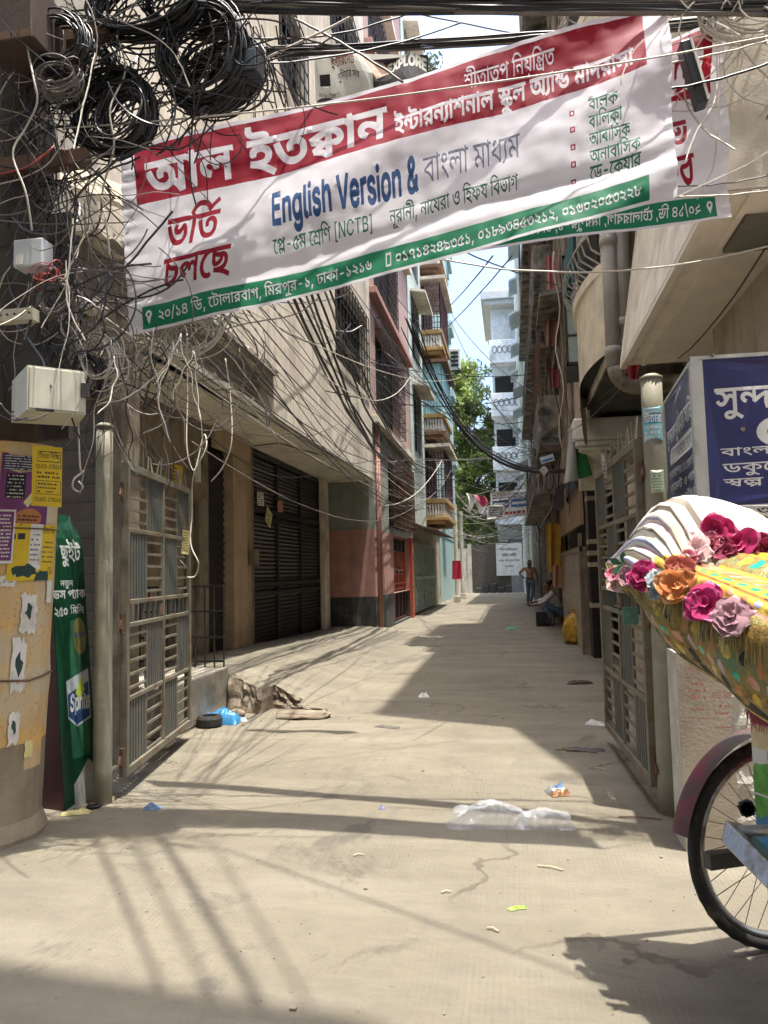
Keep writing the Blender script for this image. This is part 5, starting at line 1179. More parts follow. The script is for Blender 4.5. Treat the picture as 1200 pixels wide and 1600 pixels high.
# drain pipes
DP = thing('drain_pipe', 'pair of grey drain pipes running down and then elbowing along the wall under the canopy', 'drain pipe', (1.2, 8.2, 3.3))
PIPE = mat('grey_pvc_pipe', (0.36, 0.35, 0.33), rough=0.55, streak=((0.18, 0.15, 0.11), 0.5), bump=0.05)
PIPED = mat('dirty_pipe', (0.27, 0.235, 0.18), rough=0.7, stain=((0.12, 0.09, 0.06), 3, .5), bump=0.3)
for px, zt, zb, r in ((957, 5.3, 3.42, 0.082), (978, 5.3, 3.72, 0.082)):
    a = at(px, 500, 8.15)
    mb = MB()
    mb.tube([(a.x, 8.15, zt), (a.x, 8.15, zb)], r, 14)
    for z in (zb + .12, zb + 1.3):
        mb.lathe([(r, 0), (r + .018, .01), (r + .018, .09), (r, .1)], (a.x, 8.15, z), 14, cap=False)
    obj('pipe', mb, PIPE, DP, smooth=True)
    mb = MB()
    pts = [(a.x + .01 * math.sin(i), 8.15 - .03, zb + .1 - .42 * math.sin(i * math.pi / 12)) if False else
           (a.x + .22 * (1 - math.cos(i * math.pi / 12)), 8.13, zb - .22 * math.sin(i * math.pi / 12)) for i in range(7)]
    pts += [(pts[-1][0] + k * .45, 8.13, pts[-1][2] + k * .012) for k in (1, 2, 3)]
    mb.tube(pts, r * 0.98, 14)
    for k in (1, 3):
        q = Vector(pts[6]) + Vector((.33 * k, 0, 0))
        mb.tube([q, q + Vector((.12, 0, 0))], r + .02, 14)
    obj('elbow', mb, PIPED, DP, smooth=True)
mb = MB()
a = at(993, 480, 8.2)
mb.tube([(a.x, 8.2, 5.3), (a.x, 8.2, 3.6)], .03, 8)
obj('thin_pipe', mb, PIPED, DP)
mb = MB()
mb.box(1.25, 2.5, 8.25, 8.42, 3.34, 3.44)
mb.box(1.25, 2.5, 8.25, 8.42, 3.9, 3.96)
mb.box(2.42, 2.5, 8.1, 8.42, 3.34, 3.96)
obj('support', mb, PIPED, DP)
t = MB()
a = at(990, 560, 7.9)
t.grid(lambda u, v: (a.x + (u - .5) * .11 + .02 * math.sin(v * 7 + u * 5), 7.9 + .03 * math.sin(u * 9 + v * 4), a.z + .16 - v * .38), 8, 10)
tag(obj('red_rag', t, mat('red_rag_cloth', (0.30, 0.035, 0.035), var=.25), smooth=True), 'dark red rag knotted round the elbow of the grey drain pipes', 'rag')

# ------------------------------------------------------------------ right: tall house with the rounded balcony
R2 = thing('apartment_building', 'tall cream house with rounded caged balconies beyond the drain pipes', 'building', (1.1, 10, 0))
mb = MB()
mb.box(1.12, 9, 8.5, 11.9, 3.62, 17.1)
mb.box(1.13, 9, 6.3, 8.498, 5.34, 17.08)  # block over the canopy, added to bring the lane's shade nearer
mb.box(1.1, 1.17, 11.13, 11.29, 3.35, 3.615)
obj('wall', mb, CREAM2, R2)
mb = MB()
mb.box(1.14, 3.1, 8.52, 11.88, 3.59, 3.617)  # underside coloured much darker than the cream wall
obj('underside', mb, mat('dark_concrete', (.10, .095, .085), var=.3, stain=((.05, .05, .045), 1.0, .6), bump=.4), R2)
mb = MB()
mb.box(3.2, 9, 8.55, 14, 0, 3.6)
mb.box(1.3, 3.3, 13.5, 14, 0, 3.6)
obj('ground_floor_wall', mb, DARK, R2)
for k in range(4):
    z = 3.85 + 3.1 * k

    def curve(u, off=0.0):
        y = 8.62 + 2.5 * u
        return 1.12 - (0.17 + off) * math.sin(math.pi * min(1, max(0, u))) ** 0.7, y

    mb = MB()

    def belly(u, v):
        x, y = curve(u)
        low = z - .15 - (.62 * sm((u - .62) / .36) if k == 0 else 0)
        return (x, y, low + (z + .9 - low) * v)
    mb.grid(belly, 40, 6)
    mb.grid(lambda u, v: (curve(u, .05)[0] + v * .12, curve(u)[1], z + .9), 30, 1)
    mb.grid(lambda u, v: (curve(u, .05)[0], curve(u)[1], z + .78 + .12 * v), 30, 1)
    mb.grid(lambda u, v: (curve(u, .05)[0] + .06 * v, curve(u)[1], z + .78), 30, 1)
    obj('balcony_parapet', mb, CREAM2, R2, smooth=False)
    mb = MB()
    for i in range(17):
        u = i / 16
        x, y = curve(u)
        mb.tube([(x + .06, y, z + .92), (x - .12, y, z + 1.05), (x - .16, y, z + 1.2), (x + .02, y, z + 1.5), (x + .06, y, z + 2.7)], .011, 5)
    for zz, o in ((1.2, -.16), (1.5, .02), (2.1, .04), (2.68, .06)):
        mb.tube([(curve(i / 16)[0] + o, curve(i / 16)[1], z + zz) for i in range(17)], .011, 5)
    obj('balcony_grille', mb, mat('pale_grille', (0.42, 0.42, 0.38), rough=.5, stain=((.2, .15, .1), 5, .3)), R2)
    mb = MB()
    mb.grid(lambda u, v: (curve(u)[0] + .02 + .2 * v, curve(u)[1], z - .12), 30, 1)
    mb.box(1.08, 1.115, 8.8, 11.0, z + .95, z + 2.75)  # dark ceiling and slab, painted in as the balcony's inner shade
    obj('balcony_shade_panel', mb, DARK, R2)
mb = MB()
for i, q in enumerate((0.1, .3, .5)):
    mb.grid(lambda u, v: (.86 + .05 * math.sin(u * 6 + i), 9.0 + q * 2 + u * .35, 5.4 - v * .5 + .03 * math.sin(u * 5)), 6, 6)
tag(obj('hanging_laundry', mb, mat('teal_laundry', (0.05, 0.12, 0.14), var=.3)), 'dark teal washing hung over the bars of the rounded balcony', 'laundry')

# open window casement
CW = thing('window_shutter', 'open grey glazed window leaf standing out from the tall house over the lane', 'window leaf', (1.0, 12, 5.5))
c0, c1 = at(884, 400, 12.0), at(908, 570, 12.0)
x0, x1, z0, z1 = at(882, 500, 12).x, at(906, 500, 12).x, c1.z, c0.z
mb = MB()
for a, b, c, d in ((x0, x1, z0, z0 + .05), (x0, x1, z1 - .05, z1), (x0, x0 + .035, z0, z1), (x1 - .035, x1, z0, z1)):
    mb.box(a, b, 11.97, 12.03, c, d)
for k in (.27, .5, .76):
    zz = z0 + (z1 - z0) * k
    mb.box(x0 + .03, x1 - .03, 11.98, 12.02, zz - .015, zz + .015)
mb.box(x0 - .01, 1.14, 11.95, 12.08, z0 - .25, z0 - .02)
obj('frame', mb, DARKM, CW)
mb = MB()
mb.box(x0 + .03, x1 - .03, 11.992, 12.004, z0 + .05, z1 - .05)
obj('pane', mb, PALEGLASS, CW)

# ------------------------------------------------------------------ right: entrance porch with striped column and tiled wall
PO = thing('entrance_porch', 'white moulded entrance porch on a black column banded in cream behind the right gate', 'porch', (1.3, 12.2, 0))
zt = at(930, 652, 11.3).z
mb = MB()
xa, xb = at(897, 690, 11.3).x, 3.0
mb.box(xa, xb, 11.3, 11.93, zt - .32, zt)
mb.box(xa + .03, xb, 11.33, 11.93, zt - .40, zt - .322)
mb.box(xa + .08, xb, 11.38, 11.93, zt - .46, zt - .402)
obj('slab', mb, WHITE, PO, bevel=0.03)
mb = MB()
mb.obox((1.5, 11.6, zt - .62), (.42, 0, -.22), (0, .1, 0), (.03, 0, .06))
mb.box(xa + .1, xb, 11.75, 11.92, zt - 1.0, zt - .465)
obj('beam', mb, CREAM2, PO)
mb = MB()
mb.box(1.165, 1.44, 12.02, 12.4, 0, 2.95)
mb.box(1.44, 2.6, 12.3, 12.5, 0, 2.95)
cl = obj('column', mb, mat('black_tile', (0.022, 0.018, 0.017), rough=.35, var=.3), PO)
for py in (778, 846, 864, 882, 946):
    mb = MB()
    z = at(928, py, 12.0).z
    mb.box(1.155, 1.46, 12.005, 12.3, z - .035, z + .035)
    obj('band', mb, mat('cream_band', (0.40, 0.34, 0.24), var=.2), cl)

TW = thing('tiled_wall', 'brown marble tiled boundary wall with a plain plinth on the right of the lane', 'wall', (1.15, 14.8, 0))
mb = MB()
mb.box(1.1, 1.4, 12.42, 17.6, 0, 0.5)
obj('plinth', mb, TAN, TW)
TILE = mat('brown_marble_tile', (0.23, 0.155, 0.11), rough=.4, var=.25, streak=((.42, .31, .22), .55), stain=((.12, .08, .06), 3, .4), bump=.05)
mb = MB()
for j in range(3):
    for i in range(13):
        y0 = 12.44 + i * .397
        mb.box(1.085, 1.4, y0, y0 + .391, .504 + j * .37, .504 + j * .37 + .364)
obj('tile', mb, TILE, TW)
mb = MB()
mb.box(1.092, 1.41, 12.43, 17.6, 0.5, 1.612)
mb.box(1.05, 1.1, 12.44, 12.6, 0, 1.9)
mb.box(1.06, 1.4, 12.44, 17.6, 1.614, 1.69)
obj('coping', mb, mat('grout_coping', (.2, .16, .12), var=.3), TW)

# ------------------------------------------------------------------ right: dark weathered block
R3 = thing('apartment_block', 'dark weathered block with mossy balconies and washing on the right of the lane', 'building', (1.1, 16, 0))
DIRTY = mat('dark_weathered_wall', (0.44, 0.35, 0.30), streak=((0.06, 0.05, 0.045), .8), stain=((.09, .085, .075), .9, .6), bump=.4, grime=.5)
MOSSY = mat('mossy_concrete', (.29, .27, .235), var=.35, stain=((.04, .045, .035), 3, .7), streak=((.03, .03, .028), .6), bump=.7)
PINKISH = mat('faded_pink_wall', (.52, .41, .35), streak=((.14, .1, .085), .6), stain=((.25, .19, .16), 1.2, .4), bump=.2)
h3 = []
for k in range(5):
    z = 4.2 + 3.05 * k
    h3 += [(13.1, 14.7, z, z + 1.6), (16.0, 17.8, z, z + 1.7)]
mb = MB()
mb.facade(1.12, 1, 11.95, 18.9, 3.0, 17.3, h3, .25)
mb.box(1.4, 9, 11.95, 18.9, 3.0, 17.3)
mb.poly([(1.12, 11.95, 3.9), (1.4, 11.95, 3.9), (1.4, 11.95, 17.3), (1.12, 11.95, 17.3)])
mb.poly([(1.12, 18.9, 3.0), (1.4, 18.9, 3.0), (1.4, 18.9, 17.3), (1.12, 18.9, 17.3)])
mb.poly([(1.12, 11.95, 3.0), (1.4, 11.95, 3.0), (1.4, 18.9, 3.0), (1.12, 18.9, 3.0)])
obj('wall', mb, PINKISH, R3)
for i, h in enumerate(h3):
    window(R3, 1.12, 1, h, (6, 5), .2, DARK if i % 2 else GLASS)
mb = MB()
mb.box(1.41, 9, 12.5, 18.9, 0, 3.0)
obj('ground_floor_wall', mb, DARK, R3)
for k in range(5):
    z = 3.75 + 3.05 * k
    mb = MB()
    mb.box(.62, 1.1, 15.2, 18.7, z, z + .13)
    mb.box(.62, .72, 15.2, 18.7, z + .13, z + 1.0)
    mb.box(.72, 1.1, 15.2, 15.3, z + .13, z + 1.0)
    obj('balcony', mb, MOSSY, R3, bevel=.015)
    mb = MB()
    for j in range(26):
        y = 15.25 + j * .136
        mb.bar((.67, y, z + 1.0), (.67, y, z + 2.4), .016)
    for j in range(4):
        x = .7 + j * .12
        mb.bar((x, 15.25, z + 1.0), (x, 15.25, z + 2.4), .016)
    for zz in (1.4, 1.9, 2.4):
        mb.bar((.67, 15.2, z + zz), (.67, 18.7, z + zz), .016)
    obj('balcony_grille', mb, RUST, R3)
    mb = MB()
    mb.obox((.86, 13.9, z + 2.25), (.24, 0, .03), (0, 1.0, 0), (0, 0, .04))
    obj('sunshade', mb, MOSSY, R3)
mb = MB()
for k in range(3):
    y = 13.0 + k * .95
    mb.tube([(1.06, y, 3.2), (1.05, y, 17.2)], .05, 8)
obj('waste_pipe', mb, PIPED, R3)
mb = MB()
mb.grid(lambda u, v: (1.05 - .06 * math.sin(u * 9), 12.6 + 5.8 * u, 3.1 - .5 * v + .05 * noise.noise((u * 8, v, 0))), 40, 6)
obj('tarpaulin', mb, mat('dark_blue_tarpaulin', (.035, .04, .05), var=.4, bump=.4, bscale=12), R3)
mb = MB()
for k in range(3):
    y0 = 12.6 + 1.75 * k
    mb.box(1.1, 1.16, y0, y0 + 1.65, 2.05, 2.95)
obj('sheet_panel', mb, mat('rusty_brown_sheet', (.3, .2, .13), var=.3, streak=((.12, .08, .055), .6), bump=.2), R3)
# cloth hanging on the right side
CL = [('hanging_cloth', 'mustard yellow cloth hanging on the right beside the tiled wall', 866, 818, 895, 17.7, .42, (.42, .26, .04)),
      ('hanging_cloth', 'peach cloth hanging just below the mustard yellow one', 872, 884, 918, 17.5, .3, (.45, .25, .15)),
      ('hanging_laundry', 'pink garment drying high on the dark weathered block', 862, 400, 460, 13.4, .22, (.42, .16, .16)),
      ('hanging_laundry', 'maroon garment drying under the glazed window leaf', 868, 575, 605, 13.4, .2, (.22, .05, .07)),
      ('hanging_laundry', 'dull rose garment drying half way up the dark weathered block', 862, 500, 540, 14.2, .3, (.33, .18, .16))]
for n, lb, px, y0, y1, Y, w, c in CL:
    a, b = at(px, y0, Y), at(px, y1, Y)
    mb = MB()
    mb.grid(lambda u, v: (a.x + (u - .5) * w * (1 - .15 * v) + .02 * math.sin(u * 11 + v), Y + .05 * math.sin(u * 13 + 2 * v), a.z + (b.z - a.z) * v + .03 * math.sin(u * 6)), 24, 8)
    tag(obj(n, mb, mat('cloth_%d' % (px * 1000 + y0), c, var=.2, bump=.1), smooth=True), lb, 'cloth' if n == 'hanging_cloth' else 'laundry')
# green and white flag cloth
a = at(892, 668, 11.6)
mb = MB()
mb.grid(lambda u, v: (a.x + (u - .42) * (.12 + .32 * v) + .05 * v + .02 * math.sin(u * 14 + v * 3), 11.6 + .06 * math.sin(u * 10 + v * 3), a.z - (.84 - .12 * u) * v), 26, 14,
        m=lambda u, v: 1 if u > .55 else 0)
tag(obj('flag', mb, [mat('grey_white_cloth', (.46, .47, .46), var=.1, transl=.2), mat('green_cloth', (.02, .15, .045), var=.2, transl=.2)], smooth=True),
    'drooping grey and green flag beside the white porch', 'flag')

# ------------------------------------------------------------------ right: lower houses farther on
R4 = thing('terraced_house', 'low brown house with rusty roller doors beyond the dark weathered block', 'building', (1.1, 24, 0))
h4 = [(20.5, 22.5, 4.0, 5.8), (25, 27.5, 4.0, 5.8), (20.5, 22.5, 7.2, 8.9), (25, 27.5, 7.2, 8.9)]
mb = MB()
mb.facade(1.1, 1, 18.95, 30, 2.9, 10.2, h4, .25)
mb.box(1.36, 9, 18.95, 30, 0, 10.2)
mb.poly([(1.1, 18.95, 10.2), (1.4, 18.95, 10.2), (1.4, 30, 10.2), (1.1, 30, 10.2)])
obj('wall', mb, DIRTY, R4)
for h in h4:
    window(R4, 1.1, 1, h, (7, 6), .2, DARK, gm=RUST)
for k in range(3):
    mb = MB()
    y0 = 19.1 + k * 3.6
    mb.box(1.14, 1.3, y0, y0 + 3.3, 0, 2.88)
    for j in range(14):
        mb.box(1.11, 1.14, y0 + .1, y0 + 3.2, .1 + j * .2, .24 + j * .2)
    obj('roller_door', mb, RUST if k != 1 else DARKM, R4)
for z in (3.0, 6.3, 9.4):
    mb = MB()
    mb.box(.55, 1.1, 17.3, 29.8, z, z + .12)
    for j in range(60):
        y = 17.35 + j * .178
        mb.bar((.6, y, z + .12), (.6, y, z + 1.0), .02)
    mb.bar((.6, 17.3, z + 1.0), (.6, 29.8, z + 1.0), .04)
    for j in range(5):
        mb.bar((.62 + j * .1, 17.34, z + .12), (.62 + j * .1, 17.34, z + 1.0), .02)
    obj('balcony', mb, MOSSY, R4)

R5 = thing('apartment_building', 'pale blue apartment wall with stacked window shades closing the right side of the lane', 'building', (.8, 38, 0))
PBLUE = mat('pale_blue_wall', (.68, .73, .76), streak=((.28, .34, .38), .4), stain=((.36, .42, .47), 1.0, .3), bump=.1)
mb = MB()
h5 = [(y, y + 1.7, z, z + 1.5) for z in (4.1, 7.2, 10.3, 13.4) for y in (31.5, 36, 41)]
mb.facade(.80, 1, 30.05, 47.5, 0, 18.3, h5, .25)
mb.box(1.06, 9, 30.05, 47.5, 0, 18.3)
mb.poly([(.8, 30.05, 0), (1.1, 30.05, 0), (1.1, 30.05, 18.3), (.8, 30.05, 18.3)])
obj('wall', mb, PBLUE, R5)
for h in h5:
    window(R5, .80, 1, h, (6, 4), .2, GLASS)
    mb = MB()
    mb.obox((.56, h[0] + .85, h[3] + .12), (.25, 0, .1), (0, 1.1, 0), (0, 0, .04))
    obj('sunshade', mb, PBLUE, R5)
mb = MB()
for y in (33.9, 39.2, 44.5):
    mb.tube([(.72, y, 0), (.72, y, 18)], .06, 8)
obj('waste_pipe', mb, WHITE, R5)

# ------------------------------------------------------------------ the end of the lane
R6 = thing('apartment_building', 'white apartment building with stacked balconies and jutting flat roof at the lane end', 'building', (-.4, 48, 0))
PWHITE = mat('pale_blue_white_wall', (.80, .81, .80), streak=((.36, .39, .40), .5), stain=((.42, .45, .46), 1.1, .35), bump=.15)
xl, xr = -.80, .78
mb = MB()
mb.box(xl, 6, 48.4, 56, 3.2, 18.2)
mb.box(-.15, 6, 48.4, 56, 0, 3.2)
obj('wall', mb, PWHITE, R6)
mb = MB()
mb.box(-1.35, 6.2, 47.2, 56.2, 18.2, 18.75)
mb.box(-1.15, 6.1, 47.4, 56.1, 17.9, 18.2)
obj('roof', mb, mat('dull_cream_eave', (.5, .5, .46), streak=((.25, .24, .21), .5)), R6, bevel=.04)
for k in range(4):
    z = 4.3 + 3.35 * k
    mb = MB()
    mb.box(xl - .12, xr, 47.3, 48.4, z - .2, z)
    mb.box(xl - .12, xr, 47.3, 47.42, z, z + 1.25)
    mb.box(xl - .12, xl, 47.42, 48.4, z, z + 1.25)
    obj('balcony', mb, PWHITE, R6, bevel=.02)
    mb = MB()
    mb.box(xl + .15, xl + 1.3, 48.34, 48.39, z + .1, z + 2.5)
    obj('balcony_door', mb, DARK if k != 3 else WHITE, R6)
    mb = MB()
    for j in range(5):
        cx = xl + .2 + j * .32
        mb.tube([(cx + .14 * math.cos(i * .5236), 47.29, z + .65 + .22 * math.sin(i * .5236)) for i in range(12)], .03, 5, closed=True)
    obj('parapet_ornament', mb, mat('grey_ornament', (.16, .17, .18), var=.3), R6)
mb = MB()
mb.box(-.15, -.05, 48.0, 48.4, 0, 3.2)
mb.box(xl, xr, 47.5, 48.4, 3.2, 3.7)
obj('column', mb, GREYGREEN, R6)

EW = thing('boundary_wall', 'dark brown wall with a gate closing the end of the lane', 'wall', (-1.5, 47.2, 0))
mb = MB()
mb.box(-2.6, -.1, 47.0, 47.3, 0, 2.9)
obj('panel', mb, mat('dark_brown_sheet', (.105, .085, .068), var=.25, streak=((.05, .04, .034), .5)), EW)
mb = MB()
mb.box(-2.62, -2.4, 46.9, 47.4, 0, 2.95)
mb.box(-3.3, -2.62, 46.95, 47.3, 0, 2.7)
obj('pillar', mb, CREAM, EW)
mb = MB()
for k in range(5):
    mb.box(-2.2 + k * .45, -1.85 + k * .45, 46.3, 46.9, 0.0, .3 + .12 * (k % 3))
tag(obj('rubbish_heap', mb, mat('dark_rubbish', (.06, .055, .05), var=.4), bevel=.03), 'row of dark crates and rubbish lying along the end wall', 'rubbish')
SGN = printed(1.55, 1.95, [(contours('বিসমিল্লাহ', .25, 1.3, 1.62, 1.5, 20), 1), (contours('মেইন গেইট', .35, 1.2, 1.3, 1.15, 25), 1),
                           (contours('এখানে গাড়ি রাখা নিষেধ', .12, 1.42, .95, .85, 15), 1), (contours('ধন্যবাদ', .5, 1.05, .6, .5, 15), 1)],
              plane_warp((-.92, 46.86, 1.0), (1, 0, 0), (0, 0, 1)))
back_plate(SGN, (-.92, 46.86, 1.0), (1, 0, 0), (0, 0, 1), 1.55, 1.95, .06, 0)
tag(obj('notice_board', SGN, [WHITE, mat('ink_dark', (.03, .03, .035), var=.2, bump=0)]), 'white notice board with dark writing at the end of the lane', 'notice board')

# ------------------------------------------------------------------ building behind the viewer: its roof slab shades the foreground
RB = thing('street_building', 'plain apartment building with a projecting roof on the street side opposite the lane mouth', 'building', (0, -4, 0))
mb = MB()
mb.box(-16, 14, -14, -5, 0, 15.5)
obj('wall', mb, CREAM2, RB)
mb = MB()
n = len(mb.v)
top = [(-16, 1.76), (-.75, 1.74), (.38, 1.65), (1.75, 1.48), (2.2, 1.1), (2.45, .5), (14, .5), (14, -5), (-16, -5)]
mb.poly([(x, y, 15.2) for x, y in top])
mb.poly([(x, y, 15.5) for x, y in top])
for i in range(len(top)):
    a, b = top[i], top[(i + 1) % len(top)]
    mb.poly([(*a, 15.2), (*b, 15.2), (*b, 15.5), (*a, 15.5)])
obj('roof', mb, CREAM2, RB)

# ------------------------------------------------------------------ tree at the end of the lane
def leaf_mat(name, c1, c2):
    m = bpy.data.materials.new(name)
    m.use_nodes = True
    N, L = m.node_tree.nodes, m.node_tree.links
    b = N['Principled BSDF']
    b.inputs['Roughness'].default_value = .55
    ge = N.new('ShaderNodeTexCoord')
    n = N.new('ShaderNodeTexNoise')
    n.inputs['Scale'].default_value = .9
    n.inputs['Detail'].default_value = 6
    L.new(ge.outputs['Object'], n.inputs['Vector'])
    x = N.new('ShaderNodeMix')
    x.data_type = 'RGBA'
    x.inputs[6].default_value = (*c1, 1)
    x.inputs[7].default_value = (*c2, 1)
    r = N.new('ShaderNodeMapRange')
    r.inputs['From Min'].default_value = .35
    r.inputs['From Max'].default_value = .65
    L.new(n.outputs['Fac'], r.inputs['Value'])
    L.new(r.outputs['Result'], x.inputs[0])
    L.new(x.outputs[2], b.inputs['Base Color'])
    tr = N.new('ShaderNodeBsdfTranslucent')
    L.new(x.outputs[2], tr.inputs['Color'])
    ms = N.new('ShaderNodeMixShader')
    ms.inputs[0].default_value = .45
    L.new(b.outputs[0], ms.inputs[1])
    L.new(tr.outputs[0], ms.inputs[2])
    L.new(ms.outputs[0], N['Material Output'].inputs['Surface'])
    return m


LEAF = leaf_mat('mango_leaves', (.09, .14, .035), (.36, .46, .11))
LEAFD = leaf_mat('dark_leaves', (.035, .055, .018), (.09, .12, .04))


def tree(label, base, h, clumps, nleaf, size, lm, seed, group=None):
    r = random.Random(seed)
    t = thing('tree', label, 'tree', base, group)
    mb = MB()
    bx, by, bz = base
    mb.tube([(bx, by, 0), (bx + .15, by, h * .2), (bx - .05, by + .1, h * .45), (bx + .1, by, h * .7)], [.28, .22, .17, .08], 9)
    for c, rad in clumps:
        z0 = r.uniform(.25, .5) * h
        s = Vector((bx, by, z0))
        e = Vector(c)
        mid = (s + e) / 2 + Vector((r.uniform(-.4, .4), r.uniform(-.4, .4), .3))
        mb.tube([s, mid, e], [.11, .075, .03], 6)
    obj('trunk', mb, mat('tree_bark', (.12, .095, .07), var=.3, bump=.6), t)
    mb = MB()
    for c, rad in clumps:
        subs = [Vector(c) + Vector((r.gauss(0, .5), r.gauss(0, .5), r.gauss(0, .42))) * rad for _ in range(9)]
        for _ in range(nleaf):
            s = r.choice(subs)
            p = s + Vector((r.gauss(0, 1), r.gauss(0, 1), r.gauss(0, .8))) * rad * .22
            d = Vector((r.gauss(0, 1), r.gauss(0, 1), r.gauss(-.5, .7))).normalized()
            sd = d.cross(Vector((r.gauss(0, 1), r.gauss(0, 1), r.gauss(0, 1)))).normalized()
            L_ = size * r.uniform(.6, 1.3)
            w = L_ * .2
            mb.poly([p, p + d * L_ * .5 + sd * w, p + d * L_, p + d * L_ * .5 - sd * w])
    obj('crown', mb, lm, t)
    return t


cl = []
rr = random.Random(3)
for z, x0, x1, n in ((3, -4.6, -.5, 4), (4.6, -4.6, -.5, 5), (6.3, -4.8, -.4, 6), (8, -4.8, -.4, 6), (10, -4.6, -.7, 6), (12, -4.4, -1.2, 5), (13.6, -4.2, -1.8, 4), (14.6, -4.0, -2.4, 3)):
    for i in range(n):
        cl.append(((x0 + (x1 - x0) * (i + .5) / n + rr.uniform(-.3, .3), 53 + rr.uniform(-1.5, 2.0), z + rr.uniform(-.6, .6)), rr.uniform(.95, 1.35)))
tree('leafy green tree rising behind the dark end wall of the lane', (-3.0, 53.5, 0), 15.5, cl, 850, .30, LEAF, 11)
rb = random.Random(9)
cl = [((-2.75 + rb.uniform(-.25, .5), 28.3 + rb.uniform(-.4, .8), 19.9 + k * .3), .42) for k in range(6)]
t = thing('roof_plant', 'sparse leafy plant growing on the roof of the teal block', 'plant', (-2.9, 28.4, 19.5))
mb = MB()
lf = MB()
for c, rad in cl:
    mb.tube([(-2.9, 28.4, 19.5), ((c[0] - 2.9) / 2, c[1], (c[2] + 19.5) / 2 + .2), c], [.05, .03, .015], 5)
    for _ in range(90):
        p = Vector(c) + Vector((rb.gauss(0, 1), rb.gauss(0, 1), rb.gauss(0, 1))) * rad * .5
        d = Vector((rb.gauss(0, 1), rb.gauss(0, 1), rb.gauss(-.3, .8))).normalized()
        sd = d.orthogonal().normalized()
        lf.poly([p, p + d * .12 + sd * .05, p + d * .26, p + d * .12 - sd * .05])
obj('stem', mb, RUST, t)
obj('foliage', lf, LEAFD, t)
# ------------------------------------------------------------------ gate posts and gates
def post(label, x, y, h, r0, r1):
    t = thing('gate_post', label, 'post', (x, y, 0), 'posts of the lane gate')
    mb = MB()
    mb.tube([(x, y, h * k / 12) for k in range(13)], [r0 + (r1 - r0) * k / 12 for k in range(13)], 20)
    obj('shaft', mb, POSTM, t, smooth=True)
    mb = MB()
    mb.lathe([(r1 + .004, 0), (r1 + .006, .012), (r1 * .6, .03), (.001, .035)], (x, y, h - .004), 20)
    obj('cap', mb, POSTM, t, smooth=True)
    return t


LP = Vector((-2.489, 4.413, 0))
RP = Vector((.825, 4.53, 0))
hL, hR = at(157, 668, LP.y).z, at(1020, 592, RP.y).z
post('olive steel post left of the lane beside the green cabinet', LP.x, LP.y, hL, .056, .050)
post('olive steel post on the right with a blue paper pasted near its top', RP.x, RP.y, hR, .075, .058)


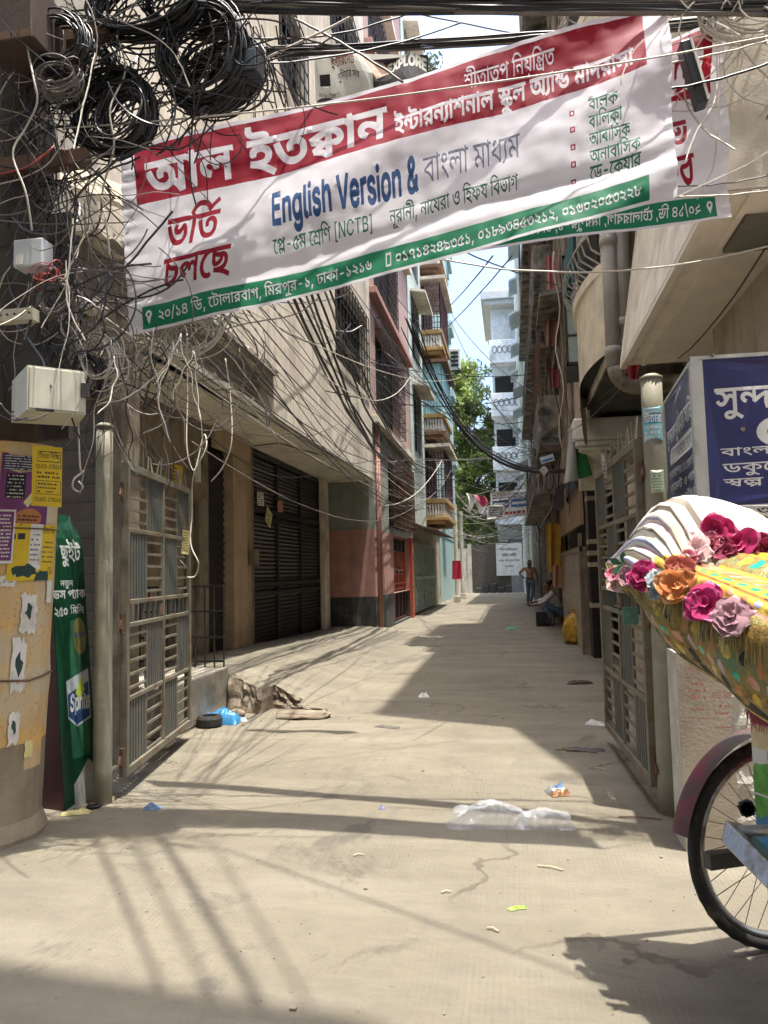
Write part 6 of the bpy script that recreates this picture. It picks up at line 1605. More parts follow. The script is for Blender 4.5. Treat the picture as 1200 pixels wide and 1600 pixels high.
def gate(label, hinge, end, z0, z1, seed, spikes=True):
    """a leaf of square tube with a chequerboard of upright and level bars, hinged at HINGE"""
    hinge, end = Vector(hinge), Vector(end)
    t = thing('gate_leaf', label, 'gate', (hinge.x, hinge.y, 0), 'leaves of the lane gate')
    ax = (end - hinge)
    wd = ax.length
    ax.normalize()
    P = lambda s, z: hinge + ax * s + Vector((0, 0, z))
    nrm = Vector((-ax.y, ax.x, 0))
    H = z1 - z0
    fr = MB()
    T = .05
    for a, b in ((P(0, z0), P(0, z1)), (P(wd, z0), P(wd, z1))):
        fr.bar(a, b, T, T, up=nrm)
    rows = [0, .245, .48, .54, .77, 1.0]
    rows = [0, .235, .47, .545, .78, 1.0]
    for k, q in enumerate(rows):
        z = z0 + H * q
        w = T if q in (0, 1.0) else .03
        fr.bar(P(T / 2, z if 0 < q < 1 else z + (w / 2 if q == 0 else -w / 2)), P(wd - T / 2, z if 0 < q < 1 else z + (w / 2 if q == 0 else -w / 2)), w, w * .98, up=nrm)
    fr.bar(P(wd * .52, z0 + T), P(wd * .52, z1 - T), .034, .036, up=nrm)
    obj('frame', fr, STEEL, t, bevel=.004)
    up, lv = MB(), MB()
    xs = [T / 2, wd * .27, wd * .505, wd * .535, wd * .77, wd - T / 2]
    cols = [(xs[0], xs[1]), (xs[1], xs[2]), (xs[3], xs[4]), (xs[4], xs[5])]
    for r in range(5):
        za, zb = z0 + H * rows[r] + .02, z0 + H * rows[r + 1] - .02
        if r == 2:
            for a, b in cols:
                for k in range(3):
                    s = a + (b - a) * (k + .5) / 3
                    up.bar(P(s, za), P(s, zb), .013, .02, up=nrm)
            continue
        for c, (a, b) in enumerate(cols):
            if (c + (r if r < 2 else r - 1)) % 2 == 0:
                n = 7
                for k in range(n):
                    s = a + (b - a) * (k + .5) / n
                    up.bar(P(s, za), P(s, zb), (b - a) / n * .62, .016, up=nrm)
            else:
                n = 5
                for k in range(n):
                    z = za + (zb - za) * (k + .5) / n
                    lv.bar(P(a, z), P(b, z), .018, .016, up=nrm)
                for s in (a, b):
                    lv.bar(P(s, za), P(s, zb), .014, .016, up=nrm)
    obj('upright_bars', up, BARS, t)
    obj('level_bars', lv, STEEL, t)
    r = random.Random(seed)
    for k in range(15):
        sp = MB()
        s = .05 + (wd - .1) * k / 14
        a = P(s, z1)
        b = P(s + r.uniform(-.012, .012), z1 + .13 + r.uniform(-.02, .02)) + nrm * r.uniform(-.02, .02)
        sp.tube([a, a + (b - a) * .7, b], [.007, .006, .0015], 5)
        obj('spike', sp, STEEL, t)
    for q in (.06, .48, .9):
        hg = MB()
        z = z0 + H * q
        c = hinge - ax * .045 + Vector((0, 0, z))
        hg.tube([c + Vector((0, 0, -.06)), c + Vector((0, 0, .06))], .018, 10)
        hg.bar(c, c + ax * .05 + Vector((0, 0, .03)), .012, .05)
        hg.bar(c - ax * .05, c + Vector((0, 0, -.02)), .012, .05)
        obj('hinge', hg, RUST, t)
    lk = MB()
    lk.obox(P(wd * .5, z0 + H * .505), ax * .05, nrm * .012, Vector((0, 0, .04)))
    lk.tube([P(wd * .42, z0 + H * .49) + nrm * .02, P(wd * .58, z0 + H * .49) + nrm * .02], .008, 6)
    obj('bolt', lk, RUST, t)
    return t


zL1, zR1 = at(182, 722, 4.56).z, at(1000, 684, 4.56).z
gate('left leaf of the grey steel lane gate, standing open beside the green cabinet', (-2.43, 4.57, 0), (-2.70, 6.14, 0), .12, zL1, 1)
gate('right leaf of the grey steel lane gate, standing open in front of the striped column', (.745, 4.60, 0), (.69, 6.2, 0), .12, zR1, 2)

INK = mat('ink_dark', (.03, .03, .035), var=.2, bump=0)
PAPERW = mat('white_paper', (.66, .64, .58), var=.06, bump=.05, stain=((.48, .44, .36), 6, .3))
PAPERY = mat('yellow_paper', (.62, .43, .025), var=.08, bump=.05)
PAPERPY = mat('pale_yellow_paper', (.62, .56, .24), var=.1, bump=.05)
PAPERB = mat('light_blue_paper', (.25, .50, .62), var=.08, bump=.05)
PAPERG = mat('pale_green_paper', (.50, .58, .42), var=.08, bump=.05)
PAPERP = mat('purple_paper', (.16, .045, .14), var=.25, bump=.05)
INKRED = mat('ink_red', (.36, .03, .03), var=.2, bump=0)


def paper(label, o, ux, uy, w, h, layers, mats, curl=.006, bend=None, name='paper_notice', cat='notice', outline=None, group=None):
    o, ux, uy = Vector(o), Vector(ux).normalized(), Vector(uy).normalized()
    n = ux.cross(uy)
    sd = hash(label) % 97 if False else len(label)
    wp = bend or (lambda x, y: o + ux * x + uy * y + n * (.003 + curl * (1 + noise.noise((x * 9 + sd, y * 9, sd))) * .5))
    mb = printed(w, h, layers, wp, res=min(w, h) / 5, outline=outline)
    return tag(obj(name, mb, mats), label, cat, group)


# paper wrapped round the right post
def round_post(c, r, z0, a0):
    return lambda x, y: Vector((c.x + r * math.cos(a0 + x / r), c.y + r * math.sin(a0 + x / r), z0 + y))


def lines(w, h, y0, y1, n, m, seed, t=.5, x0=.08, x1=.92):
    """printed lines too small to read, as rows of little strokes"""
    r = random.Random(seed)
    out = []
    for k in range(n):
        yb = y0 + (y1 - y0) * (k + .2) / n
        hh = (y1 - y0) / n * t
        x = w * x0
        while x < w * x1:
            ww = r.uniform(.5, 1.6) * hh
            if x + ww > w * x1:
                break
            if r.random() < .85:
                out += rect(x, x + ww * .72, yb, yb + hh * r.uniform(.7, 1))
            x += ww
    return (out, m)


z = at(1018, 692, RP.y).z
rr_ = .064
paper('light blue paper printed in white, pasted near the top of the right post', (0, 0, 0), (1, 0, 0), (0, 1, 0), .115, .2,
      [(rect(.004, .111, .1, .155), 1), (contours('টিচার', .008, .107, .15, .108, 22), 2), lines(.115, .2, .16, .195, 2, 2, 4), lines(.115, .2, .01, .095, 3, 2, 5, .6)],
      [PAPERB, mat('mid_blue_ink', (.08, .30, .48), var=.1, bump=0), PAPERW], bend=round_post(RP, rr_, z, math.radians(205)))
paper('pale green paper pasted half way up the right post', (0, 0, 0), (1, 0, 0), (0, 1, 0), .075, .13,
      [lines(.075, .13, .01, .12, 7, 1, 8, .55)], [PAPERG, mat('green_ink', (.08, .22, .09), var=.1, bump=0)],
      bend=round_post(RP, .0695, at(1022, 772, RP.y).z, math.radians(235)))
# papers on the gates and walls
a = at(287, 868, 6.0)
gx = Vector((-2.7 + 2.43, 6.14 - 4.57, 0)).normalized()
paper('pale yellow leaflet tied crookedly to the left gate', at(274, 865, 5.92) + Vector((.035, 0, 0)), gx * .9 + Vector((.1, 0, -.03)), (.04, 0.12, 1), .17, .2,
      [lines(.17, .2, .02, .19, 8, 1, 3, .5)], [PAPERPY, INK], curl=.02)
p = at(948, 775, 6.0)
mb_l = [lines(.07, .24, .03, .21, 6, 1, 13, .6)]
paper('narrow white card hung on the right gate', Vector((.655, 5.5, p.z)), (.45, .9, .0), (-.08, 0, 1), .075, .25, mb_l, [PAPERW, INKRED], curl=.01)
WX = -3.992
for lb, px, py, w, h, lay, ms in (
        ('yellow paper pasted high on the brown wall above the left gate', 267, 752, .2, .22, [lines(.2, .22, .02, .2, 4, 1, 21, .5)], [PAPERY, INK]),
        ('white paper slip at the edge of the brown wall beside the dark door', 304, 752, .12, .3, [lines(.12, .3, .02, .28, 7, 1, 22, .5)], [PAPERW, INK]),
        ('lower white paper slip near the bar handle on the brown wall', 291, 815, .12, .42, [lines(.12, .42, .02, .4, 9, 1, 23, .5)], [PAPERW, INK])):
    d = at(px, py, 1.0) - Vector((0, 0, CAM_H))
    q = Vector((0, 0, CAM_H)) + d * (WX / d.x)
    paper(lb, q, (0, 1, 0), (0, 0, 1), w * 1.6, h, lay, ms)
for lb, px, py, w, h, ms, tl in (
        ('small dark printed bill on the dark shutter gate', 401, 790, .34, .22, [PAPERW, INK], 0.05),
        ('yellow and white leaflet hanging askew on the dark shutter gate', 413, 812, .3, .27, [PAPERPY, INK], -.5),
        ('reddish printed leaflet on the dark shutter gate', 433, 800, .3, .2, [mat('reddish_paper', (.48, .3, .2), var=.15, bump=.05), INKRED], .05)):
    d = at(px, py, 1.0) - Vector((0, 0, CAM_H))
    q = Vector((0, 0, CAM_H)) + d * (-4.015 / d.x)
    paper(lb, q, (0, 1, tl), (0, -tl, 1), w, h, [lines(w, h, .02, h - .02, 5, 1, px, .55)], ms, curl=.02)

# ------------------------------------------------------------------ utility pole with its posters
UP = Vector((-2.90, 3.82, 0))
UPT = thing('utility_pole', 'thick concrete utility pole wrapped in peeling yellow posters at the left edge', 'utility pole', UP)


def pole_c(z):
    return Vector((UP.x + .072 * min(z, 2.1) + .03 * max(0, z - 2.1), UP.y, z))


def pole_r(z):
    return .335 - .022 * z if z < 2.1 else .17 - .004 * (z - 2.1)


mb = MB()
NS = 28
PZ = [0, .02, .1, .2, .3, .36, .37, .5, .7, .82, .83, .95, 1.1, 1.3, 1.5, 1.7, 1.9, 2.0, 2.08]
LOWDIRT = mat('dirty_concrete_pole', (.235, .19, .125), streak=((.12, .095, .065), .6), stain=((.33, .28, .2), 3, .4), bump=.4)
YELLOWPOLE = mat('peeling_yellow_poster_pole', (.60, .34, .075), var=.28, streak=((.56, .42, .2), .5), stain=((.50, .43, .30), 3.2, .9), bump=.5, bscale=25, grime=.5)
for k, zz in enumerate(PZ):
    for j in range(NS):
        a = 2 * math.pi * j / NS
        oct_ = math.cos(math.pi / 10) / math.cos((a % (2 * math.pi / 10)) - math.pi / 10)
        r = pole_r(zz) * (.55 + .45 * oct_) * (1 + .012 * noise.noise((math.cos(a) * 3, math.sin(a) * 3, zz * 4))) + (.035 if zz < .03 else 0) + (.008 if .81 < zz < .835 else 0)
        c = pole_c(zz)
        mb.v.append((c.x + r * math.cos(a), c.y + r * math.sin(a), zz))
for k in range(len(PZ) - 1):
    for j in range(NS):
        j2 = (j + 1) % NS
        mb.f.append((k * NS + j, k * NS + j2, (k + 1) * NS + j2, (k + 1) * NS + j))
        mb.m.append(0 if PZ[k] < .36 + .05 * math.sin(j * 1.3) else 1)
mb.poly([(pole_c(2.08).x + pole_r(2.08) * math.cos(2 * math.pi * j / NS), pole_c(2.08).y + pole_r(2.08) * math.sin(2 * math.pi * j / NS), 2.08) for j in range(NS)], 1)
obj('jacket', mb, [LOWDIRT, YELLOWPOLE], UPT)
mb = MB()
mb.tube([pole_c(2.06 + .5 * k) for k in range(17)], [pole_r(2.1 + .5 * k) for k in range(17)], 16)
obj('shaft', mb, mat('dark_grime_concrete', (.085, .073, .06), var=.3, streak=((.03, .027, .024), .6), bump=.4), UPT, smooth=True)
mb = MB()
for zz, w in ((3.55, 1.1), (4.25, 1.3), (5.0, 1.5)):
    c = pole_c(zz)
    mb.box(c.x - w / 2, c.x + w / 2, c.y - .22, c.y - .15, zz, zz + .08)
obj('cross_arm', mb, RUST, UPT)
mb = MB()
c = pole_c(.82)
mb.tube([(c.x + (pole_r(.82) + .01) * math.cos(i * .2618), c.y + (pole_r(.82) + .01) * math.sin(i * .2618), .835 + .01 * math.sin(i)) for i in range(24)], .006, 5, closed=True)
c = pole_c(1.62)
mb.tube([(c.x + (pole_r(1.62) + .012) * math.cos(i * .2618), c.y + (pole_r(1.62) + .012) * math.sin(i * .2618), 1.625) for i in range(24)], .004, 5, closed=True)
obj('wire_tie', mb, RUST, UPT)


def pole_hit(px, py):
    """height and angle on the pole jacket that the photo shows at px, py"""
    best = None
    for a in range(200, 400, 2):
        r = pole_r(1.0)
        for zi in range(0, 211, 3):
            z = zi / 100
            c = pole_c(z)
            u, v = project((c.x + pole_r(z) * math.cos(math.radians(a)), c.y + pole_r(z) * math.sin(math.radians(a)), z))
            e = (u - px) ** 2 + (v - py) ** 2
            if best is None or e < best[0]:
                best = (e, z, a)
    return best[1], best[2]


def on_pole(z0, a0, lift=.008):
    def wp(x, y):
        zz = z0 + y
        r = pole_r(zz) * .985 + lift
        a = math.radians(a0) + x / r
        c = pole_c(zz)
        oct_ = math.cos(math.pi / 10) / math.cos((a % (2 * math.pi / 10)) - math.pi / 10)
        r2 = (pole_r(zz) * (.55 + .45 * oct_)) + lift + .002 * noise.noise((x * 30, y * 30, a0))
        return Vector((c.x + r2 * math.cos(a), c.y + r2 * math.sin(a), zz))
    return wp


def ragged(w, h, n, amt, seed):
    r = random.Random(seed)
    pts = []
    for a, b in (((0, 0), (w, 0)), ((w, 0), (w, h)), ((w, h), (0, h)), ((0, h), (0, 0))):
        for k in range(n):
            f = k / n
            pts.append((a[0] + (b[0] - a[0]) * f + r.uniform(-1, 1) * amt * w, a[1] + (b[1] - a[1]) * f + r.uniform(-1, 1) * amt * h))
    return np.array(pts)


def pole_paper(label, px, py, w, h, layers, mats, lift=.008, outline=None):
    z0, a0 = pole_hit(px, py)
    return paper(label, (0, 0, 0), (1, 0, 0), (0, 1, 0), w, h, layers, mats, bend=on_pole(z0, a0, lift), name='poster', cat='poster', outline=outline)


pole_paper('purple poster with white and dark panels on the upper pole', -6, 822, .27, .40,
           [(rect(.01, .2, .31, .39), 2), lines(.2, .5, .31, .39, 6, 1, 31, .4, .08, .95), (rect(.03, .125, .16, .29), 3), lines(.125, .5, .16, .29, 7, 1, 32, .4, .3, .95),
            ([np.array([(.12, .14), (.2, .24), (.225, .215), (.145, .115)])], 4), (disc(.16, .06, .075, .05), 5), lines(.25, .5, .04, .08, 2, 3, 33, .6, .4, .9)],
           [PAPERP, PAPERW, mat('navy_paper', (.03, .035, .075), var=.2), mat('black_paper', (.02, .018, .022), var=.2), PAPERPY, mat('orange_paper', (.42, .17, .06), var=.2)])
pole_paper('torn lower yellow poster with white strips below the bright one on the pole', 8, 905, .31, .3,
           [(rect(.11, .185, .06, .3), 2), lines(.11, .3, .2, .28, 1, 1, 41, .45), (contours('টিচার দিচ্ছি', .19, .30, .28, .25, 8), 1),
            lines(.31, .3, .09, .22, 5, 1, 42, .4, .62, .98), (contours('0156', .24, .305, .07, .035, 14), 1),
            lines(.31, .3, .1, .26, 6, 1, 43, .35, .37, .58), (disc(.1, .05, .07, .035, 14, 0, .35, 3), 3), (disc(.2, .0, .05, .05, 14, 0, .35, 5), 3)],
           [PAPERY, INK, PAPERW, mat('dark_green_scrap', (.03, .06, .055), var=.3)], .009, ragged(.31, .3, 8, .012, 3))
pole_paper('purple and white printed bill at the left of the pole', -14, 880, .1, .28,
           [(rect(.008, .092, .015, .27), 1), lines(.092, .28, .03, .26, 12, 0, 44, .5, .15, .95)], [PAPERW, PAPERP], .014)
for k, (px, py, w, h, sd) in enumerate(((30, 985, .1, .2, 1), (14, 1080, .085, .26, 2), (70, 940, .07, .14, 3), (10, 1160, .06, .16, 4), (0, 915, .07, .06, 5), (38, 1182, .05, .09, 6), (52, 900, .04, .16, 7))):
    pole_paper(['torn white paper scrap with dark print stuck in the middle of the pole', 'long whitish scrap with black marks on the yellow pole', 'pale torn scrap right of the middle of the pole',
                'narrow pale scrap low on the yellow pole', 'small white label at the left of the yellow pole', 'small cream scrap near the wire tie on the pole', 'pale peeling strip at the right edge of the pole'][k],
               px, py, w, h, [(disc(w * .5, h * .55, w * .22, h * .2, 9, 0, .5, sd), 1)] if k in (0, 1, 3) else ([lines(w, h, .02, h - .02, 2, 1, sd, .6)] if k == 4 else []),
               [PAPERW if k != 5 else PAPERPY, mat('dark_green_scrap', (.03, .06, .055), var=.3)], .007, ragged(w, h, 7, .09, sd))
# the bright yellow poster stands flat off the pole
a = at(50, 790, 3.52)
b = at(97, 793, 3.56)
w_ = (b - a).length
ph = at(50, 697, 3.52).z - a.z
lay = [(rect(w_ * .18, w_ * .94, ph * .74, ph * .92), 1), (rect(w_ * .2, w_ * .92, ph * .755, ph * .905), 0),
       (contours('টিচার দিচ্ছি', w_ * .23, w_ * .9, ph * .875, ph * .80, 14), 1),
       (contours('01603-278243', w_ * .14, w_ * .98, ph * .70, ph * .635, 25), 1),
       lines(w_, ph, ph * .46, ph * .60, 2, 1, 51, .5, .16, .95),
       (rect(w_ * .14, w_ * .96, ph * .2, ph * .43), 1), (rect(w_ * .155, w_ * .945, ph * .21, ph * .42), 0),
       lines(w_, ph, ph * .22, ph * .41, 3, 1, 52, .5, .2, .92),
       (contours('01603-278243', w_ * .12, w_ * .96, ph * .15, ph * .085, 25), 1)]
paper('bright yellow poster with two telephone numbers at the right edge of the pole', a, b - a, (.02, -.02, 1), w_, ph, lay, [PAPERY, INK], name='poster', cat='poster', curl=.012)

# boxes on the pole
def box_thing(name, label, cat, px0, px1, py0, py1, Y, d, m, lid=True):
    a, b = at(px0, py1, Y), at(px1, py0, Y)
    t = thing(name, label, cat, ((a.x + b.x) / 2, Y + d / 2, a.z))
    mb = MB()
    mb.box(a.x, b.x, Y, Y + d, a.z, b.z)
    obj('casing', mb, m, t, bevel=.008)
    return t, a, b


BOXM = mat('cream_steel_box', (.56, .54, .43), rough=.45, var=.08, streak=((.3, .27, .2), .4), bump=.05)
t = thing('meter_box', 'cream steel meter box fixed to the utility pole above the posters', 'meter box', at(80, 640, 3.5))
foot = [at(42, 638, 3.34), at(134, 642, 3.52), at(120, 640, 3.78), at(18, 640, 3.60)]
zb_, zt_ = at(42, 640, 3.34).z, at(42, 570, 3.34).z
mb = MB()
mb.poly([(p.x, p.y, zb_) for p in reversed(foot)])
mb.poly([(p.x, p.y, zt_) for p in foot])
for i in range(4):
    p, q = foot[i], foot[(i + 1) % 4]
    mb.poly([(p.x, p.y, zb_), (q.x, q.y, zb_), (q.x, q.y, zt_), (p.x, p.y, zt_)])
obj('casing', mb, BOXM, t, bevel=.007)
d_ = (foot[1] - foot[0])
d_.z = 0
n_ = Vector((d_.y, -d_.x, 0)).normalized()
cc = (foot[0] + foot[1]) / 2
mb = MB()
mb.obox((cc.x + n_.x * .004, cc.y + n_.y * .004, (zb_ + zt_) / 2), d_ * .47, n_ * .004, (0, 0, (zt_ - zb_) * .46))
obj('door', mb, BOXM, t, bevel=.003)
mb = MB()
e_ = foot[1] - d_ * .02
mb.obox((e_.x + n_.x * .012, e_.y + n_.y * .012, zb_ + .12), d_.normalized() * .02, n_ * .012, (0, 0, .035))
mb.obox((foot[0].x + d_.x * .3 + n_.x * .006, foot[0].y + d_.y * .3 + n_.y * .006, zb_ + .004), d_.normalized() * .04, n_ * .008, (0, 0, .006))
obj('latch', mb, DARKM, t)
t, a, b = box_thing('junction_box', 'small pale blue grey connection box among the cables left of the banner', 'junction box', 20, 66, 370, 418, 3.45, .1, mat('pale_grey_plastic', (.52, .55, .56), rough=.4, var=.06, bump=0))
mb = MB()
mb.box(a.x + .02, a.x + .06, 3.44, 3.449, a.z + .01, a.z + .06)
obj('lid_clip', mb, WHITE, t)
t, a, b = box_thing('junction_box', 'grey connection box half hidden behind the upper left cable coils', 'junction box', 52, 116, 80, 140, 3.55, .12, mat('grey_plastic', (.26, .25, .22), rough=.5, var=.1))
mb = MB()
mb.tube([(b.x - .05, 3.54, a.z + .06), (b.x - .05, 3.52, a.z + .06)], .014, 10)
obj('orange_plug', mb, ORANGE, t)
t, a, b = box_thing('splice_box', 'black splice box hanging beside the coils just above the banner', 'splice box', 352, 404, 70, 120, 3.7, .1, mat('black_plastic', (.03, .035, .042), rough=.4, var=.1))
mb = MB()
mb.box(a.x + .015, b.x - .015, 3.69, 3.699, a.z + .02, b.z - .02)
obj('lid', mb, mat('blue_grey_plastic', (.09, .12, .16), rough=.35, var=.1), t, bevel=.003)
t, a, b = box_thing('transformer_box', 'dark brown box at the top left corner above the cables', 'box', -40, 50, -40, 66, 3.3, .4, mat('dark_brown_box', (.075, .05, .038), rough=.6, var=.2))
mb = MB()
mb.box(a.x, b.x + .01, 3.285, 3.298, a.z - .02, a.z + .02)
obj('flange', mb, RUST, t)
mb = MB()
c0 = at(20, 330, 3.8)
mb.box(c0.x - .5, c0.x + .12, 3.95, 4.0, at(20, 330, 3.95).z, at(20, 180, 3.95).z)
mb.box(c0.x - .5, c0.x + .20, 4.05, 4.1, at(20, 690, 4.05).z, at(20, 340, 4.05).z)
tag(obj('timber_boarding', mb, mat('dark_timber', (.05, .04, .032), var=.4, streak=((.02, .017, .015), .6))), 'dark timber boarding behind the utility pole', 'boarding')
mb = MB()
a = at(-20, 488, 3.4)
b = at(54, 488, 3.4)
mb.box(a.x, b.x, 3.38, 3.44, a.z - .06, a.z)
for k in range(6):
    mb.tube([(a.x + .05 + k * .04, 3.375, a.z - .03), (a.x + .05 + k * .04, 3.37, a.z - .03)], .006, 6, m=1)
tag(obj('slotted_rail', mb, [mat('cream_rail', (.4, .37, .28), rough=.5, var=.1), DARK]), 'cream slotted steel rail across the pole under the junction box', 'rail')
mb = MB()
a, b = at(170, 240, 4.7), at(205, 360, 4.7)
mb.obox(at(172, 300, 4.9), (.16, -.25, -.22), (.2, .3, 0), (0, 0, .02))
tag(obj('tin_sheet', mb, mat('tan_tin_sheet', (.28, .23, .16), var=.2, streak=((.12, .09, .06), .5))), 'slanting tan metal sheet under the coils left of the banner', 'sheet')

# ------------------------------------------------------------------ green drinks cabinet leaning by the pole
FR = thing('drinks_cabinet', 'tall green drinks cabinet with a painted bottle, leaning between pole and left post', 'cabinet', (-2.68, 4.3, 0))
GREENC = mat('dark_green_paint', (.005, .040, .018), rough=.3, var=.12, bump=.02, grime=.2, streak=((.02, .04, .028), .3))
fb0, fb1 = Vector((-2.63, 4.24, 0)), Vector((-2.565, 4.50, 0))
LEAN = Vector((-.075, 0, 1))
FW = (fb1 - fb0).length
FH = 1.76
fu = (fb1 - fb0).normalized()
fn = Vector((fu.y, -fu.x, 0))


def cab(x, y, d=0.0):
    top = sm((y - (FH - .25)) / .25)
    return fb0 + fu * x + LEAN * y + fn * (d - .10 * top * top)


mb = MB()
mb.grid(lambda u, v: cab(u * FW, v * FH, -.003), 2, 24)
mb.grid(lambda u, v: cab(0, v * FH, -.003) - fn * u * .34, 2, 24, m=1)
mb.grid(lambda u, v: cab(FW, v * FH, -.003) - fn * u * .34, 2, 24)
mb.grid(lambda u, v: cab(u * FW, FH, -.003) - fn * v * .34, 2, 2)
obj('casing', mb, [GREENC, mat('maroon_side', (.085, .03, .026), rough=.5, var=.2, grime=.3)], FR)
bx = .55 * FW
bott = np.array([(.30, .28), (.30, .52), (.34, .66), (.38, .80), (.44, .98), (.46, 1.1), (.64, 1.1), (.66, .98), (.74, .80), (.80, .66), (.84, .52), (.84, .28)])
bott = bott * np.array([FW, 1.0])
whf = np.array([(.08, .02), (.0001, .0001), (FW - .0001, .0001), (FW - .0001, .2), (FW * .75, .26), (FW * .5, .18), (FW * .3, .13)])
lay = [([whf], 4), ([bott], 1),
       ([np.array([(.25 * FW, .52), (.25 * FW, .74), (.92 * FW, .80), (.92 * FW, .50), (.5 * FW, .46)])], 2),
       ([np.array([(.27 * FW, .53), (.27 * FW, .66), (.9 * FW, .72), (.9 * FW, .51), (.5 * FW, .475)])], 5),
       ([np.array([(.5 * FW, .66), (.7 * FW, .76), (.78 * FW, .67), (.62 * FW, .62)])], 6),
       (contours('Sprite', .31 * FW, .90 * FW, .655, .56, 40, slant=.25), 3),
       (disc(.72 * FW, 1.0, .2 * FW, .115), 7), (contours('২৫০', .56 * FW, .88 * FW, 1.03, .99, 20), 5),
       (contours('ছুইট', .3 * FW, .9 * FW, 1.56, 1.47, 25), 3),
       (contours('নতুন', .25 * FW, .62 * FW, 1.345, 1.31, 15), 3),
       (contours('ডস প্যাক', .02 * FW, .98 * FW, 1.285, 1.235, 25), 3),
       (contours('২৫০', .02 * FW, .42 * FW, 1.185, 1.13, 25), 3), (contours('মিলি', .5 * FW, .9 * FW, 1.18, 1.14, 10), 3)]
fr = printed(FW, FH, lay, lambda x, y: cab(x, y, .002), res=.05)
obj('painted_front', fr, [GREENC, mat('bottle_green', (.022, .10, .05), rough=.3, var=.2), mat('silver_outline', (.34, .37, .37), rough=.35), mat('cabinet_letter', (.42, .44, .41), var=.08, bump=0),
                          mat('worn_white', (.30, .30, .26), var=.25, grime=.5), mat('label_blue', (.02, .05, .13), rough=.4), mat('lime_drop', (.32, .42, .05), rough=.4), mat('olive_badge', (.13, .12, .045), rough=.5)], FR)

# ------------------------------------------------------------------ banners
def banner_layers(W_, H_):
    X = lambda u: u * W_
    Yv = lambda v: (1 - v) * H_
    T = lambda s, u0, u1, v0, v1, b, m, sl=0.0: (contours(s, X(u0), X(u1), Yv(v0), Yv(v1), b, sl), m)
    red = rect(X(.026), X(.957), Yv(.335), Yv(.022))
    L = [(red, 1), (rect(X(.026), X(.952), Yv(.985), Yv(.872)), 2),
         T('আল', .045, .205, .125, .30, 32, 0), T('ইতক্বান', .232, .487, .125, .30, 32, 0),
         T('শীতাতপ নিয়ন্ত্রিত', .632, .795, .085, .165, 10, 0),
         T('ইন্টারন্যাশনাল স্কুল অ্যান্ড মাদরাসা', .503, .935, .205, .30, 30, 0),
         T('English Version &', .272, .542, .445, .615, 40, 3), T('বাংলা মাধ্যম', .552, .728, .46, .59, 0, 6),
         T('প্লে-৫ম শ্রেণি [NCTB]', .272, .457, .685, .755, 8, 4),
         T('নূরানী, নাযেরা ও হিফয বিভাগ', .487, .722, .675, .745, 8, 5),
         T('ভর্তি', .072, .168, .45, .60, 22, 1, .26), T('চলছে', .065, .19, .66, .80, 22, 1, .2),
         (rect(X(.05), X(.062), Yv(.95), Yv(.90)), 2),
         T('২০/১৪ ডি, টোলারবাগ, মিরপুর-১, ঢাকা-১২১৬', .055, .452, .905, .955, 10, 0),
         T('০১৭১৪২৪৯৩৫১, ০১৮৯৩৪৫৩২১২, ০১৬০২০৫৩২২৮', .495, .938, .905, .955, 14, 0),
         (rect(X(.478), X(.488), Yv(.965), Yv(.895)), 0), (rect(X(.480), X(.486), Yv(.955), Yv(.907)), 2)]
    L.append((disc(X(.038), Yv(.915), X(.006), .022, 12), 0))
    L.append(([np.array([(X(.033), Yv(.925)), (X(.038), Yv(.965)), (X(.043), Yv(.925))])], 0))
    L.append((disc(X(.038), Yv(.915), X(.0025), .01, 8), 2))
    for s, v in (('বালক', .435), ('বালিকা', .52), ('আবাসিক', .605), ('অনাবাসিক', .69), ('ডে-কেয়ার', .765)):
        u1 = {'বালক': .905, 'বালিকা': .912, 'আবাসিক': .925, 'অনাবাসিক': .942, 'ডে-কেয়ার': .942}[s]
        L.append(T(s, .852, u1, v - .03, v + .03, 14, 4))
        L.append((rect(X(.818), X(.827), Yv(v + .03), Yv(v)), 1))
        L.append((rect(X(.8205), X(.8245), Yv(v + .022), Yv(v + .008)), 0))
    return L


def cloth_mat(name, col, transl, rough=.55):
    m = mat(name, col, rough=rough, var=.035, scale=3, bump=.06, bscale=9, transl=transl, spec=.3)
    return m


BW = cloth_mat('banner_white', (.80, .78, .83), .48)
BM = [BW, cloth_mat('banner_red', (.30, .009, .028), .32), cloth_mat('banner_green', (.012, .20, .095), .3), cloth_mat('banner_blue', (.035, .09, .24), .3),
      cloth_mat('banner_letter_green', (.02, .17, .09), .3), cloth_mat('banner_letter_dark_green', (.02, .10, .065), .3), cloth_mat('banner_grey_blue', (.17, .19, .26), .3)]


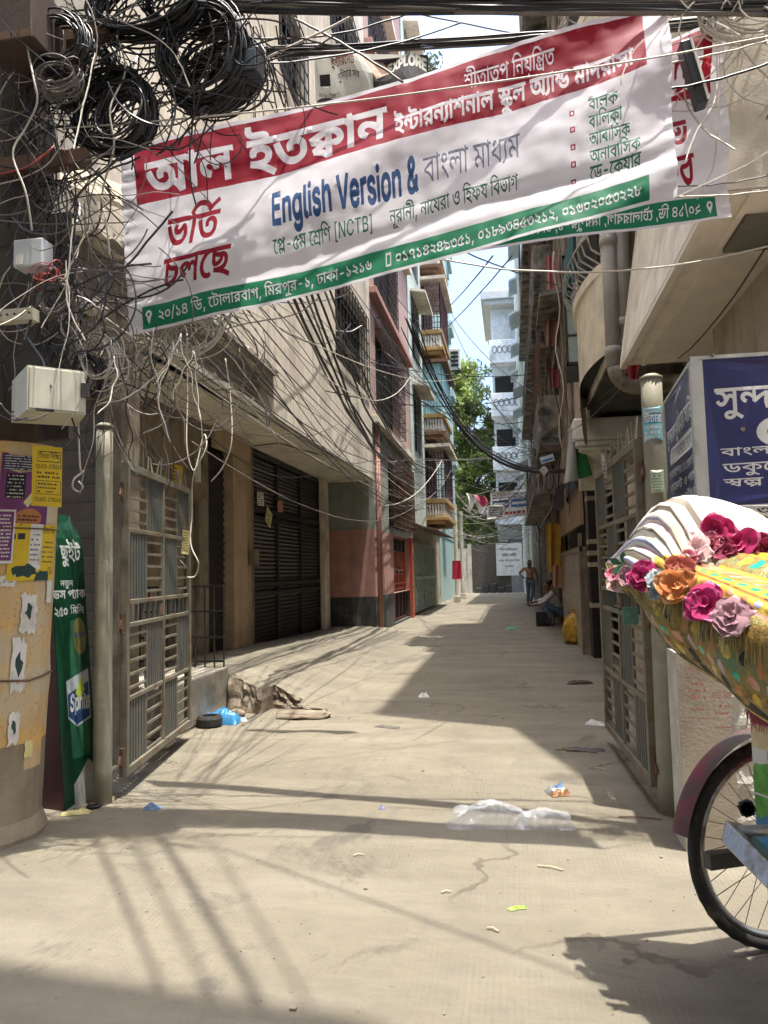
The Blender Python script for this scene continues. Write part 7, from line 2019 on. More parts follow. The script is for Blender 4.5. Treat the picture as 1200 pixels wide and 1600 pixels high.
def banner(name, label, TL, TM, TR, BL, BM_, BR, seed, mirror=False):
    """a cloth sheet strung between four corners; TM and BM_ are the middles of its two long edges"""
    W_, H_ = 2.95, 1.02

    def q3(a, b, c, u):
        m = 2 * b - (a + c) / 2
        return a * (1 - u) ** 2 + m * 2 * u * (1 - u) + c * u * u

    def wp(x, y):
        u, v = x / W_, 1 - y / H_
        if mirror:
            u = 1 - u
        p = q3(TL, TM, TR, u) * (1 - v) + q3(BL, BM_, BR, u) * v
        s = seed
        edge = min(1, u * 8, (1 - u) * 8 + .25)
        d = .018 * math.sin(7 * v + 9 * u + s + 2 * noise.noise((u * 3, v * 2, s))) * edge
        d += .014 * noise.noise((u * 7 - v * 2, v * 5 + u * 3, s)) + .006 * noise.noise((u * 40, v * 10, s)) + .004 * noise.noise((u * 22, v * 60, s + 4))
        fold = math.exp(-((v - .80 - .03 * math.sin(5 * u + s)) / .035) ** 2)
        d -= .035 * fold * (.4 + .6 * u)
        k = max(0, (u - .55) / .45)
        d += .040 * k * math.sin(11 * (v + .9 * u) + s)                       # slanting folds at the right end
        e = max(0, 1 - u / .045)
        d += .010 * e * math.sin(v * 90)                                       # gathered hem
        e2 = max(0, 1 - (1 - u) / .03)
        d += .008 * e2 * math.sin(v * 80 + 1)
        return p + Vector((0, -d, .010 * e * math.sin(v * 60) * 0 + .006 * noise.noise((u * 9, 0, v * 3 + s))))

    mb = printed(W_, H_, banner_layers(W_, H_), wp, res=.024, seglen=.03)
    return tag(obj(name, mb, BM, smooth=True), label, 'banner')


banner('cloth_banner', 'white cloth banner with red and green bands of Bengali lettering strung across the lane mouth',
       at(187, 232, 4.12), at(612, 128, 4.07), at(1043, -6, 3.95), at(202, 525, 3.90), at(622, 424, 3.87), at(1058, 307, 3.75), 1.0)
banner('cloth_banner', 'second cloth banner hung just behind the first and seen from its back',
       at(330, 230, 4.68), at(740, 150, 4.42), at(1129, 34, 4.08), at(330, 470, 4.6), at(740, 392, 4.35), at(1144, 337, 3.98), 4.2, True)
for (p, q) in ((at(187, 232, 4.12), pole_c(3.5) + Vector((.1, .1, 0))), (at(202, 525, 3.90), pole_c(2.75) + Vector((.1, .1, 0))), (at(1043, -6, 3.95), Vector((2.2, 4.2, 4.9))), (at(1058, 307, 3.75), Vector((1.6, 4.1, 3.6)))):
    mb = MB()
    mb.tube([p, (p + q) / 2 + Vector((0, 0, -.03)), q], .004, 4)
    tag(obj('banner_rope', mb, PALECABLE), 'thin pale cord tying a corner of the front banner', 'cord', 'cords that tie the front banner')

# printed plastic sheet on the wires above the front banner
a, b = at(492, 86, 6.2), at(668, 84, 6.2)
hh = a.z - at(492, 160, 6.2).z
w_ = (b - a).length
sh = printed(w_, hh, [(rect(w_ * .52, w_, 0, hh), 1), ([np.array([(w_ * .42, hh * .98), (w_ * .6, hh * .98), (w_ * .68, hh * .7), (w_ * .55, hh * .55)])], 4), (contours('ইন্টারনেট', w_ * .14, w_ * .37, hh * .84, hh * .68, 30), 2), (contours('দুনিয়ার সব', w_ * .2, w_ * .41, hh * .56, hh * .44, 12), 3),
                      (contours('Wire-Fiber', w_ * .02, w_ * .17, hh * .26, hh * .16, 12), 3),
                      (contours('EXPLORE', w_ * .64, w_ * .99, hh * .9, hh * .66, 70), 0), (rect(w_ * .03, w_ * .12, hh * .4, hh * .62), 1), (disc(w_ * .09, hh * .02, w_ * .08, hh * .14), 1)],
             lambda x, y: a + (b - a) * (x / w_) + Vector((0, .05 * math.sin(x * 13) + .04 * math.sin(y * 9 + x * 5), y - hh + .03 * math.sin(x * 9))), res=.05)
tag(obj('printed_sheet', sh, [mat('sheet_white', (.62, .63, .58), transl=.3, bump=.2, bscale=8), mat('sheet_black', (.03, .03, .033), transl=.1), mat('sheet_brown', (.25, .10, .06)), INK, mat('sheet_peach', (.55, .36, .28))]),
    'torn white and black printed sheet tied to wires above the front banner', 'printed sheet')

# two printed sheets and a rag strung across the far end
Y = 30.0
a = at(766, 769, Y)
w_, hh = at(826, 769, Y).x - a.x, a.z - at(766, 810, Y).z
sh = printed(w_, hh, [(rect(.06, w_ * .47, hh * .36, hh * .66), 1), (rect(w_ * .53, w_ * .97, hh * .36, hh * .66), 1), (rect(.1, w_ * .44, hh * .46, hh * .56), 0), (rect(w_ * .56, w_ * .94, hh * .46, hh * .56), 0),
                      (rect(w_ * .485, w_ * .495, 0, hh), 3), lines(w_, hh, hh * .06, hh * .26, 1, 2, 61, .6, .06, .95), lines(w_, hh, hh * .7, hh * .92, 2, 1, 62, .5, .06, .95)],
             lambda x, y: a + Vector((x, .06 * math.sin(x * 4), y - hh + .05 * x)), res=.2)
tag(obj('printed_sheet', sh, [WHITE, mat('print_blue', (.06, .16, .36)), INKRED, INK]), 'pair of white sheets printed in blue and red strung across the far lane', 'printed sheet')
a = at(760, 790, 29.0)
sh = printed(.62, .52, [(rect(.05, .57, .06, .46), 1), lines(.62, .52, .08, .44, 4, 0, 63, .5, .12, .9)], lambda x, y: a + Vector((x + y * .1, .03 * math.sin(x * 9), y - .52 + .0 * x)), res=.1)
tag(obj('printed_sheet', sh, [WHITE, mat('print_grey', (.2, .21, .19))]), 'small grey printed sheet hanging below the pair of white sheets', 'printed sheet')
a, b = at(728, 770, 29.5), at(758, 776, 29.5)
mb = MB()
mb.grid(lambda u, v: a + (b - a) * u + Vector((.1 * math.sin(v * 3), .04 * math.sin(u * 12), -(.25 + .45 * abs(math.sin(u * 5 + 1))) * v)), 16, 8, m=lambda u, v: 1 if u > .45 and v < .6 else 0)
tag(obj('torn_bunting', mb, [WHITE, mat('pink_print', (.5, .08, .14))]), 'torn white and crimson sheet hanging beside the tree on a string', 'printed sheet')

# small signs on the dark block
for lb, px, py, Y, w, h, rot, m1 in (('small pale blue hanging sign tilted on the dark weathered block', 855, 717, 15.0, .26, .13, .25, mat('sign_pale_blue', (.5, .58, .66))),
                                     ('small whitish diamond hung sign below the pale blue one', 850, 735, 15.2, .13, .13, .75, PAPERW)):
    c = at(px, py, Y)
    ux, uy = Vector((math.cos(rot), 0, math.sin(rot))), Vector((-math.sin(rot), 0, math.cos(rot)))
    o = c - ux * w / 2 - uy * h / 2
    mb = printed(w, h, [(rect(.02, w - .02, .02, h * .5), 1) if w > .2 else lines(w, h, .02, h - .02, 2, 1, 3)], plane_warp(o, ux, uy))
    back_plate(mb, o, ux, uy, w, h, .02)
    tag(obj('hanging_sign', mb, [m1, mat('print_blue', (.06, .16, .36))]), lb, 'sign')

# black fibre terminal hanging on a wire before the second banner
c = at(1082, 118, 3.95)
FT = thing('fibre_terminal', 'slim black and white cable terminal hanging on a wire in front of the second banner', 'cable terminal', c)
mb = MB()
ax_ = Vector((.035, 0, -.17))
mb.obox(c, ax_, (.028, 0, .006), (0, .045, 0))
obj('casing', mb, mat('black_plastic', (.03, .035, .042), rough=.4, var=.1), FT, bevel=.008)
mb = MB()
mb.obox(c + Vector((.024, -.002, .006)), ax_ * .98, (.006, 0, .001), (0, .05, 0))
obj('rim', mb, WHITE, FT)
mb = MB()
top = c - ax_
mb.tube([top, top + Vector((-.02, 0, .08)), top + Vector((.0, 0, .16)), top + Vector((.06, 0, .22)), top + Vector((.1, .05, .26))], .005, 5)
obj('lead', mb, PALECABLE, FT)
mb = MB()
c = at(1105, 95, 3.95)
mb.grid(lambda u, v: c + Vector(((u - .5) * .03 + .008 * math.sin(v * 9), .01 * math.sin(u * 7), -.06 * v + .02)), 5, 6)
tag(obj('red_rag', mb, mat('bright_red_rag', (.5, .04, .06))), 'tiny bright red rag knotted on the wire beside the cable terminal', 'rag')

# ------------------------------------------------------------------ blue sign kiosk on the right
SK = thing('sign_kiosk', 'street kiosk faced with dark blue signs of white Bengali lettering behind the rickshaw', 'kiosk', (1.1, 4.1, 0))
NAVY = mat('navy_sign_vinyl', (.022, .026, .115), rough=.3, var=.12, bump=.05, bscale=6, spec=.5)
SWH = mat('sign_white', (.62, .63, .6), var=.08, bump=0)
FRM = mat('pale_sign_frame', (.42, .43, .40), rough=.45, var=.15, stain=((.2, .19, .14), 6, .35))
SY = 4.06
a, b = at(1106, 830, SY), at(1106, 563, SY)
o = Vector((at(1104, 700, SY).x, SY, a.z - .02))
sh_ = b.z - o.z
sw = 1.9
px2x = lambda px: at(px, 700, SY).x - o.x
pz = lambda px, py: at(px, py, SY).z - o.z
lay = [(rect(.035, sw, sh_ * -.0 + .001, pz(1150, 790)), 1),
       (contours('সুন্দরবন কুরিয়ার', px2x(1121), px2x(1121) + 1.15, pz(1160, 606), pz(1160, 640), 18), 1),
       (disc(px2x(1216), pz(1200, 676), .1, .075), 1), (disc(px2x(1216), pz(1200, 676), .05, .035), 0),
       (contours('বাংলাদেশের যে কোন স্থানে', px2x(1126), px2x(1126) + 1.2, pz(1160, 700), pz(1160, 712), 10), 1),
       (contours('ডকুমেন্ট ও পার্সেল', px2x(1128), px2x(1128) + .9, pz(1160, 724), pz(1160, 738), 10), 1),
       (contours('স্বল্প সময়ে পৌঁছে যায়', px2x(1128), px2x(1128) + 1.05, pz(1160, 748), pz(1160, 760), 10), 1),
       (contours('৩১২', px2x(1176), px2x(1176) + .2, pz(1180, 794), pz(1180, 803), 14), 2),
       (contours('টোলারবাগ, মিরপুর-১', px2x(1140), px2x(1140) + .56, pz(1170, 816), pz(1170, 828), 4), 2)]
mb = printed(sw, sh_, lay, lambda x, y: o + Vector((x, -.004 + .006 * math.sin(x * 9 + y * 4), y + .015 * x)), res=.06)
back_plate(mb, o + Vector((0, .012, 0)), (1, 0, .015), (0, 0, 1), sw, sh_, .05, 0)
obj('front_sign', mb, [NAVY, SWH, INK], SK)
Y2 = 5.25
e = at(1040, 632, Y2)
so_ = Vector((e.x, Y2, at(1040, 810, Y2).z))
se = Vector((o.x - .035, SY + .02, so_.z))
sl_ = (se - so_).length
h2_ = e.z - so_.z
lay = [(contours('সুন্দরবন কুরিয়ার সার্ভিস', .02, sl_ * .97, h2_ * .74, h2_ * .62, 14), 1), (rect(sl_ * .2, sl_ * .85, h2_ * .42, h2_ * .56), 1), (disc(sl_ * .2, h2_ * .49, h2_ * .07, h2_ * .07), 1), (disc(sl_ * .85, h2_ * .49, h2_ * .07, h2_ * .07), 1),
       (contours('টোলারবাগ শাখা', sl_ * .2, sl_ * .85, h2_ * .53, h2_ * .46, 8), 0), lines(sl_, h2_, h2_ * .88, h2_ * .94, 1, 1, 3, .6, .3, .7),
       (contours('বাংলাদেশের যে কোন স্থানে', .08, sl_ * .97, h2_ * .37, h2_ * .31, 6), 1), (contours('ডকুমেন্ট ও পার্সেল', .1, sl_ * .97, h2_ * .26, h2_ * .20, 6), 1), (contours('স্বল্প সময়ে পৌঁছে যায়', .1, sl_ * .97, h2_ * .14, h2_ * .08, 6), 1)]
ux = (se - so_).normalized()
mb = printed(sl_, h2_, lay, lambda x, y: so_ + ux * x + Vector((-.005 - .012 * math.sin(x * 6) * math.sin(y * 7), 0, y)), res=.08)
back_plate(mb, so_ + Vector((.03, 0, 0)), ux, (0, 0, 1), sl_, h2_, .04, 0)
obj('side_sign', mb, [NAVY, SWH], SK)
mb = MB()
mb.box(o.x - .06, o.x - .02, SY - .015, SY + .03, 0, o.z + sh_ + .02)
mb.box(o.x - .06, o.x + sw, SY - .012, SY + .02, o.z + sh_ + .003, o.z + sh_ + .022)
mb.box(o.x - .02, o.x + .0, SY - .012, SY + .02, o.z - .3, o.z + sh_)
mb.tube([so_ + Vector((-.01, .02, -1.2)), so_ + Vector((-.01, .02, h2_ + .02))], .018, 6)
mb.bar(so_ + Vector((0, 0, h2_ + .012)), Vector((o.x - .04, SY, o.z + sh_ + .012)), .02)
obj('frame', mb, FRM, SK)
mb = MB()
for k in range(6):
    mb.tube([(o.x + .05 + k * .3, SY - .02, o.z + sh_ + .012), (o.x + .05 + k * .3, SY - .02, o.z + sh_ + .03)], .008, 6)
mb.tube([(px2x(1160) + o.x, SY - .02, o.z + pz(1160, 672)), (px2x(1160) + o.x, SY - .028, o.z + pz(1160, 672))], .012, 8)
obj('rivet', mb, STEEL, SK)
mb = MB()
mb.box(o.x + .06, 4, SY + .1, 5.2, 0, 2.4)
obj('booth', mb, TAN, SK)
# stencilled wall at its foot
WL = thing('low_wall', 'low plastered wall stencilled with red notices beside the right post', 'wall', (1.1, 3.95, 0))
wx0, wx1 = at(1072, 1200, 3.93).x - .02, at(1150, 1200, 3.93).x
wz = at(1100, 1020, 3.93).z
out = np.array([(0, 0), ((wx1 - wx0) * .9, 0), ((wx1 - wx0) * 1.02, wz * .3), ((wx1 - wx0) * .96, wz * .55), (wx1 - wx0, wz * .8), (wx1 - wx0, wz), (0, wz)])
W2, Hh = (wx1 - wx0) * 1.03, wz
lay = [(contours('TO-LET', .05, .11, wz * .93, wz * .90, 30), 1), lines(.14, wz, wz * .76, wz * .86, 3, 1, 5, .5, .35, .95), lines(.14, wz, wz * .7, wz * .73, 1, 1, 6, .5, .4, .9), (rect(.06, .14, wz * .665, wz * .67), 1),
       (contours('TO-LET', .16, .24, wz * .89, wz * .85, 30), 1), (contours('01715-2509', .155, .24, wz * .80, wz * .77, 30), 1), lines(.25, wz, wz * .68, wz * .75, 2, 1, 7, .5, .66, .96), (rect(.16, .24, wz * .62, wz * .626), 1)]
mb = printed(W2, Hh, lay, lambda x, y: Vector((wx0 + x, 3.93, y)), outline=out)
obj('stencilled_face', mb, [mat('greyish_render', (.36, .31, .235), streak=((.16, .13, .1), .5), stain=((.22, .18, .13), 2.5, .4), bump=.25), mat('faded_red_stencil', (.33, .14, .11), var=.2, bump=0)], WL)
mb = MB()
mb.box(wx0, wx0 + W2 * .9, 3.935, 4.16, 0, Hh)
mb.grid(lambda u, v: (wx0 + W2 * .88 + 3 * u, 3.99 + .02 * noise.noise((u * 40, v * 12, 2)), (Hh * 1.1) * v), 90, 30)
obj('plaster', mb, mat('broken_white_plaster', (.50, .48, .42), var=.2, stain=((.36, .31, .24), 4, .5), bump=.9, bscale=30, grime=.3), WL)
# ------------------------------------------------------------------ decorated cycle rickshaw, seen from behind its far rear wheel
F = Vector((.91, .41, 0)).normalized()            # the way it faces
A = Vector((F.y, -F.x, 0))                        # along the axle, towards the viewer
WC = at(1214, 1316, 3.0)
WR = WC.z
RK = thing('cycle_rickshaw', 'cycle rickshaw with a folded hood of gold cloth and paper flowers at the right edge', 'rickshaw', (WC.x, WC.y, 0))
TYRE = mat('black_rubber', (.028, .027, .025), rough=.75, var=.25, stain=((.16, .14, .11), 8, .4), bump=.3)
CHROME = mat('dull_steel', (.42, .42, .40), rough=.35, metal=.8, var=.2, stain=((.2, .12, .07), 10, .4))
SPOKE = mat('dark_spoke', (.06, .05, .042), rough=.45, metal=.5, var=.2)


def wheel(c, f, ax, R, parent, nsp=36):
    up = Vector((0, 0, 1))
    P = lambda r, t, o=0.0: c + f * (r * math.cos(t)) + up * (r * math.sin(t)) + ax * o
    t = MB()
    n = 72
    for i in range(n):
        for j in range(10):
            g = 2 * math.pi * j / 10
            tread = .003 if (i % 2 and -1.2 < g - math.pi * 0 < 1.2) else 0
            rr = .021 * math.cos(g)
            t.v.append(tuple(P(R - .021 + rr + tread * math.cos(g), 2 * math.pi * i / n, .019 * math.sin(g))))
    for i in range(n):
        for j in range(10):
            a, b = i * 10 + j, i * 10 + (j + 1) % 10
            a2, b2 = ((i + 1) % n) * 10 + j, ((i + 1) % n) * 10 + (j + 1) % 10
            t.f.append((a, b, b2, a2))
            t.m.append(0)
    w = obj('wheel', t, TYRE, parent, smooth=True)
    m = MB()
    m.tube([P(R - .05, 2 * math.pi * i / 60) for i in range(60)], .013, 8, closed=True)
    obj('rim', m, CHROME, w, smooth=True)
    m = MB()
    for i in range(nsp):
        th = 2 * math.pi * i / nsp
        s = 1 if i % 2 else -1
        m.tube([P(.024, th + s * .9, .028 * s), P(R - .055, th)], .0016, 4)
    obj('spoke', m, SPOKE, w)
    m = MB()
    m.tube([c - ax * .045, c - ax * .03, c + ax * .03, c + ax * .045], [.014, .024, .024, .014], 12)
    obj('hub', m, CHROME, w)
    return w


wheel(WC, F, A, WR, RK)
wheel(WC + A * .98, F, A, WR, RK)
FW2 = WC + F * 1.75 + A * .49
wheel(FW2, F, A, WR, RK)
for off in (0, .98):
    m = MB()
    def mg(u, v):
        th = math.radians(75 + 95 * u)
        r = WR + .035 + .012 * math.cos((v - .5) * 3.0)
        return WC + A * (off + (v - .5) * .085) + F * (r * math.cos(th)) + Vector((0, 0, r * math.sin(th)))
    m.grid(mg, 24, 6)
    obj('mudguard', m, mat('worn_mudguard', (.062, .045, .04), rough=.7, var=.35, stain=((.16, .03, .045), 5, .3), grime=.4), RK, smooth=True)
m = MB()
m.tube([WC - A * .03, WC + A * 1.02], .017, 10)
for s in (.12, .86):
    q = WC + A * s
    m.bar(q - F * .38 + Vector((0, 0, .02)), q + F * .6 + Vector((0, 0, .02)), .035, .05)
m.bar(WC + A * .05 + F * .3 + Vector((0, 0, .03)), WC + A * .93 + F * .3 + Vector((0, 0, .03)), .03)
q = WC + A * .49
m.tube([q + F * .3 + Vector((0, 0, .03)), q + F * .9 + Vector((0, 0, -.02)), q + F * 1.25 + Vector((0, 0, .12)), q + F * 1.6 + Vector((0, 0, .55))], .02, 8)
m.tube([q + F * .95, q + F * .85 + Vector((0, 0, .5))], .018, 8)
m.tube([q + F * .85 + Vector((0, 0, .42)), q + F * 1.58 + Vector((0, 0, .5))], .018, 8)
m.tube([FW2, FW2 - F * .12 + Vector((0, 0, .62))], .018, 8)
m.tube([FW2 - F * .12 + Vector((0, 0, .62)) - A * .28, FW2 - F * .12 + Vector((0, 0, .66)), FW2 - F * .12 + Vector((0, 0, .62)) + A * .28], .013, 8)
obj('chassis', m, mat('dark_frame', (.05, .045, .04), rough=.5, var=.3), RK)
m = MB()
m.obox(q + F * .82 + Vector((0, 0, .56)), F * .14, A * .09, Vector((0, 0, .035)))
obj('saddle', m, TYRE, RK, bevel=.02)
# rear painted panel and seat box
pc = WC + A * .13 - F * .19
PW, PH = .72, .54
pz0 = at(1170, 1338, pc.y).z - .02
lay = [(rect(.0001, PW - .0001, .0001, .25), 1), (disc(.1, .27, .12, .07, 20), 2), (disc(.02, .24, .05, .09, 14), 2), (disc(.35, .25, .14, .06, 20), 2), (rect(.0001, PW - .0001, .38, .46), 3), (disc(.09, .36, .022, .035), 4),
       (disc(.3, .35, .06, .05), 4), (rect(.0001, PW - .0001, .46, PH - .0001), 5), (rect(.0001, PW - .0001, .225, .232), 0),
       ([np.array([(.02, .02), (.10, .10), (.2, .04), (.2, .0001), (.02, .0001)])], 6), ([np.array([(.045, .1), (.075, .19), (.085, .1)])], 6), (disc(.13, .15, .02, .012), 6)]
for k in range(14):
    lay.append((disc(.03 + .05 * k, .51 + .02 * (k % 2), .017, .022, 8, 0, .3, k), 7))
m = printed(PW, PH, lay, lambda x, y: Vector((pc.x, pc.y, pz0)) + A * x + Vector((0, 0, y)), res=.08)
back_plate(m, Vector((pc.x, pc.y, pz0)), A, (0, 0, 1), PW, PH, .015)
obj('painted_panel', m, [mat('panel_white', (.6, .58, .5), rough=.35, var=.1), mat('panel_blue', (.06, .25, .40), rough=.35, var=.35, scale=14), mat('panel_green', (.12, .32, .06), rough=.35, var=.3, scale=20),
                         mat('panel_cream', (.58, .46, .26), rough=.35, var=.2, scale=10), mat('panel_orange', (.55, .25, .05), rough=.35, var=.2), mat('panel_red', (.32, .03, .04), rough=.4, var=.3),
                         mat('panel_navy', (.02, .05, .11), rough=.35, var=.2), mat('panel_rose', (.45, .10, .12), rough=.4, var=.3)], RK)
m = MB()
m.obox(WC + A * .49 + F * .16 + Vector((0, 0, .3)), F * .32, A * .34, Vector((0, 0, .17)))
obj('seat_box', m, mat('panel_red', (.32, .03, .04)), RK, bevel=.02)
m = MB()
m.obox(WC + A * .49 + F * .2 + Vector((0, 0, .53)), F * .27, A * .37, Vector((0, 0, .055)))
m.obox(WC + A * .49 - F * .12 + Vector((0, 0, .75)), F * .05, A * .37, Vector((0, 0, .2)))
obj('seat', m, mat('red_vinyl', (.30, .02, .03), rough=.35), RK, bevel=.03)
# silver bumper step and gold tassel under the panel
m = MB()
b0 = at(1142, 1300, 2.62)
b1 = at(1215, 1372, 2.42)
m.obox((b0 + b1) / 2, (b1 - b0) / 2, Vector((.012, .012, .03)), Vector((.03, .025, -.012)))
m.tube([at(1142, 1298, 2.64), at(1200, 1298, 2.5), at(1260, 1300, 2.3)], .018, 8)
obj('bumper', m, CHROME, RK, bevel=.006)
m = MB()
k0 = at(1166, 1262, 2.66)
for i in range(8):
    g = i * .785
    m.obox(k0 + Vector((.014 * math.cos(g), -.006, .014 * math.sin(g))), (.010, 0, .004), (0, .008, 0), (-.004, 0, .010))
obj('rosette', m, DARKM, RK)
# ---- the hood: a loft along the axle
H0, H1 = -.15, 1.12
S_PROF = [(0.0, .47, 1.10), (.10, .525, 1.145), (.22, .575, 1.225), (.36, .57, 1.34), (.50, .50, 1.42), (.64, .40, 1.50), (.78, .27, 1.555), (.90, .14, 1.565), (1.0, .02, 1.55)]


def prof(s):
    for a, b in zip(S_PROF, S_PROF[1:]):
        if s <= b[0]:
            t = (s - a[0]) / (b[0] - a[0])
            return a[1] + (b[1] - a[1]) * t, a[2] + (b[2] - a[2]) * t
    return S_PROF[-1][1:]


def hood(x, s, d=0.0):
    a = H0 + x
    f, z = prof(max(0, min(1, s)))
    e = min(1, max(0, x) / .27) ** .75                               # the far end closes to a point on the rim
    rf, rz = prof(.36)
    f = rf + (f - rf) * e - (1 - e) * .03
    z = rz + (z - rz) * e
    z += .025 - max(0, a) * (.40 - .27 * s) - .16 * sm((a - .06) / .12) * sm((s - .42) / .3)
    pk = math.exp(-((a - .02) / .085) ** 2) * math.exp(-((s - .72) / .24) ** 2)
    z += .085 * pk
    pleat = .013 * math.sin(s * 105 + 2 * noise.noise((x * 9, s * 4, 0))) * (e if (a < .2 and .34 < s < .72) else .3)
    f += pleat + d + .012 * math.sin(x * 22) * (s < .3)
    z += .5 * pleat
    p = WC + A * a - F * f
    return Vector((p.x, p.y, z + .35 * d))


HW = H1 - H0
HPTS = [(project(hood(i * HW / 90, j / 60)), i * HW / 90, j / 60) for i in range(91) for j in range(61)]


def hood_hit(px, py):
    """the place on the hood nearest the viewer among those the photo shows close to px, py"""
    near = sorted(((u - px) ** 2 + (v - py) ** 2, x, s) for (u, v), x, s in HPTS)[:6]
    return near[0][1], near[0][2]


WHT = np.array([(.0001, .33), (.26, .33), (.31, .5), (.33, .8), (.31, .9999), (.0001, .9999)])
lay = [([WHT], 1)]
for k in range(13):
    y = .345 + k * .027
    x1 = .25 + .12 * min(1, k / 14)
    lay.append((rect(.0001, x1, y, y + .007 + .006 * (k % 3)), 2 + k % 4))
lay.append((rect(.0001, .36, .70, .735), 5))
R1_ = HW - .0001
for y0, y1, mi in ((.33, .40, 0), (.40, .415, 7), (.415, .47, 6), (.47, .485, 10), (.485, .60, 6), (.60, .615, 0), (.615, .69, 7), (.69, .71, 6), (.71, .80, 0), (.80, .86, 6), (.86, .9999, 0)):
    x0 = .27 + .12 * max(0, (y0 - .36) / .5)
    lay.append((rect(min(x0, .38), R1_, y0, y1), mi))
for k in range(16):
    x = .40 + k * .055
    lay.append((disc(x, .54, .016, .032, 10, .3), 8))
    lay.append((disc(x + .02, .44, .014, .016, 8, .3), [3, 7, 10][k % 3]))
    lay.append(([np.array([(x, .625), (x + .03, .62), (x + .055, .68), (x + .022, .685)])], [6, 10, 0][k % 3]))
    lay.append((disc(x + .02, .76, .02, .03, 7, .3), [6, 8, 7][k % 3]))
lay.append((rect(.0001, HW - .0001, .0001, .035), 9))
sc_ = np.array([(HW * i / 60, .035 + .075 * abs(math.sin(i * .9))) for i in range(61)] + [(HW, .001), (0, .001)])
lay.append(([sc_[::-1]], 9))
lay.append((rect(.0001, HW - .0001, .012, .03), 6))
for k in range(24):
    for j in range(3):
        lay.append((disc(.05 + k * .052 + .02 * (j % 2), .13 + .065 * j, .011 + .004 * ((k + j) % 3), .02 + .006 * (k % 3), 7, k + j, .25, k), [10, 8, 6, 7, 9, 2][(k * 2 + j) % 6]))
GOLD = mat('gold_brocade', (.27, .165, .035), rough=.4, var=.6, scale=38, stain=((.12, .2, .09), 9, .5), bump=.6, bscale=120, metal=.2)
m = printed(HW, 1.0, lay, lambda x, y: hood(x, y), res=.03, seglen=.04)
obj('hood', m, [GOLD, mat('hood_white', (.66, .63, .56), var=.08, bump=.15, transl=.2), mat('stripe_rose', (.52, .33, .33)), mat('stripe_blue', (.28, .30, .42)), mat('stripe_cream', (.56, .48, .30)), mat('stripe_grey', (.22, .19, .15)),
                mat('bright_yellow_gold', (.48, .32, .045), rough=.35, var=.4, scale=30, metal=.2), mat('salmon_cloth', (.50, .24, .15), rough=.4, var=.3, scale=30), mat('emerald_sequins', (.02, .35, .20), rough=.25, var=.3, scale=60),
                mat('black_scallop', (.022, .02, .018), rough=.6), mat('copper_brocade', (.42, .17, .06), rough=.35, var=.3, metal=.2)], RK, smooth=True)
m = MB()
for a in (H0 + .06, H1):
    m.tube([WC + A * a + Vector((0, 0, .62)), hood(a - H0, .9, -.02)], .012, 6)
    m.tube([WC + A * a + Vector((0, 0, .62)), hood(a - H0, .25, -.02)], .012, 6)
obj('hood_hoop', m, DARKM, RK)
m = MB()
r = random.Random(4)
for k in range(420):                                                  # gold thread fringe hanging under the rim
    x = r.uniform(.09, HW - .02)
    s = .34 + r.uniform(-.02, .02)
    p = hood(x, s, .012)
    L_ = r.uniform(.03, .075)
    q = hood(x + r.uniform(-.012, .012), .2, .03 + r.uniform(-.008, .012))
    q = p + (q - p).normalized() * L_ + Vector((0, 0, -.02))
    w = A * .0016
    m.poly([p - w, p + w, q + w * .6, q - w * .6], 0 if k % 3 else (1 if k % 9 == 0 else 2))
obj('fringe', m, [mat('gold_thread', (.30, .22, .06), rough=.35, var=.3), mat('green_thread', (.08, .2, .10), rough=.35), mat('dark_thread', (.10, .075, .03), rough=.4, var=.3)], RK)


def flower(p, s, mats, n=(0, -1, .3), seed=0):
    r = random.Random(seed)
    p = Vector(p)
    n = Vector(n).normalized()
    u = n.orthogonal().normalized()
    v = n.cross(u)
    m = MB()
    for ring, (cnt, tilt, sz) in enumerate(((5, .12, 1.0), (5, .42, .74), (3, .95, .40))):
        for k in range(cnt):
            g = 2 * math.pi * (k + r.uniform(-.3, .3)) / cnt + ring * .6
            d = u * math.cos(g) + v * math.sin(g)
            t = n.cross(d)
            tl, ps, cu, ru = tilt + r.uniform(-.25, .35), sz * r.uniform(.75, 1.12), r.uniform(-.25, .55), r.uniform(0, 6)

            def petal(a, b):
                w = math.sin(math.pi * min(1, .14 + a * .80)) ** .6 * .60 * ps
                bb = (b - .5) * 2
                out = a * ps * math.cos(tl) - .12 * ps * a * bb * bb
                up = a * ps * math.sin(tl) - cu * ps * a * a + .09 * ps * a * math.sin(bb * 4.5 + ru) + .10 * ps * bb * bb * a
                return p + (d * out + t * (bb * w) + n * up) * s
            m.grid(petal, 7, 8, m=lambda a, b: 1 if a > .80 else 0)
    return obj('flower', m, mats, RK, smooth=True)


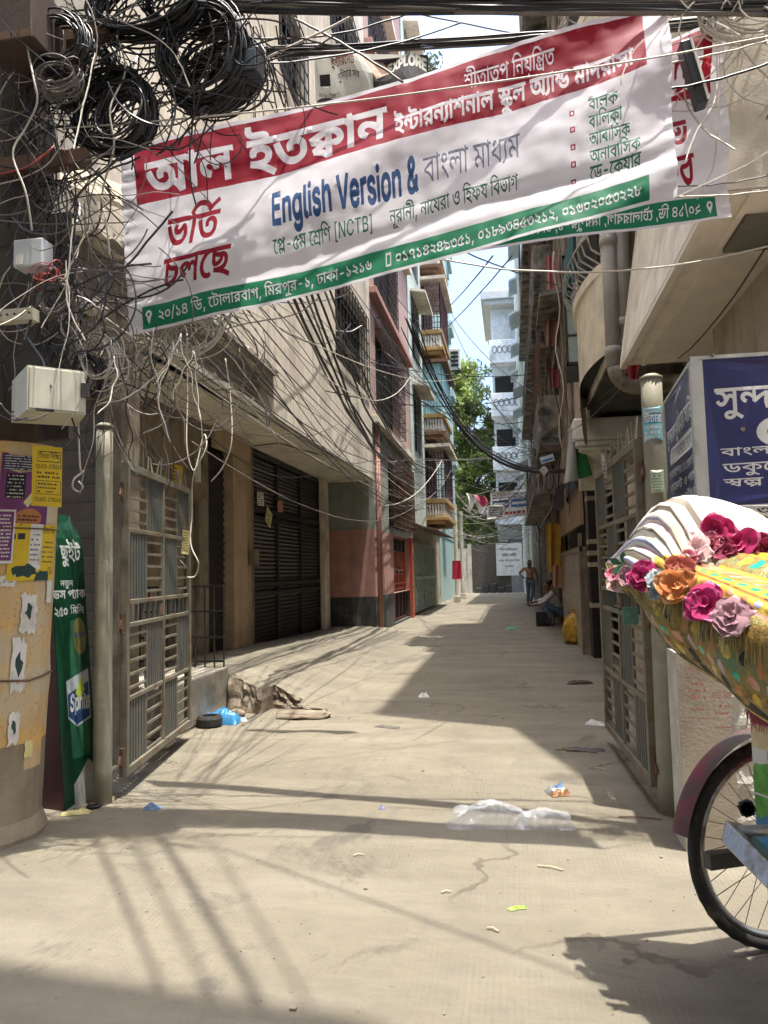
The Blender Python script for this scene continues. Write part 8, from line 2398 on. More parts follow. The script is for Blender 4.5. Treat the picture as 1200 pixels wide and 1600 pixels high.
PETAL = {'magenta': (mat('magenta_petal', (.40, .02, .12), transl=.25, bump=0), mat('magenta_petal_edge', (.62, .16, .32), transl=.25, bump=0)),
         'pink': (mat('pink_petal', (.46, .12, .20), transl=.25, bump=0), mat('pink_petal_edge', (.64, .34, .42), transl=.25, bump=0)),
         'white': (mat('blush_petal', (.56, .36, .36), transl=.25, bump=0), mat('white_petal_edge', (.68, .60, .56), transl=.25, bump=0)),
         'orange': (mat('orange_petal', (.58, .22, .07), transl=.25, bump=0), mat('peach_petal_edge', (.66, .40, .20), transl=.25, bump=0)),
         'salmon': (mat('salmon_petal', (.48, .14, .10), transl=.25, bump=0), mat('salmon_petal_edge', (.60, .28, .22), transl=.25, bump=0)),
         'blue': (mat('ice_petal', (.34, .40, .42), transl=.25, bump=0), mat('ice_petal_edge', (.52, .56, .56), transl=.25, bump=0)),
         'mauve': (mat('mauve_petal', (.34, .19, .22), transl=.25, bump=0), mat('mauve_petal_edge', (.52, .36, .38), transl=.25, bump=0)),
         'wine': (mat('wine_petal', (.20, .02, .06), transl=.25, bump=0), mat('wine_petal_edge', (.38, .07, .14), transl=.25, bump=0))}
for k, (px, py, Y, s, c) in enumerate(((966, 900, 2.78, .045, 'pink'), (964, 922, 2.78, .04, 'white'), (990, 905, 2.72, .06, 'mauve'), (1012, 902, 2.68, .072, 'magenta'), (1036, 912, 2.62, .055, 'blue'),
                                        (1064, 918, 2.52, .085, 'orange'), (1072, 888, 2.54, .062, 'salmon'), (1096, 862, 2.50, .082, 'white'), (1082, 872, 2.54, .055, 'pink'),
                                        (1126, 832, 2.44, .085, 'magenta'), (1158, 848, 2.36, .09, 'magenta'), (1182, 856, 2.3, .06, 'pink'), (1142, 862, 2.4, .06, 'wine'), (1118, 850, 2.44, .06, 'pink'), (1108, 944, 2.36, .09, 'magenta'),
                                        (1152, 968, 2.26, .082, 'mauve'), (1203, 862, 2.22, .085, 'wine'), (1034, 930, 2.6, .035, 'blue'))):
    hx, hs = hood_hit(px, py)
    flower(hood(hx, hs, .018), s * .82, PETAL[c], (-.35 + .1 * math.sin(k * 2.1), -1, .45 + .25 * math.cos(k * 1.7)), k)
m = MB()
c = at(973, 882, 2.78)
for k in range(4):
    g = .3 + k * 1.2
    d = Vector((math.cos(g), -.2, math.sin(g) * .9))
    sd = Vector((-d.z, 0, d.x))
    m.poly([c, c + d * .03 + sd * .013, c + d * .055, c + d * .03 - sd * .013])
obj('leaf_ornament', m, mat('dark_emerald', (.03, .14, .07), rough=.4), RK)
m = MB()
c = at(985, 962, 2.76)
m.obox(c, (.026, 0, 0), (0, .006, 0), (0, 0, .03))
m.lathe([(.001, 0), (.012, .004), (.012, .008)], (c.x - .002, c.y - .012, c.z), 10)
obj('reflector', m, mat('dull_green_tin', (.10, .22, .15), rough=.4), RK, bevel=.004)
m = MB()
tc_ = at(1186, 1092, 2.6)
for k in range(260):
    p = tc_ + A * r.uniform(-.05, .12) + Vector((0, r.uniform(-.01, .01), r.uniform(-.03, .02)))
    q = p + Vector((r.uniform(-.02, .02), r.uniform(-.015, .015), -r.uniform(.04, .085)))
    m.poly([p - A * .0018, p + A * .0018, q + A * .0012, q - A * .0012])
obj('red_tassel', m, mat('red_thread', (.28, .04, .05), rough=.5), RK)

# ------------------------------------------------------------------ people far up the lane
def skin_mesh(name, joints, bones, m, parent=None, sub=2):
    """one continuous surface grown round connected joints {key: (point, radius)}; the first joint is the root"""
    keys = list(joints)
    me = bpy.data.meshes.new(name)
    off = parent.location if parent is not None else Vector((0, 0, 0))
    me.from_pydata([tuple(Vector(joints[k][0]) - off) for k in keys], [(keys.index(a), keys.index(b)) for a, b in bones], [])
    o = bpy.data.objects.new(name, me)
    COL.objects.link(o)
    o.parent = parent
    s = o.modifiers.new('skin', 'SKIN')
    s.use_smooth_shade = True
    sk = me.skin_vertices[0].data if me.skin_vertices else None
    if sk is None:
        bm = bmesh.new()
        bm.from_mesh(me)
        lay_ = bm.verts.layers.skin.verify()
        bm.verts.ensure_lookup_table()
        for i, k in enumerate(keys):
            rr = joints[k][1]
            bm.verts[i][lay_].radius = rr if isinstance(rr, tuple) else (rr, rr)
            bm.verts[i][lay_].use_root = (i == 0)
        bm.to_mesh(me)
        bm.free()
    else:
        for i, k in enumerate(keys):
            rr = joints[k][1]
            sk[i].radius = rr if isinstance(rr, tuple) else (rr, rr)
            sk[i].use_root = (i == 0)
    u = o.modifiers.new('smooth', 'SUBSURF')
    u.levels = u.render_levels = sub
    me.materials.append(m)
    return o


def build_person(label, base, J, shirt, trousers, shirt_m, trouser_m, sleeves=True, hair_m=None):
    """J: joints relative to BASE"""
    b = Vector(base)
    P = {k: b + Vector(v) for k, v in J.items()}
    t = thing('person', label, 'person', base)
    SKIN = mat('brown_skin', (.17, .085, .05), rough=.55, var=.12, bump=.05)
    jn = {'pelvis': (P['pelvis'], (.13, .10)), 'waist': (P['waist'], (.125, .095)), 'chest': (P['chest'], (.15, .105)), 'neck': (P['neck'], .062), 'chin': (P['chin'], (.088, .095)), 'head': (P['head'], (.112, .125)), 'crown': (P['crown'], (.10, .11)), 'nose': (P['nose'], .016)}
    bo = [('pelvis', 'waist'), ('waist', 'chest'), ('chest', 'neck'), ('neck', 'chin'), ('chin', 'head'), ('head', 'crown'), ('head', 'nose')]
    for s in 'lr':
        jn |= {'sh' + s: (P['sh' + s], .062), 'el' + s: (P['el' + s], .042), 'wr' + s: (P['wr' + s], .028), 'hand' + s: (P['hand' + s], (.038, .018)),
               'hip' + s: (P['hip' + s], .092), 'kn' + s: (P['kn' + s], .058), 'an' + s: (P['an' + s], .04), 'toe' + s: (P['toe' + s], (.042, .03))}
        bo += [('chest', 'sh' + s), ('sh' + s, 'el' + s), ('el' + s, 'wr' + s), ('wr' + s, 'hand' + s), ('pelvis', 'hip' + s), ('hip' + s, 'kn' + s), ('kn' + s, 'an' + s), ('an' + s, 'toe' + s)]
        hd, wr = P['hand' + s], P['wr' + s]
        d = (hd - wr).normalized()
        sd = d.cross(Vector((.3, .5, .8))).normalized()
        for i, (o_, l_) in enumerate(((-.027, .062), (-.009, .075), (.009, .072), (.027, .058))):
            jn['f%d%s' % (i, s)] = (hd + d * .035 + sd * o_, .009)
            jn['g%d%s' % (i, s)] = (hd + d * (.035 + l_) + sd * o_ * 1.2 + Vector((0, 0, -.015)), .007)
            bo += [('hand' + s, 'f%d%s' % (i, s)), ('f%d%s' % (i, s), 'g%d%s' % (i, s))]
        jn['t' + s] = (hd - d * .0 + sd * .05 + d * .02, .010)
        bo += [('hand' + s, 't' + s)]
    skin_mesh('body', jn, bo, SKIN, t)
    if shirt_m:
        sj = {'waist': (P['pelvis'] + (P['waist'] - P['pelvis']) * .35, (.145, .112)), 'mid': (P['waist'], (.142, .11)), 'chest': (P['chest'], (.165, .12)), 'col': (P['chest'] + (P['neck'] - P['chest']) * .75, (.075, .07))}
        sb = [('waist', 'mid'), ('mid', 'chest'), ('chest', 'col')]
        for s in 'lr':
            sj['sh' + s] = (P['sh' + s], .075)
            sj['el' + s] = (P['el' + s], .056)
            sb += [('chest', 'sh' + s), ('sh' + s, 'el' + s)]
            if sleeves:
                sj['cf' + s] = (P['el' + s] + (P['wr' + s] - P['el' + s]) * .85, .042)
                sb += [('el' + s, 'cf' + s)]
        skin_mesh('shirt', sj, sb, shirt_m, t)
    tj = {'pelvis': (P['pelvis'], (.145, .115))}
    tb = []
    for s in 'lr':
        tj |= {'hip' + s: (P['hip' + s], .105), 'kn' + s: (P['kn' + s], .074), 'cf' + s: (P['kn' + s] + (P['an' + s] - P['kn' + s]) * .92, .062)}
        tb += [('pelvis', 'hip' + s), ('hip' + s, 'kn' + s), ('kn' + s, 'cf' + s)]
    skin_mesh('trousers', tj, tb, trouser_m, t)
    fwd = (P['nose'] - P['head']).normalized()
    upv = (P['crown'] - P['chin']).normalized()
    side = fwd.cross(upv)
    hc = P['head'] * .62 + P['crown'] * .38
    hr = MB()

    def cap(u_, v_):
        th, ph = u_ * 2 * math.pi, v_ * (1.75 + .35 * -math.cos(u_ * 2 * math.pi))
        w_ = 1 + .05 * noise.noise((u_ * 14, v_ * 9, 2))
        return hc + (fwd * (math.cos(th) * math.sin(ph) * .098) + side * (math.sin(th) * math.sin(ph) * .086) + upv * (math.cos(ph) * .105)) * w_ - fwd * .012
    hr.grid(cap, 20, 10)
    obj('hair', hr, mat('black_hair', (.012, .010, .009), rough=.6, var=.3), t, smooth=True)
    ey = MB()
    for s in (-1, 1):
        c = P['head'] + fwd * .088 + side * .03 * s + upv * .012
        ey.obox(c, side * .012, fwd * .006, upv * .005)
    mo = P['chin'] + fwd * .078 + upv * .03
    ey.obox(mo, side * .022, fwd * .005, upv * .004)
    obj('facial_features', ey, mat('dark_feature', (.03, .018, .015)), t)
    sh = MB()
    for s in 'lr':
        a, to = P['an' + s], P['toe' + s]
        d = (to - a)
        d.z = 0
        d.normalize()
        c = Vector(((a.x + to.x) / 2, (a.y + to.y) / 2, min(a.z, to.z) - .035)) + d * .02
        sh.obox(c, d * .13, d.cross(Vector((0, 0, 1))) * .048, Vector((0, 0, .014)))
    obj('sandal', sh, DARKM, t, bevel=.01)
    return t


DENIM = mat('faded_denim', (.11, .16, .24), var=.3, scale=9)
st = {'pelvis': (0, 0, .93), 'waist': (0, 0, 1.07), 'chest': (.0, -.01, 1.28), 'neck': (0, -.02, 1.45), 'chin': (.0, -.045, 1.51), 'head': (.0, -.03, 1.58), 'crown': (0, -.02, 1.65), 'nose': (.0, -.14, 1.565),
      'shl': (-.19, 0, 1.39), 'ell': (-.40, .02, 1.20), 'wrl': (-.24, -.08, 1.04), 'handl': (-.17, -.11, 1.02), 'shr': (.19, 0, 1.39), 'elr': (.27, .03, 1.12), 'wrr': (.27, -.06, .9), 'handr': (.27, -.09, .82),
      'hipl': (-.09, 0, .88), 'knl': (-.08, -.02, .49), 'anl': (-.11, .04, .09), 'toel': (-.13, -.1, .05), 'hipr': (.09, 0, .88), 'knr': (.09, -.07, .49), 'anr': (-.02, -.10, .10), 'toer': (-.04, -.23, .05)}
build_person('person standing in brown top and jeans with hand on hip far up the lane', (.66, 29.6, 0), st, True, True, mat('brown_shirt', (.36, .20, .115), var=.25), DENIM, sleeves=False)
se_ = {'pelvis': (.10, 0, .33), 'waist': (.07, 0, .47), 'chest': (-.05, -.01, .68), 'neck': (-.13, -.01, .83), 'chin': (-.19, -.015, .87), 'head': (-.18, -.01, .95), 'crown': (-.16, -.01, 1.02), 'nose': (-.285, -.02, .92),
       'shl': (-.07, -.18, .76), 'ell': (-.26, -.24, .58), 'wrl': (-.46, -.2, .50), 'handl': (-.54, -.18, .49), 'shr': (-.07, .17, .76), 'elr': (-.28, .18, .60), 'wrr': (-.46, .1, .56), 'handr': (-.54, .06, .55),
       'hipl': (.08, -.1, .32), 'knl': (-.27, -.2, .47), 'anl': (-.12, -.26, .1), 'toel': (-.26, -.28, .05), 'hipr': (.08, .1, .32), 'knr': (-.28, .16, .48), 'anr': (-.14, .18, .1), 'toer': (-.28, .2, .05)}
build_person('person in a white shirt and jeans crouched on a low stool by the tiled wall', (1.0, 19.0, 0), se_, True, True, mat('white_shirt', (.52, .52, .50), var=.12), DENIM)
m = MB()
m.box(.93, 1.25, 18.86, 19.16, .19, .23)
for x in (.95, 1.21):
    for y in (18.9, 19.12):
        m.bar((x, y, 0), (x, y, .2), .03)
tag(obj('low_stool', m, RUST), 'low wooden stool under the crouching person in the white shirt', 'stool')
m = MB()
m.box(.52, .78, 18.6, 18.9, 0, .34)
m.box(.54, .76, 18.59, 18.6, .06, .28)
tag(obj('dark_crate', m, DARKM, bevel=.01), 'small dark crate standing at the knees of the crouching person', 'crate')
# red cloth on the left post
a, b = at(713, 876, 32.9), at(713, 905, 32.9)
m = MB()
m.grid(lambda u, v: (a.x + (u - .5) * (.35 + .12 * v) + .03 * math.sin(u * 9 + v), 32.9 + .07 * math.sin(u * 12 + v * 2), a.z + (b.z - a.z) * v), 20, 8)
tag(obj('hanging_cloth', m, mat('crimson_cloth', (.50, .03, .08), var=.2), smooth=True), 'crimson cloth hanging on the pale post on the left of the far lane', 'cloth')

# ------------------------------------------------------------------ rubbish on the ground
def crumple(name, label, cat, c, w, d, h, mats, seed, n=14, mi=None, rot=0.0, amp=1.0, puffy=False, **k):
    m = MB()
    ca, sa = math.cos(rot), math.sin(rot)

    def fn(u, v):
        x, y = (u - .5) * w, (v - .5) * d
        e = (1 - (2 * u - 1) ** 4) * (1 - (2 * v - 1) ** 4)
        x += .12 * w * noise.noise((u * 3, v * 3, seed))
        y += .16 * d * noise.noise((u * 3, v * 3, seed + 9))
        z = h * e * (.55 + .9 * abs(noise.noise((u * 3.5 * amp, v * 3.5 * amp, seed + 3)))) + .16 * h * noise.noise((u * 9, v * 9, seed))
        if puffy:
            e2 = (1 - (2 * u - 1) ** 2) ** .45 * (1 - (2 * v - 1) ** 2) ** .5
            z = h * e2 * (.62 + .5 * noise.noise((u * 2.6, v * 2.0, seed))) - .16 * h * abs(noise.noise((u * 7, v * 5, seed + 1))) - .10 * h * abs(noise.noise((u * 16, v * 13, seed + 2)))
        return (c[0] + x * ca - y * sa, c[1] + x * sa + y * ca, c[2] + max(.003, z))
    m.grid(fn, n, n, m=mi or 0)
    return tag(obj(name, m, mats, **k), label, cat)


PLASTIC = mat('clear_plastic_film', (.60, .62, .65), rough=.16, var=.05, bump=.0, spec=.8, alpha=.3)
c = ground(765, 1288)
crumple('plastic_bag', 'crumpled clear plastic bag, larger of two lying in the lane mouth', 'plastic bag', (c.x, c.y + .05, 0), .42, .3, .16, PLASTIC, 2, 44, puffy=True, smooth=True)
c = ground(850, 1290)
crumple('plastic_bag', 'smaller crumpled clear plastic bag touching the larger one in the lane mouth', 'plastic bag', (c.x, c.y + .03, 0), .30, .22, .115, PLASTIC, 5, 40, puffy=True, smooth=True)
c = ground(872, 1240)
crumple('food_sachet', 'torn blue and silver food sachet lying beyond the clear plastic bags', 'wrapper', (c.x, c.y, 0), .13, .14, .06, [mat('silver_foil', (.5, .5, .5), rough=.25, metal=.6, var=.2), mat('foil_blue', (.08, .17, .32), rough=.3), mat('foil_brown', (.2, .1, .04), rough=.35)], 7, 12,
        mi=lambda u, v: 1 if .3 < u < .8 and v > .45 else (2 if v < .2 else 0), rot=.3)
c = ground(345, 1130)
crumple('plastic_bag', 'bright blue knotted plastic bag lying at the broken edge of the ramp', 'plastic bag', (c.x, c.y + .05, 0), .36, .3, .19, mat('blue_plastic_film', (.055, .25, .50), rough=.3, var=.25, transl=.2, bump=.1, bscale=20), 11, 40, puffy=True, smooth=True)
c = ground(324, 1137)
m = MB()
m.lathe([(.10, 0), (.115, .02), (.115, .075), (.10, .1), (.07, .1), (.065, .05), (.0, .05)], (c.x, c.y + .05, 0), 22, cap=False)
tag(obj('black_pot', m, mat('black_ring', (.03, .028, .025), rough=.7, var=.3), smooth=False), 'round black tub lying beside the bright blue bag', 'tub')
SC_ = [('wrapper', 'white crumpled paper scrap right of the bright blue bag', 378, 1127, .09, .06, .045, (.6, .58, .54), 'wrapper'),
       ('chips_packet', 'blue and white snack packet lying right of the left post', 238, 1264, .105, .06, .028, (.10, .17, .30), 'wrapper'),
       ('wrapper', 'yellow and white wrapper at the foot of the green cabinet', 118, 1272, .16, .06, .03, (.52, .45, .2), 'wrapper'),
       ('wrapper', 'white folded paper lying in the shade in the middle of the lane', 662, 1089, .11, .11, .05, (.62, .60, .56), 'paper'),
       ('wrapper', 'thin whitish film scrap beside the right gate', 930, 1132, .16, .12, .04, (.4, .4, .38), 'wrapper'),
       ('leaf_scrap', 'fresh green leaf scrap in the sunlit foreground', 808, 1420, .075, .03, .012, (.22, .40, .05), 'leaf'),
       ('wrapper', 'tiny violet blue bottle cap scrap left of the clear plastic bags', 597, 1264, .035, .03, .02, (.2, .2, .34), 'scrap'),
       ('wrapper', 'green scrap in the far shaded lane', 800, 983, .3, .2, .05, (.06, .32, .16), 'scrap'),
       ('leaf_scrap', 'dark brown dry palm frond piece in the shade before the right gate', 905, 1069, .30, .07, .06, (.07, .042, .03), 'leaf'),
       ('wrapper', 'dark flattened rag lying on the sunlit lane', 606, 1136, .22, .10, .012, (.09, .08, .065), 'rag'),
       ('wrapper', 'brown dirt patch of scraps by the right gate', 915, 1172, .28, .12, .02, (.06, .05, .042), 'scrap'),
       ('leaf_scrap', 'yellowish curled leaf beside the right gate foot', 885, 1172, .1, .04, .02, (.12, .09, .06), 'leaf')]
for i, (n, lb, px, py, w, d, h, c_, ct) in enumerate(SC_):
    c = ground(px, py)
    crumple(n, lb, ct, (c.x, c.y, 0), w, d, h, mat('scrap_%d' % i, c_, rough=.5, var=.25, scale=20, bump=.1), i * 3 + 1, 10, rot=U(-.5, .5))
c = ground(147, 1262)
m = MB()
m.tube([(c.x + .035 * math.cos(i * .35), c.y + .035 * math.sin(i * .35), .012) for i in range(18)], .010, 6, closed=True)
tag(obj('rubber_ring', m, TYRE), 'small dark ring lying at the foot of the left post', 'ring')
for i, (px, py, l, r_, lb) in enumerate(((560, 1338, .05, .3, 'pale splinter of straw in the sunlit foreground left of the bags'), (560 + 300, 1358, .12, -.35, 'pale dry stick on the ground below the clear plastic bags'), (1000, 1280, .22, -.1, 'thin dark twig beside the right post'),
                                        (697, 1396, .04, .3, 'short straw bit left of the green leaf scrap'), (770, 1455, .05, -.5, 'small brown straw bit nearer than the green leaf scrap'), (940, 1203, .09, -.6, 'pale stick in the shade before the right gate'), (900, 1175, .3, -.25, 'long dark twig lying in the shade by the right gate'))):
    c = ground(px, py)
    m = MB()
    m.tube([(c.x - l / 2 * math.cos(r_), c.y - l / 2 * math.sin(r_), .006), (c.x, c.y + .008, .01), (c.x + l / 2 * math.cos(r_), c.y + l / 2 * math.sin(r_), .006)], .004, 5)
    tag(obj('straw', m, mat('straw_pale', (.42, .36, .25)) if 'pale' in lb or 'straw' in lb else RUST), lb, 'stick')
# sack by the tiled wall
c = ground(898, 1003)
m = MB()
m.lathe([(.16, 0), (.24, .06), (.27, .2), (.26, .34), (.2, .46), (.11, .53), (.07, .56), (.12, .62)], (1.12, c.y - .3, 0), 20, cap=True)
m.v = [(x + .03 * noise.noise((x * 9, y * 9, z * 7)), y + .03 * noise.noise((x * 9, z * 9, y)), z) for x, y, z in m.v]
tag(obj('sack', m, mat('golden_sack', (.42, .25, .03), rough=.4, var=.35, scale=12, bump=.4, bscale=25)), 'bulging golden yellow sack tied at the neck against the tiled wall', 'sack')
# grains of grit nobody could count
m = MB()
r = random.Random(77)
for k in range(420):
    y = r.uniform(2.3, 12) if r.random() < .75 else r.uniform(2.3, 5)
    x = r.uniform(-2.6, 1.1)
    s = r.uniform(.0012, .0038) * (1 if r.random() < .95 else 2.0)
    m.obox((x, y, s * .6), (s * r.uniform(.6, 1.5), s * r.uniform(-.5, .5), 0), (0, s, 0), (0, 0, s * .6))
gz = obj('gravel', m, mat('grit', (.20, .17, .13), var=.5, scale=300))
gz['kind'] = 'stuff'
# ------------------------------------------------------------------ cables
CR = random.Random(21)


def hang(p, q, sag, n=18, wob=0.0, seed=0.0):
    p, q = Vector(p), Vector(q)
    return [p + (q - p) * (i / n) + Vector((wob * noise.noise((i * .35, seed, 0)), wob * noise.noise((i * .35, seed, 5)), -4 * sag * (i / n) * (1 - i / n) + wob * noise.noise((i * .35, seed, 9)))) for i in range(n + 1)]


def cable(name, label, group, p, q, sag, r, m, n=18, wob=0.0):
    mb = MB()
    mb.tube(hang(p, q, sag, n, wob, CR.uniform(0, 99)), r, 5)
    o = obj(name, mb, m, smooth=True)
    return tag(o, label, 'cable', group)


CB = (BLACKCABLE, BLACKCABLE, GREYCABLE, BLACKCABLE, PALECABLE)
pt = lambda: pole_c(CR.uniform(2.9, 4.6)) + Vector((CR.uniform(-.1, .45), CR.uniform(.5, .85), 0))
# A: along the left facades
for i in range(26):
    y = CR.uniform(13, 34)
    e = Vector((-2.93 + CR.uniform(-.02, .25), y, CR.uniform(3.0, 4.4) + (0.5 if y > 22 else 0) + (CR.uniform(0, 3.0) if CR.random() < .45 else 0)))
    cable('overhead_cable', 'thin cable running from the utility pole along the left house fronts', 'cables along the left house fronts', pt(), e, CR.uniform(.15, .9), CR.uniform(.004, .0085), CR.choice(CB), 22, .03)
# B: across the lane
for i in range(26):
    a = Vector((-2.9, CR.uniform(12, 26), CR.uniform(3.6, 8.0)))
    b = Vector((1.0, a.y + CR.uniform(2, 12), CR.uniform(3.4, 6.2)))
    cable('overhead_cable', 'thin cable crossing the lane between the houses', 'cables crossing the lane between the houses', a, b, CR.uniform(.1, .7), CR.uniform(.005, .011), CR.choice((BLACKCABLE, BLACKCABLE, GREYCABLE)), 18)
# C: the thick sagging bundle from the left houses to the dark block
for i in range(9):
    a = at(640 + CR.uniform(-14, 14), 505 + CR.uniform(-14, 14), 17.5)
    b = at(905 + CR.uniform(-10, 8), 735 + CR.uniform(-6, 8), 14.5)
    md = at(745 + CR.uniform(-5, 5), 690 + CR.uniform(-7, 7), 18)
    mb = MB()
    mb.tube([(a * (1 - t) ** 2 + (2 * md - (a + b) / 2) * 2 * t * (1 - t) + b * t * t) for t in [k / 20 for k in range(21)]], CR.uniform(.010, .022), 6)
    tag(obj('bundle_cable', mb, BLACKCABLE, smooth=True), 'thick black cable of the bundle sagging from the pink house to the dark block', 'cable', 'thick bundle sagging across the lane')
# D: far tangles
for i in range(40):
    y = CR.uniform(27, 44)
    a = Vector((CR.uniform(-2.5, -1.8), y, CR.uniform(2.6, 4.6)))
    b = Vector((CR.uniform(.3, .9), y + CR.uniform(-6, 6), CR.uniform(2.7, 5.2)))
    cable('overhead_cable', 'thin cable of the tangle strung over the far lane', 'cables over the far lane', a, b, CR.uniform(.05, .9), CR.uniform(.006, .011), CR.choice((BLACKCABLE, BLACKCABLE, GREYCABLE, GREYCABLE, PALECABLE)), 14)
# E: bundles over the front banner
for i in range(11):
    cable('bundle_cable', 'thick black cable of the upper bundle running above the front banner', 'upper bundle above the front banner',
          at(330, 6 + CR.uniform(-13, 10), 3.75), at(1230, 8 + CR.uniform(-14, 16), 4.0), CR.uniform(-.01, .06), CR.uniform(.006, .014), CR.choice((BLACKCABLE, BLACKCABLE, BLACKCABLE, GREYCABLE)), 20, .01)
for i in range(9):
    cable('bundle_cable', 'black cable of the second bundle behind the front banner top', 'second bundle behind the banner top',
          at(385, 84 + CR.uniform(-8, 9), 4.35), at(1230, 22 + CR.uniform(-10, 12), 4.45), CR.uniform(.0, .07), CR.uniform(.005, .011), CR.choice((BLACKCABLE, BLACKCABLE, GREYCABLE)), 20, .01)
for (p0, p1, Y0, Y1, sag, r_, m_, lb) in (((140, 215), (640, -20), 3.7, 3.9, .02, .0065, PALECABLE, 'pale cable slanting up from the coils over the top of the banner'),
                                          ((100, 200), (1230, 52), 3.62, 3.85, .06, .005, PALECABLE, 'pale cable crossing the red band of the front banner'),
                                          ((385, 100), (720, 35), 3.9, 4.5, .06, .006, BLACKCABLE, 'dark cable curving between the two bundles'), ((395, 60), (672, 5), 4.2, 4.6, .08, .006, BLACKCABLE, 'upper dark cable curving between the two bundles'),
                                          ((460, 30), (630, 128), 4.0, 4.0, -.02, .007, GREYCABLE, 'grey cable dropping behind the top edge of the banner'), ((525, -10), (860, 62), 5.0, 6.0, .02, .006, GREYCABLE, 'grey cable dipping against the sky above the banner'),
                                          ((690, 405), (1230, 376), 4.3, 4.2, .12, .0055, PALECABLE, 'pale cable sagging below the right end of the front banner'), ((1000, 306), (1230, 294), 3.9, 3.9, .02, .0055, PALECABLE, 'pale cable tied at the lower right corner of the front banner'),
                                          ((1040, 290), (1230, 265), 4.0, 4.0, .03, .004, GREYCABLE, 'thin grey cable just above the lower right banner corner'), ((1225, 235), (1000, 545), 3.9, 7.6, .05, .006, BLACKCABLE, 'dark cable slanting down under the canopy to the drain pipes'),
                                          ((1230, 330), (1060, 560), 3.9, 6.5, .08, .006, BLACKCABLE, 'second dark cable slanting under the canopy nearer the sign'), ((1040, 140), (1230, 88), 3.9, 3.9, .02, .007, BLACKCABLE, 'dark cable behind the cable terminal'),
                                          ((1040, 100), (1230, 55), 3.92, 3.92, .01, .005, PALECABLE, 'pale cable that carries the cable terminal'), ((1130, 340), (1230, 100), 4.4, 4.0, .03, .0045, GREYCABLE, 'thin grey cable rising along the edge of the second banner'),
                                          ((730, 395), (870, 445), 6, 9, .02, .006, BLACKCABLE, 'thin dark cable falling to the right below the banner'), ((690, 520), (800, 400), 24, 14, .05, .014, GREYCABLE, 'thin grey cable rising across the sky below the banner'),
                                          ((700, 480), (770, 400), 26, 12, .05, .014, GREYCABLE, 'second thin grey cable rising across the sky below the banner'), ((705, 490), (880, 640), 28, 16, .4, .012, BLACKCABLE, 'thin dark cable falling from the stepped brackets to the dark block'),
                                          ((704, 500), (860, 740), 28, 16, .5, .012, BLACKCABLE, 'lower thin dark cable falling from the stepped brackets to the dark block'), ((0, 345), (205, 345), 3.5, 3.9, .02, .004, GREYCABLE, 'thin level wire behind the small pale blue grey box'),
                                          ((380, 480), (735, 585), 5, 15, .3, .005, PALECABLE, 'pale cable looping low over the cream facade'), ((500, 470), (600, 1000), 4.6, 7.0, .0, .004, GREYCABLE, 'thin wire dropping across the shutter gate') if False else ((420, 500), (640, 590), 5, 14, .5, .006, PALECABLE, 'second pale cable looping on the cream facade'),
                                          ((300, 690), (650, 790), 5.6, 15, .45, .0055, GREYCABLE, 'pale cable sagging below the soffit to the pink pillar'), ((600, 790), (690, 720), 13.5, 17, .25, .008, PALECABLE, 'pale cable looping across the pink pillar'), ((585, 770), (705, 735), 13.5, 18, .5, .008, GREYCABLE, 'second pale cable looping across the pink pillar'),
                                          ((905, 640), (1010, 560), 11.3, 8.0, .06, .006, BLACKCABLE, 'dark cable from the cream house wall to the drain pipes'), ((880, 680), (975, 600), 11.8, 8.0, .06, .006, BLACKCABLE, 'lower dark cable from the cream house wall to the drain pipes')):
    cable('overhead_cable', lb, None, at(*p0, Y0), at(*p1, Y1), sag, r_, m_, 22, .006)
# thick lines down the cream facade
for i in range(8):
    cable('facade_cable', 'thick black cable running down the cream facade to the pink pillar', 'thick cables on the cream facade', at(450 + 9 * i, 470 - 4 * i, 6.5 + i * .3), at(640 + CR.uniform(-20, 20), 735 + CR.uniform(-30, 12), 16.3 + CR.uniform(0, 2)), CR.uniform(.35, .8), CR.uniform(.010, .018), BLACKCABLE if i % 3 else GREYCABLE, 24, .04)


# coils
def coil(label, px, py, Y, rx, rz, n, thick, m, seed, tilt=0.0, jit=.2):
    r = random.Random(seed)
    c = at(px, py, Y)
    mb = MB()
    for k in range(n):
        s = 1 + r.gauss(0, jit * .5)
        ox, oz, oy = r.gauss(0, jit * .22) * rx, r.gauss(0, jit * .22) * rz, r.gauss(0, .03)
        ph = r.uniform(0, 6.28)
        pts = []
        for i in range(30):
            g = 2 * math.pi * i / 30
            w = 1 + .05 * math.sin(2 * g + ph) + .03 * math.sin(3 * g + ph * 2)
            x, z = rx * s * w * math.cos(g), rz * s * w * math.sin(g)
            pts.append(c + Vector((x * math.cos(tilt) - z * math.sin(tilt) + ox, oy + .03 * math.sin(g + ph), x * math.sin(tilt) + z * math.cos(tilt) + oz)))
        mb.tube(pts, thick * r.uniform(.8, 1.15), 5, closed=True)
    for k in range(3):
        g = r.uniform(0, 6.28)
        p = c + Vector((rx * math.cos(g), 0, rz * math.sin(g)))
        d = Vector((math.cos(g), 0, math.sin(g)))
        t_ = Vector((-d.z, 0, d.x))
        mb.tube([p + (d * math.cos(a) * .05 + Vector((0, 1, 0)) * math.sin(a) * .045) for a in [j * .7 for j in range(9)]], .004, 4, closed=True)
    return tag(obj('cable_coil', mb, m, smooth=True), label, 'cable coil', 'coils of spare cable by the utility pole')


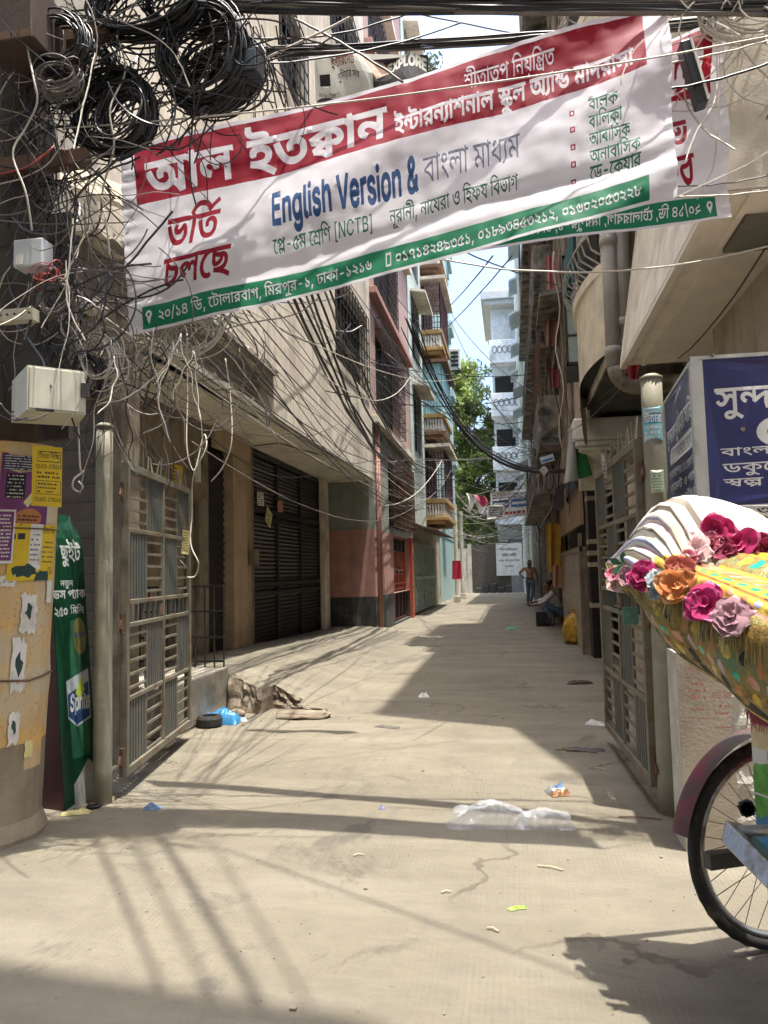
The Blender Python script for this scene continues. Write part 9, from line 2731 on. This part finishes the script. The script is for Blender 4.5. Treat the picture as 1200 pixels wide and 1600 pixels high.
coil('tight black cable coil just above the left end of the front banner', 178, 178, 3.72, .21, .21, 34, .006, BLACKCABLE, 1, 0, .18)
coil('inner lower black coil hanging against the left corner of the front banner', 198, 190, 3.68, .15, .155, 16, .0065, BLACKCABLE, 2)
coil('tall oval black coil in the middle of the coil cluster', 322, 85, 3.72, .22, .26, 36, .006, BLACKCABLE, 3, .1, .18)
coil('black coil lowest on the right of the cluster touching the banner edge', 330, 140, 3.8, .19, .12, 18, .0065, BLACKCABLE, 4)
coil('wide loose black coil at the top of the coil cluster', 225, 12, 3.66, .27, .15, 32, .006, BLACKCABLE, 5)
coil('wide black coil at the top right of the coil cluster', 300, 10, 3.8, .24, .14, 18, .006, BLACKCABLE, 6, -.2)
coil('black coil wound around the half hidden grey box', 95, 70, 3.5, .14, .15, 18, .006, BLACKCABLE, 7)
coil('large slack black coil behind the splice box', 352, 120, 3.86, .2, .17, 22, .006, BLACKCABLE, 21, .2, .25)
coil('slack black coil at the left between box and tight coil', 128, 112, 3.78, .16, .2, 18, .0055, BLACKCABLE, 22, .2, .3)
coil('small pale cable coil beside the dark brown corner box', 88, 118, 3.45, .1, .08, 8, .005, GREYCABLE, 8)
coil('bundle of black loops low above the meter box', 140, 585, 3.75, .07, .11, 14, .0055, BLACKCABLE, 9, .2, .3)
coil('pale tangle of loops at the right end of the meter box', 160, 560, 3.75, .09, .12, 12, .0045, PALECABLE, 10, .3, .4)
coil('pale loops dangling under the lower left banner corner', 300, 525, 4.0, .13, .09, 12, .004, PALECABLE, 11, .1, .5)
coil('pale coil of cable at the top right corner by the second banner', 1165, 28, 4.0, .17, .09, 12, .0055, PALECABLE, 12, -.2, .4)
coil('small pale loops left of the banner hem', 92, 470, 3.55, .08, .07, 9, .005, GREYCABLE, 13, .2, .4)
coil('reddish brown loops under the small pale blue grey box', 78, 430, 3.5, .04, .04, 3, .003, REDCABLE, 14, .2, .4)


# loose drops and ends round the pole
def loose(p, L_, m, r_, seed, curl=.12, n=26):
    rr2 = random.Random(seed)
    pts = []
    p = Vector(p)
    d = Vector((rr2.uniform(-.4, .4), rr2.uniform(-.1, .1), -1))
    st_ = L_ / n
    ph = rr2.uniform(0, 6)
    for i in range(n):
        pts.append(p.copy())
        k = i / n
        d = (d + Vector((curl * math.sin(i * .6 + ph) + rr2.gauss(0, .09), rr2.gauss(0, .04), rr2.gauss(0, .05) + (.15 * math.sin(i * .4 + ph) if k > .7 else 0)))).normalized()
        p = p + d * st_
    mb = MB()
    mb.tube(pts, r_, 5)
    return mb


for i in range(48):
    px, py = CR.uniform(20, 160), CR.uniform(140, 480)
    if i > 26:
        px, py = CR.uniform(150, 340), CR.uniform(500, 560)
    mb = loose(at(px, py, CR.uniform(3.45, 3.9)), CR.uniform(.25, .85), None, CR.uniform(.0016, .0038), i, CR.uniform(.03, .22))
    tag(obj('loose_cable', mb, CR.choice((PALECABLE, GREYCABLE, GREYCABLE, BLACKCABLE, PALECABLE)), smooth=True), 'loose cable end dangling near the utility pole', 'cable', 'loose cable ends near the utility pole')
for k, (pts, m_, lb, Y) in enumerate((([(118, 470), (120, 560), (122, 640), (125, 728), (130, 736), (116, 748), (114, 762), (124, 768), (129, 760), (122, 752)], PALECABLE, 'pale hooked cable end hanging in front of the roller shutter', 3.7),
                                      ([(292, 520), (293, 620), (292, 700), (304, 735), (318, 680), (322, 700), (302, 745), (300, 800), (298, 850), (310, 880), (305, 900), (292, 902)], PALECABLE, 'long pale cable trailing down before the brown wall', 5.3),
                                      ([(352, 560), (360, 620), (362, 690), (348, 730), (330, 752)], PALECABLE, 'pale cable end curling before the dark door', 5.6),
                                      ([(182, 55), (196, 110), (172, 170), (178, 230), (160, 300), (166, 350), (172, 400)], PALECABLE, 'pale cable wandering down over the tight black coil', 3.6),
                                      ([(55, 0), (42, 60), (52, 120), (58, 160), (40, 200), (20, 240), (40, 300), (50, 360)], PALECABLE, 'pale cable wandering down at the far left edge', 3.35),
                                      ([(0, 272), (40, 262), (72, 240), (84, 228)], REDCABLE, 'short red cable bent across the pole', 3.4),
                                      ([(250, 540), (262, 580), (225, 640), (245, 560)], BLACKCABLE, 'black loop below the lower left banner corner', 3.9),
                                      ([(160, 560), (178, 590), (240, 615), (248, 612)], BLACKCABLE, 'black cable stub slanting before the soffit', 3.8),
                                      ([(0, 630), (20, 650), (50, 656), (76, 645)], GREYCABLE, 'grey cable curving under the meter box', 3.38),
                                      ([(290, 885), (276, 870)], GREYCABLE, 'string tying the leaflet to the left gate', 5.85))):
    P_ = [at(x, y, Y + .04 * math.sin(i * 2.0)) for i, (x, y) in enumerate(pts)]
    fine = []
    for i in range(len(P_) - 1):
        p0, p1, p2, p3 = P_[max(0, i - 1)], P_[i], P_[i + 1], P_[min(len(P_) - 1, i + 2)]
        for j in range(6):
            t = j / 6
            fine.append(.5 * ((2 * p1) + (p2 - p0) * t + (2 * p0 - 5 * p1 + 4 * p2 - p3) * t * t + (3 * p1 - p0 - 3 * p2 + p3) * t ** 3))
    fine.append(P_[-1])
    mb = MB()
    mb.tube(fine, .0052 if m_ is PALECABLE else .0045, 5)
    tag(obj('hanging_cable', mb, m_, smooth=True), lb, 'cable')


# the snarl nobody could count
def snarl(name, n, box, m, r_, seed, step=.05):
    rr3 = random.Random(seed)
    mb = MB()
    for i in range(n):
        p = at(rr3.uniform(box[0], box[1]), rr3.uniform(box[2], box[3]), rr3.uniform(box[4], box[5]))
        d = Vector((rr3.gauss(0, 1), rr3.gauss(0, .25), rr3.gauss(-.4, 1))).normalized()
        pts = []
        cv = rr3.gauss(0, .12)
        for j in range(18):
            pts.append(p.copy())
            ax2 = Vector((0, 1, 0))
            d = (Matrix.Rotation(cv + rr3.gauss(0, .08), 3, ax2) @ d + Vector((0, rr3.gauss(0, .03), 0))).normalized()
            p = p + d * step
        mb.tube(pts, r_ * rr3.uniform(.7, 1.3), 4)
    o = obj(name, mb, m)
    o['kind'] = 'stuff'
    o['label'] = 'snarl of tangled cables round the utility pole'
    o['category'] = 'cable tangle'
    return o


snarl('cable_tangle', 170, (0, 390, -30, 175, 3.55, 3.85), BLACKCABLE, .004, 1, .036)
snarl('cable_tangle', 130, (-10, 130, 150, 570, 3.5, 3.9), BLACKCABLE, .0044, 2, .04)
snarl('cable_tangle', 55, (0, 145, 180, 560, 3.45, 3.9), GREYCABLE, .003, 6, .04)
snarl('cable_tangle', 30, (10, 165, 0, 560, 3.42, 3.8), PALECABLE, .0028, 3, .042)
snarl('cable_tangle', 70, (140, 340, 500, 590, 4.15, 4.5), GREYCABLE, .0034, 4)
snarl('cable_tangle', 40, (1110, 1230, -10, 60, 3.9, 4.2), PALECABLE, .004, 5)
# street cables high over the lane mouth: their soft shadows streak the foreground
for lb, (x0, y0), (x1, y1), h, r_ in (('thick cable high over the street from the pole to the opposite roof', (500, 1310), (725, 1530), 7.0, .022) if False else ('thick cable high over the street throwing a dark streak on the foreground', (250, 1306), (372, 1530), 7.0, .020),
                                      ('thinner cable high over the street beside the thickest one', (150, 1312), (222, 1500), 6.6, .013), ('slack cable high over the street between the thinner and the thickest', (205, 1312), (300, 1520), 7.6, .011),
                                      ('thin cable high over the street nearest the rickshaw', (330, 1316), (440, 1520), 7.8, .008), ('very thin slanting cable high over the street', (360, 1330), (760, 1475), 6.2, .008)):
    off = Vector((SUN_DIR.x / SUN_DIR.z * h, SUN_DIR.y / SUN_DIR.z * h, h))
    a, b = ground(x0, y0) + off, ground(x1, y1) + off
    d = (b - a)
    k = (-5.0 - a.y) / d.y
    e = a + d * k
    mb = MB()
    pts = [pole_c(h)] + [a + (e - a) * t + Vector((.03 * math.sin(9 * t), 0, 0)) for t in [j / 30 for j in range(31)]]
    mb.tube(pts, r_, 6)
    tag(obj('street_cable', mb, BLACKCABLE, smooth=True), lb, 'cable')
# runs of cable and pipe down the right-hand fronts
for i in range(22):
    y = CR.uniform(12.3, 29)
    z0, z1 = CR.uniform(6, 9), CR.uniform(2.2, 3.6)
    x = CR.uniform(.86, 1.04) if y > 12.6 else 1.0
    mb = MB()
    mb.tube([(x + .05 * math.sin(k * 1.1 + i), y + .08 * math.sin(k * .8 + i), z0 + (z1 - z0) * k / 14) for k in range(15)], CR.uniform(.006, .014), 5)
    tag(obj('wall_cable', mb, CR.choice((BLACKCABLE, BLACKCABLE, GREYCABLE, PALECABLE)), smooth=True), 'loose cable running down the fronts of the dark block and its neighbour', 'cable', 'cables running down the right fronts')
# steep wires at the right of the coils, seen against the cream wall
for i in range(16):
    cable('steep_wire', 'thin dark wire dropping steeply past the cream wall beside the coils', 'steep wires beside the coils', at(392 + CR.uniform(-10, 60), 70 + CR.uniform(-40, 20), 4.3), at(430 + CR.uniform(-40, 180), 330 + CR.uniform(0, 120), 5.5 + CR.uniform(0, 4)), CR.uniform(0, .12), CR.uniform(.003, .006), BLACKCABLE if i % 4 else GREYCABLE, 12, .01)
